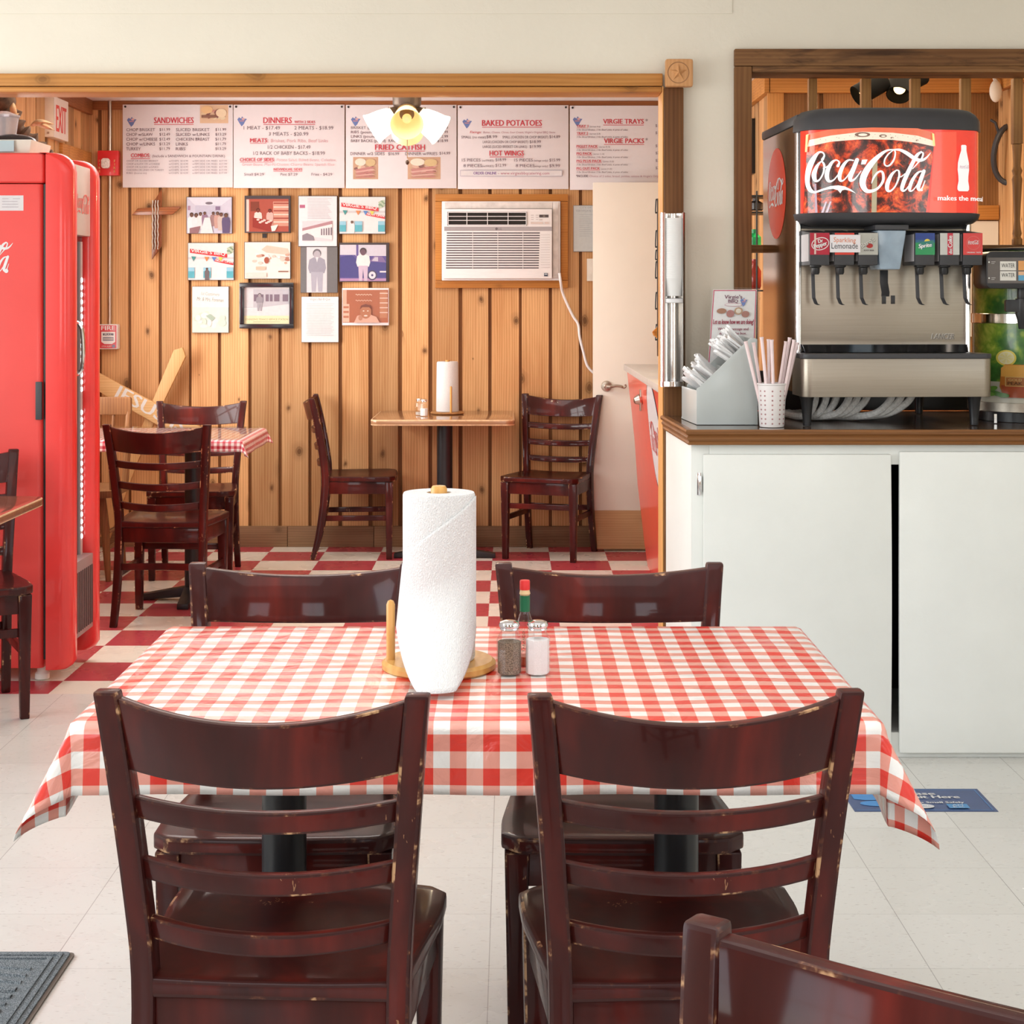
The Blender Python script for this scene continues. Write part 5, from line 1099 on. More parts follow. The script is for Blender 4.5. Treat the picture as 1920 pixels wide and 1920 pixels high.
# wire clip strip on the back edge of the upright, with snack packets
t = thing('clip_strip', 'black wire clip strip on the edge of the upright board', 'wire rack', (OX-.03, YP1+.06, 1.0))
for (y0, y1) in ((375, 398), (434, 462), (470, 486), (492, 520), (550, 578), (610, 636)):
    p, q = P(1229, y1, YP1+.03), P(1237, y0, YP1+.03); MB().tube(catmull([(OX-.004, YP1+.03, q.z), (p.x+.002, YP1+.028, q.z), (p.x, YP1+.028, p.z), (OX-.004, YP1+.03, p.z)], 5), .0022, 6).build('wire_loop', M['black'], t)
MB().box(OX-.004, OX+.010, YP1+.0045, YP1+.032, PZ(668, YP1), PZ(372, YP1)).build('backing_strip', M['black'], t)
solo('snack_packet', 'little red and yellow packet hanging from the wire clip strip', 'packet', MB().add([(PX(1221, 5.85), 5.800, PZ(622, 5.85)), (OX-.0035, 5.800, PZ(612, 5.85)), (OX-.0035, 5.805, PZ(634, 5.85)), (PX(1223, 5.85), 5.805, PZ(628, 5.85)), (PX(1221, 5.85), 5.818, PZ(622, 5.85)), (OX-.0035, 5.818, PZ(612, 5.85)), (OX-.0035, 5.818, PZ(634, 5.85)), (PX(1223, 5.85), 5.818, PZ(628, 5.85))], [(0, 1, 2, 3), (4, 7, 6, 5), (0, 4, 5, 1), (2, 6, 7, 3), (1, 5, 6, 2), (0, 3, 7, 4)]), plain('red_yellow_film', (.75, .28, .06), .3, var=.5, scale=60), smooth=0)
# ---------------------------------------------------------------- star block, cup dispenser on the upright
t = thing('star_block', 'carved wooden corner block with a five pointed star at the top of the upright', 'star block', P(1273, 163, 5.62))
p, q = P(1247.5, 163, 5.6), P(1299, 111, 5.6); STW = wood('star_block_wood', (.66, .36, .17), (.54, .27, .11), 'Z', rough=.45, knots=0)
MB().box(p.x, q.x, 5.585, 5.6245, p.z, q.z).build('block', STW, t, bevel=.008)
c = P(1272, 136, 5.585); mb = MB(); vs = [c+Vector((0, -.013, 0))]
for k in range(10):
    r_ = (.031, .0125)[k % 2]; a_ = R(90+36*k); vs.append(c+Vector((r_*math.cos(a_), .0005, r_*math.sin(a_))))
mb.add(vs, [(0, 1+k, 1+(k+1) % 10) for k in range(10)]+[tuple(range(10, 0, -1))]); mb.build('star', STW, t, smooth=0)
MB().tube([c+Vector((.035*math.cos(R(a_)), .001, .035*math.sin(R(a_)))) for a_ in range(0, 360, 12)], .0022, 6, closed=True).build('ring', plain('ring_groove', (.36, .17, .07), .5), t)
cx, cy = (PX(1238.5, 5.56)+PX(1287, 5.56))/2, 5.572; dz0, dz1 = PZ(726, 5.53), PZ(398, 5.53)
t = thing('cup_dispenser', 'tall stainless cup dispenser mounted on the upright board', 'cup dispenser', (cx, cy, dz0))
mb = MB(); rings = []
def shell(r_): return [(cx+r_*math.cos(R(a_)), cy+r_*math.sin(R(a_))) for a_ in range(-48, 229, 12)]
out_, in_ = shell(.0445), shell(.0425); poly = out_+in_[::-1]
mb.prism(poly, lambda u, v, d: (u, v, d), dz0, dz1); mb.build('steel_tube', steel('dispenser_steel', (.70, .68, .66), .2, 2, .02), t, smooth=40)
MB().lathe([(.030, dz0-.004), (.0455, dz0+.002), (.0455, dz0+.018), (.030, dz0+.020)], (cx, cy, 0), 32).build('bottom_cap', M['chrome'], t)
MB().lathe([(.0385, 1.372), (.041, 1.374), (.041, 1.386), (.02, 1.388)], (cx, cy, 0), 32).build('lifter_plate', M['whitep'], t)
CUPM = plain('white_foam_cup', (.85, .85, .84), .5, var=.01)
def cup_mb(): return MB().lathe([(.030, -.060), (.0385, -.003), (.0395, -.001), (.0395, .003), (.0375, .003), (.036, -.006), (.028, -.056)], (0, 0, 0), 28, caps=False)
N_C = 27; cz0, cz1 = 1.392+.062, PZ(410, 5.53)
cp = None
for k in range(N_C):
    if cp is None: cp = solo('paper_cup', 'white cup nested upside up in the steel dispenser', 'cup', cup_mb(), CUPM, loc=(0, 0, 0), group='white cups in the dispenser'); o = cp
    else: o = cp.copy(); COL.objects.link(o)
    o.location = (cx, cy, 1.455+k*(cz1-1.455)/(N_C-1))
# ---------------------------------------------------------------- counter and cabinet
KY = 5.05; KX0 = .545; CT = .9925
t = thing('counter_cabinet', 'white painted base cabinet under the wooden counter', 'cabinet', (1.5, 5.3, 0))
mb = MB(); zt = .946
mb.box(KX0, .60, KY, KY+.02, 0, zt); mb.box(.60, 2.6, KY, KY+.02, .885, zt); mb.box(.60, 2.6, KY, KY+.02, 0, .075)
mb.box(1.76, 1.82, KY, KY+.02, .075, .885); mb.box(2.54, 2.6, KY, KY+.02, .075, .885)
mb.add([(KX0, KY+.02, 0), (.522, YP0-.036, 0), (.540, YP0-.036, 0), (KX0+.018, KY+.02, 0), (KX0, KY+.02, zt), (.522, YP0-.036, zt), (.540, YP0-.036, zt), (KX0+.018, KY+.02, zt)], [(0, 3, 2, 1), (4, 5, 6, 7), (0, 1, 5, 4), (1, 2, 6, 5), (2, 3, 7, 6), (3, 0, 4, 7)])
mb.box(2.58, 2.6, KY+.02, YP0-.002, 0, zt); mb.box(.56, 2.58, KY+.02, YP0-.002, .05, .07); mb.build('carcass', M['cab'], t, bevel=.002)
MB().box(.56, 2.58, YP0-.02, YP0-.002, .07, zt).build('back_panel', M['dark'], t)  # cabinet's inner shade is put into this panel's colour
def warp_door(x0, x1, xl, xr, zb, zt_, th=.018):
    mb = MB(); rings = []
    for k in range(9):
        s = k/8; z = zb+(zt_-zb)*s; rings.append([(x0+xl*math.sin(math.pi*s), KY-th-.001, z), (x1+xr*math.sin(math.pi*s), KY-th-.001, z), (x1+xr*math.sin(math.pi*s), KY-.001, z), (x0+xl*math.sin(math.pi*s), KY-.001, z)])
    mb.loft(rings); return mb
dx = lambda p: PX(p, KY-.018)
warp_door(dx(1319), dx(1671), 0, .003, PZ(1405, KY), PZ(851, KY)).build('cabinet_door', M['cab'], t, bevel=.004)
warp_door(dx(1687), 1.79, -.001, 0, PZ(1409, KY), PZ(846, KY)).build('cabinet_door', M['cab'], t, bevel=.004)
warp_door(1.81, 2.56, 0, 0, .05, .92).build('cabinet_door', M['cab'], t, bevel=.004)
mb = MB(); hx_ = dx(1313); mb.cyl((hx_, KY-.012, PZ(922, KY)), (hx_, KY-.012, PZ(891, KY)), .006, n=12); mb.box(hx_-.008, hx_+.004, KY-.006, KY-.0005, PZ(928, KY), PZ(886, KY)); mb.build('door_hinge', M['chrome'], t, bevel=.0008)
# countertop with moulded wooden edge
t = thing('countertop', 'dark countertop with a moulded oak edge', 'countertop', (1.5, 5.3, .9465))
A0, A1, A2 = (.531, 5.02), (.5085, YP0-.036), (2.62, 5.02)
def inset(d): return [(A0[0]+d, A0[1]+d), (A2[0], A0[1]+d), (A2[0], YP0-.0005), (.583+d*0, YP0-.0005), (.583, A1[1]), (A1[0]+d, A1[1])]
mb = MB(); mb.prism(inset(.016), lambda u, v, d: (u, v, d), .9475, CT-.0005); mb.prism([(.788, YP0-.0005), (2.40, YP0-.0005), (2.40, YP1+.05), (.83, YP1+.05), (.83, YP0+.19), (.815, YP0+.19), (.815, YP0-.0005)][1:], lambda u, v, d: (u, v, d), .9475, CT-.0005)
mb.build('top', wood('dark_counter', (.10, .055, .035), (.05, .026, .018), 'X', rough=.16, knots=0, coat=.6), t)
sec = [(0.016, .9465), (.004, .9465), (.002, .951), (.006, .956), (.001, .962), (-.002, .969), (.003, .975), (-.004, .980), (-.006, .987), (-.003, CT), (.002, CT+.001), (.016, CT)]
OAK = wood('oak_moulding', (.27, .115, .036), (.13, .05, .016), 'X', rough=.35, knots=0, coat=.3)
mb = MB(); rings = []
for (px, py, nx_, ny_) in ((A1[0], A1[1], 1, 0), (A0[0], A0[1], 1, 1), (A2[0], A2[1], 0, 1)): rings.append([(px+nx_*d, py+ny_*d, z) for d, z in sec])
mb.loft(rings); mb.build('edge_moulding', OAK, t, smooth=25)
# ---------------------------------------------------------------- soda fountain
sx0, sy0 = PX(1497, 5.2), 5.2; SZ = CT+.001
SR = R(2.5); t = thing('soda_fountain', 'large stainless soda fountain with a backlit red cola sign on the counter', 'soda fountain', (sx0, sy0, SZ), SR)
MS = MATRIX[t.name]
W_, D_ = .543, .56
def L(mb): return mb
def zz(py, Y=5.2): return PZ(py, Y)-SZ
B = lambda mb, name, mat, par=t, **k: mb.build(name, mat, par, local=True, **k)
ztop, zcap = zz(214), zz(240)
B(MB().box(.012, W_-.012, .03, D_, .10, ztop-.03), 'cabinet', M['blackp'], bevel=.002)
B(MB().box(-.001, .0115, .035, D_, .10, ztop-.032), 'side_panel', M['steelside'])
B(MB().box(W_-.0115, W_+.001, .035, D_, .10, ztop-.032), 'side_panel', M['steelside'])
B(MB().box(-.006, W_+.006, .0, D_+.005, ztop-.030, ztop), 'top_cover', M['blackp'], bevel=.008)
for x in (-.004, W_-.012): B(MB().rbox(x, x+.016, .008, .040, .112, ztop-.032, .006), 'corner_trim', M['chrome'])
a = Art(.0004); a.ell(0, 0, .150, .150, (.76, .055, .025), 48); script_logo(a, Fit(-.142, -.105, .000208, .00020), WHITE)
B_ = plane_map((-.0014, .33, zz(362, 5.5)), (0, -1, 0), (0, 0, 1))
a.build('red_disc', M['artgloss'], B_, t, local=True)
# splash panel
zs0, zs1 = zz(660), zz(500)
B(MB().box(.012, W_-.012, .022, .0295, zs0, zz(428)), 'splash_panel', M['steel'], bevel=.001)
mb = MB(); mb.loft([[(.012, -.005, zz(646)), (W_-.012, -.005, zz(646)), (W_-.012, .0215, zz(646)), (.012, .0215, zz(646))], [(.016, -.028, zz(660)), (W_-.016, -.028, zz(660)), (W_-.016, .0215, zz(660)), (.016, .0215, zz(660))]]); B(mb, 'splash_lip', M['chrome'])
a = Art(.0005); a.text(.425, 0, 'LANCER', .017, (.72, .68, .62), w=.072, bold=.05, shear=.25); a.text(.4265, .0015, 'LANCER', .017, (.22, .19, .16), w=.072, bold=.02, shear=.25); a.build('maker_badge', M['artgloss'], plane_map((0, .0217, zz(636)), (1, 0, 0), (0, 0, 1)), t, local=True)
# drip tray
ty = -.12
trz0, trz1 = PZ(745, 5.08)-SZ, PZ(673, 5.08)-SZ
B(MB().rbox(-.012, .575, ty, .06, trz0, trz1, .030, 8), 'drip_tray', M['steel'], bevel=.002)
B(MB().rbox(-.014, .577, ty-.002, .02, trz1+.0005, PZ(664, 5.08)-SZ, .030, 8), 'tray_grate', M['blackp'], bevel=.002)
for x, y in ((.020, -.03), (.545, -.03), (.020, .48), (.52, .48)):
    B(MB().lathe([(.012, 0), (.013, .006), (.0125, .012), (.019, .075), (.024, .095)], (x, y, 0), 20), 'leg', M['black'])
# marquee
def arc(u):   # u 0..1 across: plan depth of the bulged front
    x = -.008+u*(W_+.030); k = 2*u-1; y = -.115+.055*abs(k)**2.6+.05*max(0, (abs(k)-.86)/.14)**2; return x, y
def arc_ring(n=36, grow=0): 
    pts = [];
    for i in range(n+1):
        x, y = arc(i/n); pts.append((x, y-grow))
    return pts+[(W_+.022, .02), (-.008, .02)]
zA, zB, zC_, zD = PZ(421, 5.06)-SZ, PZ(397, 5.06)-SZ, PZ(240, 5.06)-SZ, PZ(197, 5.06)-SZ
def arc_solid(levels):
    mb = MB(); rings = []
    for z, ins in levels:
        p = []
        for x, y in arc_ring():
            cx_ = W_/2+.007; p.append((cx_+(x-cx_)*(1-ins*1.6), y+ins*(.09 if y < .0 else 0)*4, z))
        rings.append(p)
    mb.loft(rings); return mb
B(arc_solid([(zA, .10), (zA+.010, .03), (zA+.022, .0), (zB-.001, -.01), (zB, .0)]), 'marquee_base', M['blackp'], smooth=40)
B(arc_solid([(zC_, .0), (zC_+.001, -.012), (zC_+.035, -.008), (zD-.018, .012), (zD-.006, .045), (zD, .09)]), 'marquee_hood', M['blackp'], smooth=40)
B(arc_solid([(zB+.0005, .02), (zC_-.0005, .02)]), 'marquee_box', M['blackp'], smooth=40)
a = Art(.0004); U = lambda px: (px-1507)/329.0
def uv(px, py): return (px-1507, py)
# art in zoom-crop units (crop 1500..1850 x 225..400 shown 1920x960); u in 0..329 px, v in photo px
class Z:
    k = 350/1920
    def __call__(s, u, v): return (1500+u*s.k-1507, 225+v*s.k)
z_ = Z(); zp = lambda *pts: [z_(*p) for p in pts]
a.rect(0, 238, 331, 397, (.80, .045, .025))
a.poly(zp((1330, 100), (1560, 90), (1560, 945), (1270, 945), (1320, 300)), (.86, .09, .05))
def marq(u, v, d):
    k = max(0, min(1, .012+u/331*.976)); x, y = arc(k); x2, y2 = arc(min(1, k+.01)); x1, y1 = arc(max(0, k-.01)); tx, ty_ = x2-x1, y2-y1; ln = math.hypot(tx, ty_)
    return Vector((x+ty_/ln*(d-.001), y-.0022-tx/ln*d, zB+(397-v)/(397-238.0)*(zC_-zB)))
CUTS = [331*i/40 for i in range(1, 40)]
a.build('marquee_sign', M['glow'], marq, t, local=True, cuts=CUTS)
def cola():
    m, nt, b = mk('iced_cola_print'); v = coords(nt, (1, 1, 1)); f = noise(nt, v, 13, 5, .62, 1.6); g = noise(nt, v, 70, 4, .7, .5); vo = N(nt, 'TexVoronoi'); vo.inputs['Scale'].default_value = 160; lk(nt, v, vo.inputs['Vector'])
    k = math_(nt, 'ADD', math_(nt, 'MULTIPLY', f, .78), math_(nt, 'MULTIPLY', g, .22))
    c = ramp(nt, k, [(.38, (.018, .010, .012)), (.47, (.09, .02, .016)), (.53, (.46, .045, .018)), (.60, (.66, .11, .03)), (.68, (.80, .30, .07))])
    c = mix(nt, ramp(nt, vo.outputs['Distance'], [(.10, (.55,)*3), (.2, (0,)*3)]), c, (.03, .012, .01))
    lk(nt, c, b.inputs['Base Color']); lk(nt, c, b.inputs['Emission Color']); b.inputs['Emission Strength'].default_value = .55; b.inputs['Roughness'].default_value = .18; b.inputs['Coat Weight'].default_value = .6; b.inputs['Coat Roughness'].default_value = .05; return m
a = Art(.0004); a.z = 4; a.poly(zp((95, 240), (300, 200), (600, 178), (900, 185), (1150, 215), (1316, 250), (1300, 400), (1235, 945), (60, 945), (85, 250)), (1, 1, 1)); a.build('cola_print', cola(), marq, t, local=True, cuts=CUTS)
a = Art(.0004); a.z = 6
a.poly(zp((95, 110), (300, 70), (700, 55), (1150, 62), (1300, 100), (1315, 240), (1170, 215), (900, 185), (600, 180), (300, 200), (90, 245)), (.74, .16, .08))
a.poly(zp((105, 175), (300, 135), (600, 100), (900, 110), (1150, 140), (1310, 190), (1318, 250), (1150, 215), (900, 185), (600, 178), (300, 200), (90, 245)), (.86, .76, .62))
for k in range(26): cx_, cy_ = z_(150+44*k+(k*37) % 30, 172-45*math.sin(math.pi*k/26)+(k*53) % 40-8); a.ell(cx_, cy_, (.5+.25*(k % 3)), .5, (.30, .17, .12), 8, up=False)
for (x, y, rx, ry) in ((600, 130, 75, 26), (800, 145, 38, 16), (890, 165, 16, 9), (1140, 190, 14, 8)):
    cx_, cy_ = z_(x, y); a.ell(cx_, cy_, rx*z_.k, ry*z_.k, (.20, .11, .08), 16); a.ell(cx_+.6, cy_+.4, rx*z_.k*.6, ry*z_.k*.55, (.80, .72, .60), 14)
a.poly(zp((695, 380), (745, 380), (735, 945), (685, 945)), (.42, .36, .24)); a.poly(zp((1290, 110), (1312, 120), (1322, 250), (1300, 240)), (.75, .72, .25)); a.poly(zp((90, 120), (108, 112), (96, 300), (84, 300)), (.85, .70, .35))
for x in (150, 250, 290): a.poly(zp((x, 640 if x < 200 else 830), (x+16, 640 if x < 200 else 830), (x+28-(.5 if x < 200 else 45), 945), (x+6-(0 if x < 200 else 45), 945)), (.50, .38, .46))
script_logo(a, z_, (.88, .89, .89))
a.poly(zp((1588, 238), (1600, 230), (1632, 230), (1645, 238), (1645, 290), (1655, 340), (1672, 420), (1674, 490), (1666, 560), (1664, 610), (1674, 670), (1674, 700), (1660, 718), (1562, 718), (1548, 700), (1548, 670), (1560, 610), (1558, 560), (1550, 490), (1553, 420), (1572, 340), (1588, 290)), (.88, .89, .90))
script_logo(a, Fit(z_(1565, 0)[0], z_(0, 440)[1]-285*.0155*.9, .0155), (.55, .35, .40), dot=False)
a.text(z_(1340, 0)[0], z_(0, 818)[1], 'makes the meal', 9.5, (.88, .88, .88), w=488*z_.k, bold=.03)
a.build('marquee_lettering', M['glow'], marq, t, local=True, cuts=CUTS)
# valves
VX = [(1534, 0), (1581, 1), (1626, 2), (1734, 3), (1781, 4), (1825, 5)]
YV = 5.085
def lab(k, a):
    w2 = 18.5
    if k == 0:
        a.rect(-w2, 0, w2, 41, (.50, .02, .05)); a.ell(1, 20.5, 17, 12, WHITE, 24, rot=-.25); a.ell(1, 20.5, 15.6, 10.4, (.50, .02, .05), 24, rot=-.25); a.rect(-10.5, 1, -7, 40, (.80, .62, .55)); a.text(2, 18.5, 'Dr', 7.5, WHITE, bold=.04, align='c', w=9, rot=-.2); a.text(2, 26, 'Pepper', 8, WHITE, bold=.05, align='c', w=25, rot=-.28)
    elif k == 1: a.rect(-w2, 0, w2, 41, (.78, .06, .04)); a.ell(0, 20, 14, 16, (.82, .2, .15), 24)
    elif k == 2:
        a.rect(-w2, 0, w2, 41, (.50, .50, .45)); a.ell(2.5, 24, 6.5, 4.5, (.42, .02, .02), 16); a.text(1, 22, "Barq's", 8.4, (.10, .09, .08), bold=.05, align='c', w=28, rot=-.5); a.text(.6, 21.4, "Barq's", 8.4, (.80, .78, .72), bold=.01, align='c', w=28, rot=-.5); a.text(1, 34, 'ROOT BEER', 2.6, (.12, .1, .1), align='c', w=19, bold=.03)
    elif k == 3:
        a.rect(-w2, 0, w2, 18, (.012, .05, .28)); a.rect(-w2, 18, w2, 41, (.015, .32, .10)); a.rect(-w2, 13, w2, 18, (.015, .14, .26)); a.ell(4, 16, 5.5, 5, (.82, .68, .08), 18); a.poly([(-12, 17), (16, 14), (15, 27), (3, 25), (-4, 31), (-13, 28)], (.02, .22, .18)); a.text(0, 27, 'Sprite', 7.5, WHITE, bold=.05, align='c', w=25, shear=.2, rot=-.12)
    elif k == 4:
        a.rect(-w2, 0, w2, 41, (.62, .62, .58)); a.rect(-4.5, 0, 6, 41, (.60, .02, .05)); a.text(4.3, 27, 'Coke', 8, WHITE, w=22, bold=.04, rot=-math.pi/2); a.text(4, 39, 'diet', 6, WHITE, w=10, bold=.03, rot=-math.pi/2, shear=.2)
    else:
        a.rect(-w2, 0, w2, 41, (.74, .03, .025)); a.ell(1, 18.5, 13, 13, (.80, .22, .18), 28); a.ell(1, 18.5, 12.4, 12.4, (.74, .03, .025), 28); script_logo(a, Fit(-10.8, 18.5-10, .0175), WHITE, dot=False); a.text(1.5, 37.5, 'ORIGINAL TASTE', 2.2, WHITE, w=27, bold=.03, align='c')
for px, k in VX:
    x = (PX(px, YV)-sx0); zt_, zm, zb_ = PZ(436, YV)-SZ, PZ(477, YV)-SZ, PZ(497, YV)-SZ; hw = .0305
    yv = -.115
    mb = MB(); mb.loft([[(x-hw, yv+.002, zb_), (x+hw, yv+.002, zb_), (x+hw, .0215, zb_), (x-hw, .0215, zb_)], [(x-hw, yv, zt_), (x+hw, yv, zt_), (x+hw, .0215, zt_+.012), (x-hw, .0215, zt_+.012)]])
    v_ = B(mb, 'valve', M['blackp'], bevel=.003)
    s_ = MB().box(x-hw-.0012, x-hw-.0002, yv+.012, .0, zb_+.012, zt_-.004); B(s_, 'valve_side', plain('light_grey_plastic', (.50, .47, .48), .4), v_)
    B(MB().lathe([(.0095, -.028), (.0125, -.022), (.0125, -.008), (.018, -.004), (.018, 0)], (x, yv+.055, zb_), 18), 'nozzle', M['black'], v_)
    lz0, lz1 = zb_-.006, PZ(572, YV)-SZ
    mb = MB(); q = [(x-.006, yv+.072, zb_), (x-.006, yv+.066, zb_-.03), (x-.005, yv+.060, lz1+.022), (x-.001, yv+.045, lz1+.004), (x+.004, yv+.030, lz1)]
    mb.loft([[(a_[0]-.0055, a_[1]-.002, a_[2]), (a_[0]+.0055, a_[1]-.002, a_[2]), (a_[0]+.0055, a_[1]+.002, a_[2]), (a_[0]-.0055, a_[1]+.002, a_[2])] for a_ in q]); B(mb, 'lever', M['blackp'], v_, bevel=.001)
    a = Art(.0003); lab(k, a); sc_ = YV/F
    a.build('flavour_label', M['artgloss'], plane_map((x, yv-.0006, zt_-.001), (1, 0, 0), (0, 0, 1), sc_), v_, local=True)
nx0 = PX(1554, 5.075)-sx0
tn = thing('handwritten_note', 'white paper note handwritten Sparkling Lemonade taped to the second valve', 'note', (0, 0, 0)); MATRIX[tn.name] = MS; tn.matrix_world = MS
B(MB().box(nx0, nx0+.094, -.1190, -.1180, PZ(473, 5.075)-SZ, PZ(440, 5.075)-SZ), 'paper', M['paper'], tn)
a = Art(.0002); a.text(28, 14, 'Sparkling', 9, (.80, .22, .06), w=42, align='c', rot=.03, bold=0); a.text(28, 26, 'Lemonade', 11, (.05, .05, .06), w=50, align='c', bold=0); a.build('handwriting', M['art'], plane_map((nx0, -.1191, PZ(440, 5.075)-SZ), (1, 0, 0), (0, 0, 1), 5.075/F), tn, local=True)
# ice chute
xc = PX(1672, 5.08)-sx0; ICE = plain('frosted_blue_plastic', (.52, .66, .80), .15, var=.1, trans=.45, scale=20)
mb = MB(); mb.loft([[(xc-.034, -.10, PZ(505, 5.08)-SZ), (xc+.030, -.10, PZ(505, 5.08)-SZ), (xc+.030, .02, PZ(505, 5.08)-SZ), (xc-.034, .02, PZ(505, 5.08)-SZ)], [(xc-.046, -.112, PZ(431, 5.08)-SZ), (xc+.046, -.112, PZ(431, 5.08)-SZ), (xc+.046, .02, PZ(431, 5.08)-SZ), (xc-.046, .02, PZ(431, 5.08)-SZ)]]); B(mb, 'ice_chute', ICE, bevel=.006)
B(MB().box(xc-.052, xc+.052, -.114, .02, PZ(430.5, 5.08)-SZ, PZ(421, 5.08)-SZ), 'chute_collar', M['blackp'], bevel=.003)
mb = MB(); q = [(-.010, -.055, 506), (-.012, -.062, 530), (-.010, -.074, 548), (-.014, -.085, 556)]
mb.loft([[(xc+a_[0]-.011, a_[1]-.004, PZ(a_[2], 5.1)-SZ), (xc+a_[0]+.013, a_[1]-.004, PZ(a_[2], 5.1)-SZ), (xc+a_[0]+.013, a_[1]+.004, PZ(a_[2], 5.1)-SZ), (xc+a_[0]-.011, a_[1]+.004, PZ(a_[2], 5.1)-SZ)] for a_ in q])
for dx_ in (-.020, .008): mb.box(xc-.004+dx_, xc+.004+dx_+.004, -.092, -.084, PZ(570, 5.1)-SZ, PZ(554, 5.1)-SZ)
B(mb, 'ice_lever', M['black'], bevel=.001)
# braided hoses under the machine
HOSE = plain('braided_hose', (.84, .83, .81), .5, var=.18, scale=120)
for k, (px0, px1) in enumerate(((1510, 1524), (1528, 1546), (1556, 1567), (1580, 1588), (1598, 1606), (1618, 1626), (1655, 1668), (1675, 1688), (1696, 1710))):
    x1 = PX(px1, 5.42); r_ = .0115; z0_ = CT+.0125; yk = 5.36+.012*(k % 3)
    run = .055+.017*(k % 6) if k < 6 else .14+.02*(k-6)
    pts = catmull([(max(x1-run-.10, .905+.012*k), yk+.20, z0_+.0), (max(x1-run-.02, .93+.012*k), yk+.04, z0_), (x1-run*.55, yk-.03, z0_+.012), (x1-run*.18, yk-.02, z0_+.045), (x1, yk, z0_+.085)], 6)
    solo('braided_hose', 'white braided hose bending down from under the soda fountain', 'hose', MB().tube(pts, r_, 10), HOSE, group='braided hoses under the soda fountain')
solo('added_black_board', 'low black board added behind the hoses to darken the gap under the machine', 'board', MB().box(.835, 2.39, 5.865, 5.885, CT+.001, CT+.14), M['black'], bevel=.002)  # added board, hides the lit kitchen below the machine
# ---------------------------------------------------------------- tea brewer
bx_, by_ = PX(1936, 5.44), 5.44; br = bx_-PX(1826, 5.44)
def garden():
    m, nt, b = mk('garden_print'); v = coords(nt, (9, 9, 9)); f = noise(nt, v, 1, 4, .6, .3); g = N(nt, 'TexVoronoi'); g.inputs['Scale'].default_value = 3; lk(nt, v, g.inputs['Vector'])
    c = ramp(nt, f, [(.3, (.012, .05, .015)), (.48, (.05, .17, .03)), (.6, (.22, .36, .04)), (.72, (.62, .66, .12))])
    c = mix(nt, ramp(nt, g.outputs['Distance'], [(.12, (.5,)*3), (.3, (0,)*3)]), c, (.45, .55, .10)); lk(nt, c, b.inputs['Base Color']); b.inputs['Roughness'].default_value = .25; b.inputs['Coat Weight'].default_value = .3; return m
t = thing('tea_brewer', 'round tea brewer with a green garden print at the right edge of the counter', 'tea brewer', (bx_, by_, CT+.001))
zt0, zt1 = PZ(756, 5.3), PZ(470, 5.3)
MB().cyl((bx_, by_, zt0), (bx_, by_, zt1), br, n=64).build('printed_drum', garden(), t)
MB().lathe([(br+.001, PZ(607, 5.3)), (br+.003, PZ(606, 5.3)), (br+.003, PZ(589, 5.3)), (br+.001, PZ(588, 5.3))], (bx_, by_, 0), 64).build('chrome_band', M['chrome'], t)
MB().lathe([(br+.012, PZ(775, 5.25)), (br+.014, PZ(774, 5.25)), (br+.014, PZ(757.5, 5.25)), (br-.02, PZ(757, 5.25))], (bx_, by_, 0), 64).build('base_ring', M['steel'], t)
MB().lathe([(br-.02, CT+.001), (br-.02, PZ(775.5, 5.25))], (bx_, by_, 0), 48).build('pedestal', M['black'], t)
MB().box(PX(1861, 5.28), PX(1866, 5.28), 5.262, 5.27, CT+.002, PZ(776, 5.27)).build('chrome_strip', M['chrome'], t)
MB().lathe([(br-.01, zt1), (br+.006, zt1+.002), (br+.006, zt1+.008), (.03, zt1+.016)], (bx_, by_, 0), 48).build('lid', M['black'], t)
def drum(u, v, d):
    s = (PX(u, 5.3)-bx_)/(br); s = max(-.999, min(.999, s)); th = math.asin(s); return Vector((bx_+(br+.0008+d)*math.sin(th), by_-(br+.0008+d)*math.cos(th), PZ(v, 5.3)))
a = Art(.0004); a.rect(1852, 716, 1930, 757, (.62, .60, .50)); a.ell(1887, 671, 15, 15, (.80, .66, .12), 24); a.ell(1887, 671, 12, 12, (.86, .80, .50), 24)
for k in range(7): an = k*.9; a.poly([(1887, 671), (1887+10*math.cos(an), 671+10*math.sin(an)), (1887+10*math.cos(an+.5), 671+10*math.sin(an+.5))], (.84, .76, .34))
a.poly([(1880, 690), (1886, 683), (1925, 683), (1930, 700), (1928, 745), (1884, 745), (1878, 725)], (.50, .17, .03)); a.poly([(1880, 690), (1886, 684), (1925, 684), (1928, 706), (1880, 706)], (.74, .38, .08)); a.poly([(1880, 722), (1928, 722), (1928, 745), (1884, 745)], (.40, .08, .03)); a.rect(1886, 706, 1916, 724, (.66, .45, .16)); a.rect(1887.2, 707.2, 1914.8, 722.8, (.42, .16, .05)); a.text(1901, 714, 'GOLD', 4.5, (.70, .48, .18), w=20, align='c', bold=.02); a.text(1901, 721, 'PEAK', 5.5, (.12, .05, .02), w=22, align='c', bold=.04)
for (x, y, r_) in ((1868, 730, -.5), (1874, 738, .3), (1884, 741, .1), (1864, 739, .2)): a.ell(x, y, 9, 4.5, (.07, .22, .03) if x > 1870 else (.14, .34, .05), 14, rot=r_)
a.build('jar_print', M['artgloss'], drum, t, cuts=[1852+6*i for i in range(1, 13)])
hx0, hx1 = PX(1849, 5.13), 1.78
MB().rbox(hx0, hx1, 5.13, 5.275, PZ(541, 5.13), PZ(471, 5.13), .02, axis='y').build('control_head', M['black'], t, bevel=.003)
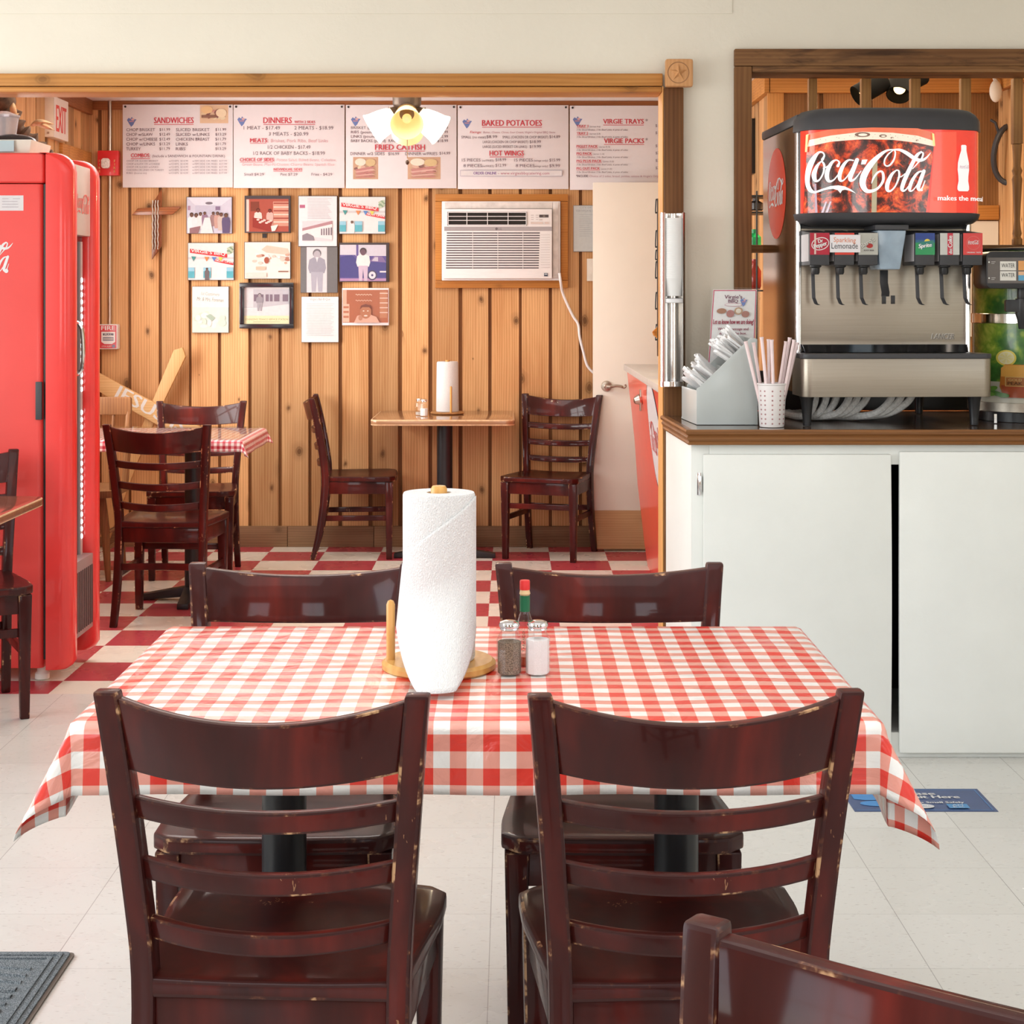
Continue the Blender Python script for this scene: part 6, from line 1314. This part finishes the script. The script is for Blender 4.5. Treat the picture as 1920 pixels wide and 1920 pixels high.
a = Art(.0003); a.rect(1852, 483, 1990, 531, (.13, .11, .10)); a.rect(1875, 490, 1905, 507, (.80, .78, .72)); a.rect(1875, 508.5, 1905, 526, (.80, .78, .72)); a.text(1890, 501.5, 'WATER', 7.5, (.06, .06, .06), w=25, align='c'); a.text(1890, 519.5, 'WATER', 7.5, (.06, .06, .06), w=25, align='c'); a.rect(1909, 489, 1945, 507, (.80, .36, .10)); a.rect(1909, 509, 1945, 516, (.80, .48, .28)); a.rect(1909, 516, 1945, 526, (.10, .38, .62))
for y in (491.5, 521.5): a.ell(1854, y, 1.6, 1.6, (.8, .8, .75), 10); a.rect(1858, y-1, 1866, y, (.55, .52, .5)); a.rect(1858, y+2, 1864, y+3, (.5, .48, .46))
a.build('control_panel', M['artgloss'], facing(5.1298), t)
mb = MB(); fx0 = PX(1918, 5.16); mb.cyl((fx0, 5.17, PZ(560, 5.16)), (fx0, 5.17, PZ(538, 5.16)), .014); mb.lathe([(.010, PZ(617, 5.16)), (.014, PZ(600, 5.16)), (.020, PZ(590, 5.16)), (.020, PZ(560, 5.16))], (fx0, 5.17, 0), 18); mb.rbox(PX(1889, 5.14), fx0, 5.155, 5.175, PZ(585, 5.14), PZ(562, 5.14), .006, axis='y'); mb.cyl((fx0, 5.17, PZ(575, 5.16)), (fx0, by_-br+.01, PZ(575, 5.16)), .012); mb.build('faucet', M['black'], t, bevel=.001)
# ---------------------------------------------------------------- cutlery bin, straws, feedback sign
GREY = plain('grey_plastic_bin', (.50, .54, .53), .28, var=.03, scale=6, coat=.15)
t = thing('cutlery_bin', 'sloped grey plastic cutlery bin at the left end of the counter', 'cutlery bin', (.66, 5.34, CT+.001))
cb_ = CT+.001; pf = [(.579, cb_), (.770, cb_), (.766, 1.262), (.748, 1.266), (.590, 1.112), (.579, 1.106)]
mb = MB(); mb.prism(pf, lambda u, v, d: (u, d, v), 5.206, 5.211); mb.prism(pf, lambda u, v, d: (u-(.02 if v < 1 else 0), d, v), 5.475, 5.48)
mb.box(.7655, .7695, 5.2115, 5.4745, cb_, 1.26); mb.box(.579, .7655, 5.2115, 5.4745, cb_, cb_+.004)
mb.add([(.579, 5.2115, cb_), (.560, 5.4745, cb_), (.560, 5.4745, 1.10), (.579, 5.2115, 1.10), (.584, 5.2115, cb_), (.565, 5.4745, cb_), (.565, 5.4745, 1.10), (.584, 5.2115, 1.10)], [(0, 1, 2, 3), (4, 7, 6, 5), (0, 4, 5, 1), (1, 5, 6, 2), (2, 6, 7, 3), (3, 7, 4, 0)])
mb.box(.672, .676, 5.2115, 5.4745, cb_+.005, 1.17); mb.build('bin_shell', GREY, t, bevel=.001)
WP = plain('white_cutlery', (.84, .84, .84), .25, var=.03, coat=.3)
def utensil():
    mb = MB(); n = 10; rings = []
    for i in range(n+1):
        k = i/n; l = .155*k; w2 = .0035+.0022*k+(.004*max(0, (k-.9)/.1)*0); 
        if k > .93: w2 *= math.sqrt(max(.08, 1-((k-.93)/.07)**2))
        rings.append([(l, -w2, -.0012), (l, w2, -.0012), (l, w2*.6, .0016), (l, -w2*.6, .0016)])
    mb.loft(rings)
    mb.loft([[(-.03, -.010, -.001), (-.03, .010, -.001), (-.03, .010, .001), (-.03, -.010, .001)], [(0, -.0035, -.0012), (0, .0035, -.0012), (0, .0035, .0012), (0, -.0035, .0012)]]); return mb
rnd = random.Random(21); u0 = None
for k in range(64):
    comp = k % 2; f_ = rnd.random()
    base = Vector(((.612 if comp == 0 else .695)+.055*f_, 5.228+rnd.random()*.225, (1.10 if comp == 0 else 1.185)+.050*f_+rnd.uniform(-.012, .012)))
    o = u0.copy() if u0 else None
    if o is None: u0 = o = solo('plastic_fork', 'white plastic utensil in the grey cutlery bin', 'plastic cutlery', utensil(), WP, loc=(0, 0, 0), group='plastic cutlery in the bin')
    else: COL.objects.link(o)
    o.location = base; o.rotation_euler = (rnd.uniform(-.5, .5), R(-(140+rnd.uniform(-8, 10))), rnd.uniform(-.22, .22)); o.scale = (.50, 2.3, 2.3)
sxc, syc = PX(1447.5, 5.13), 5.135
t = thing('straw_cup', 'white perforated plastic cup holding paper wrapped straws', 'straw cup', (sxc, syc, CT+.001))
MB().lathe([(.001, 0), (.0365, 0), (.0378, .004), (.0445, .128), (.0475, .130), (.0475, .134), (.043, .134), (.0365, .008), (.001, .006)], (sxc, syc, CT+.001), 40, caps=False).build('cup', plain('white_cup_plastic', (.82, .78, .77), .35, var=.02), t)
mb = MB()
for j, a_ in enumerate((-128, -96, -62, -35, -150)):
    for k in range(8):
        z = CT+.012+.0142*k; r_ = .0378+(.0067)*(k*.0142+.01)/.128+.0001; an = R(a_); d = Vector((math.cos(an), math.sin(an), -.05)).normalized(); c = Vector((sxc+r_*math.cos(an), syc+r_*math.sin(an), z)); mb.cyl(c-d*.0004, c+d*.0005, .0027, n=12)
mb.build('perforations', plain('pinkish_holes', (.42, .22, .22), .6, var=.3, scale=90), t, smooth=0)
STR = plain('straw_wrapper', (.84, .68, .68), .5, var=.05, scale=30)
for k, (bx0, tx0, ty0, by0) in enumerate(((1428, 1398, 640, 5.13), (1434, 1413, 642, 5.15), (1439, 1428, 632, 5.10), (1444, 1441, 636, 5.16), (1450, 1447, 637, 5.09), (1453, 1474, 640, 5.13), (1460, 1481, 633, 5.15), (1463, 1489, 637, 5.11), (1466, 1495, 642, 5.14))):
    p0 = Vector((sxc+(PX(bx0, 5.13)-sxc)*.75, by0+(syc-by0)*.3, CT+.02)); p1 = Vector((PX(tx0, by0), by0, PZ(ty0, by0))); d = (p1-p0).normalized()
    mb = MB(); mb.cyl(p0, p1-d*.008, .0052, n=12); mb.cyl(p1-d*.008, p1, .0052, .0066, n=12)
    solo('wrapped_straw', 'paper wrapped straw standing in the white perforated cup', 'straw', mb, STR, group='straws in the perforated cup')
YS = 5.50; t = thing('feedback_sign', "acrylic sign asking to Let us know how we are doing, behind the cutlery bin", 'sign', (PX(1378, YS), YS, CT+.001))
p0, p1, p2, p3 = P(1327, 700, YS), P(1421, 700, YS), P(1426, 540, YS+.03), P(1333, 537, YS+.03)
mb = MB(); pts = [p0, p1, p2, p3]; back = [p+Vector((0, .004, 0)) for p in pts]
p0b, p1b = Vector((p0.x-.004, YS-.012, CT+.001)), Vector((p1.x-.002, YS-.012, CT+.001))
mb.loft([[p0b, p1b, p1b+Vector((0, .004, 0)), p0b+Vector((0, .004, 0))], [p0, p1, back[1], back[0]], [p3, p2, back[2], back[3]]]); mb.box(p0b.x, p1b.x, YS-.012, YS+.075, CT+.001, CT+.004); mb.build('acrylic_holder', M['glass'], t, smooth=0)
def sgn(u, v, d):
    x0 = 1337-(v-543)*.07; x1 = 1419-(v-543)*.04; px = x0+(x1-x0)*(u/100); Yv = YS+.028-(v-543)*.00019; return Vector((PX(px, Yv), Yv-.0022-d, PZ(v, Yv)))
a = Art(.0003); a.rect(0, 543, 100, 690, (.84, .84, .84)); 
for r4 in ((1, 544, 99, 545.6), (1, 688, 99, 689.4), (1, 544, 2.8, 689), (97.2, 544, 99, 689)): a.rect(*r4, (.60, .05, .12))
a.text(47, 560, "Virgie's", 7, (.22, .10, .16), w=40, align='c', bold=.04); a.text(47, 567.5, 'BBQ', 6, (.22, .10, .16), w=22, align='c', bold=.04); a.ell(48, 571.5, 20, 3, (.60, .2, .3), 20); a.ell(48, 571.5, 19, 2.3, (.85, .85, .85), 20); heart_pig(a, 71, 566, .9)
for x, y, rx, ry, c in ((22, 583, 11, 5, (.40, .20, .12)), (42, 588, 9, 7, (.45, .2, .18)), (60, 583, 9.5, 7, (.50, .32, .2)), (60, 583, 6, 4.5, (.80, .74, .62)), (76, 589, 9, 6, (.42, .2, .16))): a.ell(x, y, rx, ry, c, 16)
a.text(50, 607.5, 'Let us know how we are doing!', 9, (.36, .03, .07), w=90, align='c', bold=.03); a.text(50, 619, 'Write a message and', 5, (.30, .05, .10), w=68, align='c', bold=.03); a.text(50, 627, 'drop it in the box.', 5, (.30, .05, .10), w=60, align='c', bold=.03)
a.build('printed_card', M['artgloss'], sgn, t)
# ---------------------------------------------------------------- pass-through balusters, rail and kitchen things
rl = MB(); rl.box(.815, 2.419, 5.775, 5.83, 1.545, 1.572); struct('trim_13', rl, M['trimx'], 'rail under the balusters of the pass-through', bevel=.004)
BAL = wood('baluster_wood', (.40, .20, .065), (.24, .105, .033), 'Z', rough=.5, knots=.2)
for k, (x0, x1) in enumerate(((1515, 1531), (1613.5, 1632), (1706, 1724.5), (1800, 1819))):
    solo('baluster', ('square baluster furthest left behind the soda fountain hood', 'square baluster beside the spotlight shade behind the soda fountain', 'square baluster in front of the spotlights behind the soda fountain', 'square baluster at the right end of the soda fountain hood')[k], 'baluster', MB().box(PX(x0, 5.8), PX(x1, 5.8), 5.785, 5.815, 1.5725, 2.1495), BAL, bevel=.003)
xt = PX(1907, 5.8)
mb = MB(); mb.box(xt-.0165, xt+.0165, 5.785, 5.818, PZ(270, 5.8), 2.1495); mb.lathe([(.018, 1.5725), (.018, 1.592), (.012, 1.60), (.016, 1.612), (.013, 1.625), (.010, 1.66), (.016, 1.78), (.018, 1.80), (.013, 1.815), (.018, 1.83), (.012, 1.845), (.017, PZ(271, 5.8))], (xt, 5.8, 0), 20)
solo('baluster', 'turned baluster at the right edge beyond the soda fountain', 'baluster', mb, BAL, bevel=.001)
# spotlights
def spot(p, ax, label, L_=.14, r_=.045):
    t = thing('spotlight', label, 'spotlight', (p.x, p.y, ZC2)); ax = Vector(ax).normalized()
    MB().lathe([(r_*.9, 0), (r_, .01), (r_, L_), (r_*.92, L_), (r_*.92, L_-.05), (.01, L_-.055)], p, 24, axis=ax).build('shade', plain('matt_black', (.006, .006, .006), .8, spec=.1), t)
    MB().sphere(p+ax*(L_-.040), r_*.5, 14).build('lamp', SPOT, t)
    MB().tube([p+ax*.05, p+ax*.05+Vector((0, 0, .05)), (p.x+ax.x*.05, p.y+ax.y*.05, ZC2)], .008, 8).build('stem', M['black'], t)
    l = bpy.data.lights.new('spot_lamp', 'SPOT'); l.energy = 30; l.color = (1, .72, .40); l.spot_size = R(100); l.spot_blend = .6; l.shadow_soft_size = .03
    o = bpy.data.objects.new('spot_lamp', l); COL.objects.link(o); o.location = p+ax*(L_+.01); o.rotation_euler = ax.to_track_quat('-Z', 'Y').to_euler()
SPOT = shade_mat('warm_lamp', (1, .8, .5), 5, (1, .62, .25))
spot(P(1658, 150, 6.9), (-.72, -.15, -.42), 'black spotlight shade tilted to the left between the first balusters')
spot(P(1692, 140, 6.95), (-.22, -.45, -.62), 'black spotlight shade pointing down beside the third baluster', .12, .05)
spot(P(1732, 138, 7.1), (-.60, -.1, -.30), 'rear black spotlight half hidden by the third baluster', .13, .045)
t = thing('motion_sensor', 'white oval motion sensor hanging high in the kitchen', 'motion sensor', P(1867, 193, 7.85))
c = P(1867, 171, 7.85); MB().sphere(c, .030, 20, (1.0, .7, 1.75)).build('sensor_body', M['white_door'], t); MB().tube([c+Vector((0, .0, .045)), c+Vector((.01, .06, .075)), (c.x+.01, 7.99, c.z+.10)], .01, 8).build('bracket', M['white_door'], t)
c = P(1893, 290, 7.9); t = thing('horse_collar', 'black oval leather horse collar hanging behind the turned baluster', 'horse collar', c-Vector((0, 0, .14)))
MB().tube([c+Vector((.075*math.cos(R(a_)), .02*math.sin(R(a_*2)), .135*math.sin(R(a_)))) for a_ in range(0, 360, 12)], .014, 10, closed=True).build('hoop', M['blackp'], t)
MB().tube([c+Vector((-.05, 0, .10)), c+Vector((-.07, -.01, .15)), c+Vector((-.09, 0, .165))], .007, 8).build('strap_end', M['blackp'], t); MB().tube([c+Vector((0, 0, .13)), c+Vector((0, .09, .15))], .004, 6).build('nail', M['nickel'], t)
t = thing('kitchen_picture', 'dark framed picture on the kitchen plank flank behind the soda fountain', 'framed photo', (1.24, 8.63, 2.02))
MB().box(1.215, 1.244, 8.50, 8.80, 2.02, 2.30).build('frame', M['black'], t, bevel=.003)
a = Art(); a.rect(0, 0, .26, .24, (.70, .66, .66)); a.rect(.05, .06, .12, .16, (.4, .3, .3)); a.rect(.14, .13, .21, .21, (.82, .8, .8)); a.build('print', M['art'], plane_map((1.2146, 8.78, 2.28), (0, -1, 0), (0, 0, 1)), t)
t = thing('pink_picture', 'small pink picture at the right edge under the kitchen trim', 'framed photo', P(1920, 398, 7.96)); p, q = P(1912, 398, 7.97), P(1950, 362, 7.97); MB().box(p.x, q.x, 7.985, 8.03, p.z, q.z).build('frame', M['paper'], t, bevel=.002); a = Art(); a.rect(1914, 364, 1948, 396, (.62, .20, .34)); a.ell(1922, 378, 5, 7, (.75, .6, .6)); a.build('print', M['art'], facing(7.9845), t)
# shelf of odds and ends glimpsed between casing and machine
t = thing('wire_shelf', 'black wire shelf behind the pass-through with coloured items', 'wire rack', P(1418, 560, 7.0))
for px in (1400, 1419, 1445): p = P(px, 300, 7.0); MB().cyl((PX(px, 7), 7.0, 0), (PX(px, 7), 7.0, PZ(358, 7)), .004, n=8).build('upright_wire', M['black'], t)
for py in (367, 398, 470, 545): z = PZ(py, 7); MB().box(PX(1398, 7), PX(1447, 7), 6.997, 7.003, z-.003, z+.003).build('shelf_wire', M['black'], t); MB().box(PX(1398, 7), PX(1447, 7), 7.02, 7.20, z-.003, z+.003).build('shelf_wire', M['black'], t)
def vase(px, py0, py1, r_, c, name, label):
    zb_, zt_ = PZ(py1, 7.1)+.003, PZ(py0, 7.1); h = zt_-zb_; solo(name, label, name.split('_')[-1], MB().lathe([(r_*.8, 0), (r_, h*.1), (r_, h*.6), (r_*.45, h*.8), (r_*.45, h)], (PX(px, 7.1), 7.1, zb_), 20), plain(name+'_mat', c, .15, var=.2, scale=40))
vase(1414, 430, 468.5, .03, (.02, .30, .10), 'green_bottle', 'green glass bottle glimpsed left of the soda fountain'); vase(1415, 486, 543.5, .028, (.30, .03, .02), 'red_jar', 'dark red jar glimpsed left of the soda fountain'); vase(1417, 372, 396.5, .032, (.06, .045, .04), 'black_pot', 'dark pot on the upper wire shelf left of the soda fountain')
# ---------------------------------------------------------------- floor decal and mat
t = thing('floor_decal', 'blue floor decal reading Please Wait Here on the beige tiles', 'floor decal', (1.13, 4.62, .0005))
DX0, DX1, DY0, DY1 = .93, 1.3185, 4.515, 4.722
MB().box(DX0, DX1, DY0, DY1, .0004, .0012).build('sheet', plain('navy_vinyl', (.035, .07, .20), .4, var=.1), t, smooth=0)
a = Art(.0002); wd, ht = DX1-DX0, DY1-DY0; ln = (.10, .28, .60)
for r4 in ((.008, .010, wd-.010, .013), (.008, ht-.013, wd-.010, ht-.010), (wd-.013, .010, wd-.010, ht-.010)): a.rect(*r4, ln)
a.poly([(.02, .04), (.06, .025), (.105, .03), (.135, .06), (.125, .105), (.05, .11), (.02, .10)], (.06, .30, .72)); a.ell(.08, .14, .052, .025, (.06, .30, .72), 20)
a.text(.150, .062, 'Please', .026, WHITE, w=.105, bold=.04); a.text(.150, .094, 'Wait Here', .026, WHITE, w=.165, bold=.04); a.text(.160, .140, 'Shop Small Safely', .014, WHITE, w=.155, bold=.03); a.ell(.195, .168, .030, .019, (.80, .82, .84), 24); a.text(.195, .172, 'SMALL', .008, (.2, .3, .5), align='c', w=.04); a.rect(.262, .150, .318, .188, (.08, .32, .66)); a.text(.290, .166, 'AM', .010, WHITE, w=.03, align='c'); a.text(.290, .182, 'EX', .010, WHITE, w=.03, align='c')
a.build('lettering', M['art'], plane_map((DX0, DY1, .0013), (1, 0, 0), (0, 1, 0)), t)
def mat_mat():
    m, nt, b = mk('grey_mat_fibre'); v = coords(nt); f = noise(nt, v, 420, 2); c = ramp(nt, f, [(.38, (.055, .07, .08)), (.62, (.24, .27, .29))]); lk(nt, c, b.inputs['Base Color']); b.inputs['Roughness'].default_value = .95; bump(nt, b, f, .4, .003); return m
MX0, MX1, MY0, MY1 = -1.85, -.922, 2.65, 3.535
t = thing('floor_mat', 'grey waffle patterned entrance mat at the lower left corner', 'mat', ((MX0+MX1)/2, (MY0+MY1)/2, 0))
MM = mat_mat(); MB().rbox(MX0, MX1, MY0, MY1, .0006, .005, .012).build('backing', plain('tan_mat_edge', (.16, .13, .11), .8), t)
MB().rbox(MX0+.012, MX1-.008, MY0+.012, MY1-.006, .0051, .009, .01).build('pile', MM, t)
mb = MB()
for k in range(4): q = .04+.018*k; 
for k in range(2):
    q = .020+.017*k; mb.box(MX0+q, MX1-q, MY1-q-.010, MY1-q, .0088, .0125); mb.box(MX1-q-.010, MX1-q, MY0+q, MY1-q-.0105, .0088, .0125)
bx0, bx1, by0, by1 = MX0+.06, MX1-.056, MY0+.06, MY1-.054; cs = .165; ny_ = int((by1-by0)/cs)
for i in range(int((bx1-bx0)/cs)+1):
    for j in range(ny_+1):
        ox, oy = bx1-cs*(i+1), by1-cs*(j+1); s = 1 if (i+j) % 2 else -1
        for k in range(5):
            o_ = (k+.5)/5*cs; p = [(ox, oy+o_ if s > 0 else oy+cs-o_), (ox+cs*.94, oy+o_+.03*s if s > 0 else oy+cs-o_+.03*s)]
            (ax0, ay0), (ax1, ay1) = p; 
            zt5 = .0128+.0006*((i+j) % 2)+.0002*(j % 3)
            if ax0 < MX0+.03 or ay0 < MY0+.03: continue
            mb.add([(ax0, ay0-.007, .0088), (ax1, ay1-.007, .0088), (ax1, ay1+.007, .0088), (ax0, ay0+.007, .0088), (ax0, ay0-.004, zt5), (ax1, ay1-.004, zt5), (ax1, ay1+.004, zt5), (ax0, ay0+.004, zt5)], [(4, 5, 6, 7), (0, 1, 5, 4), (1, 2, 6, 5), (2, 3, 7, 6), (3, 0, 4, 7)])
mb.build('ridges', MM, t, bevel=0)
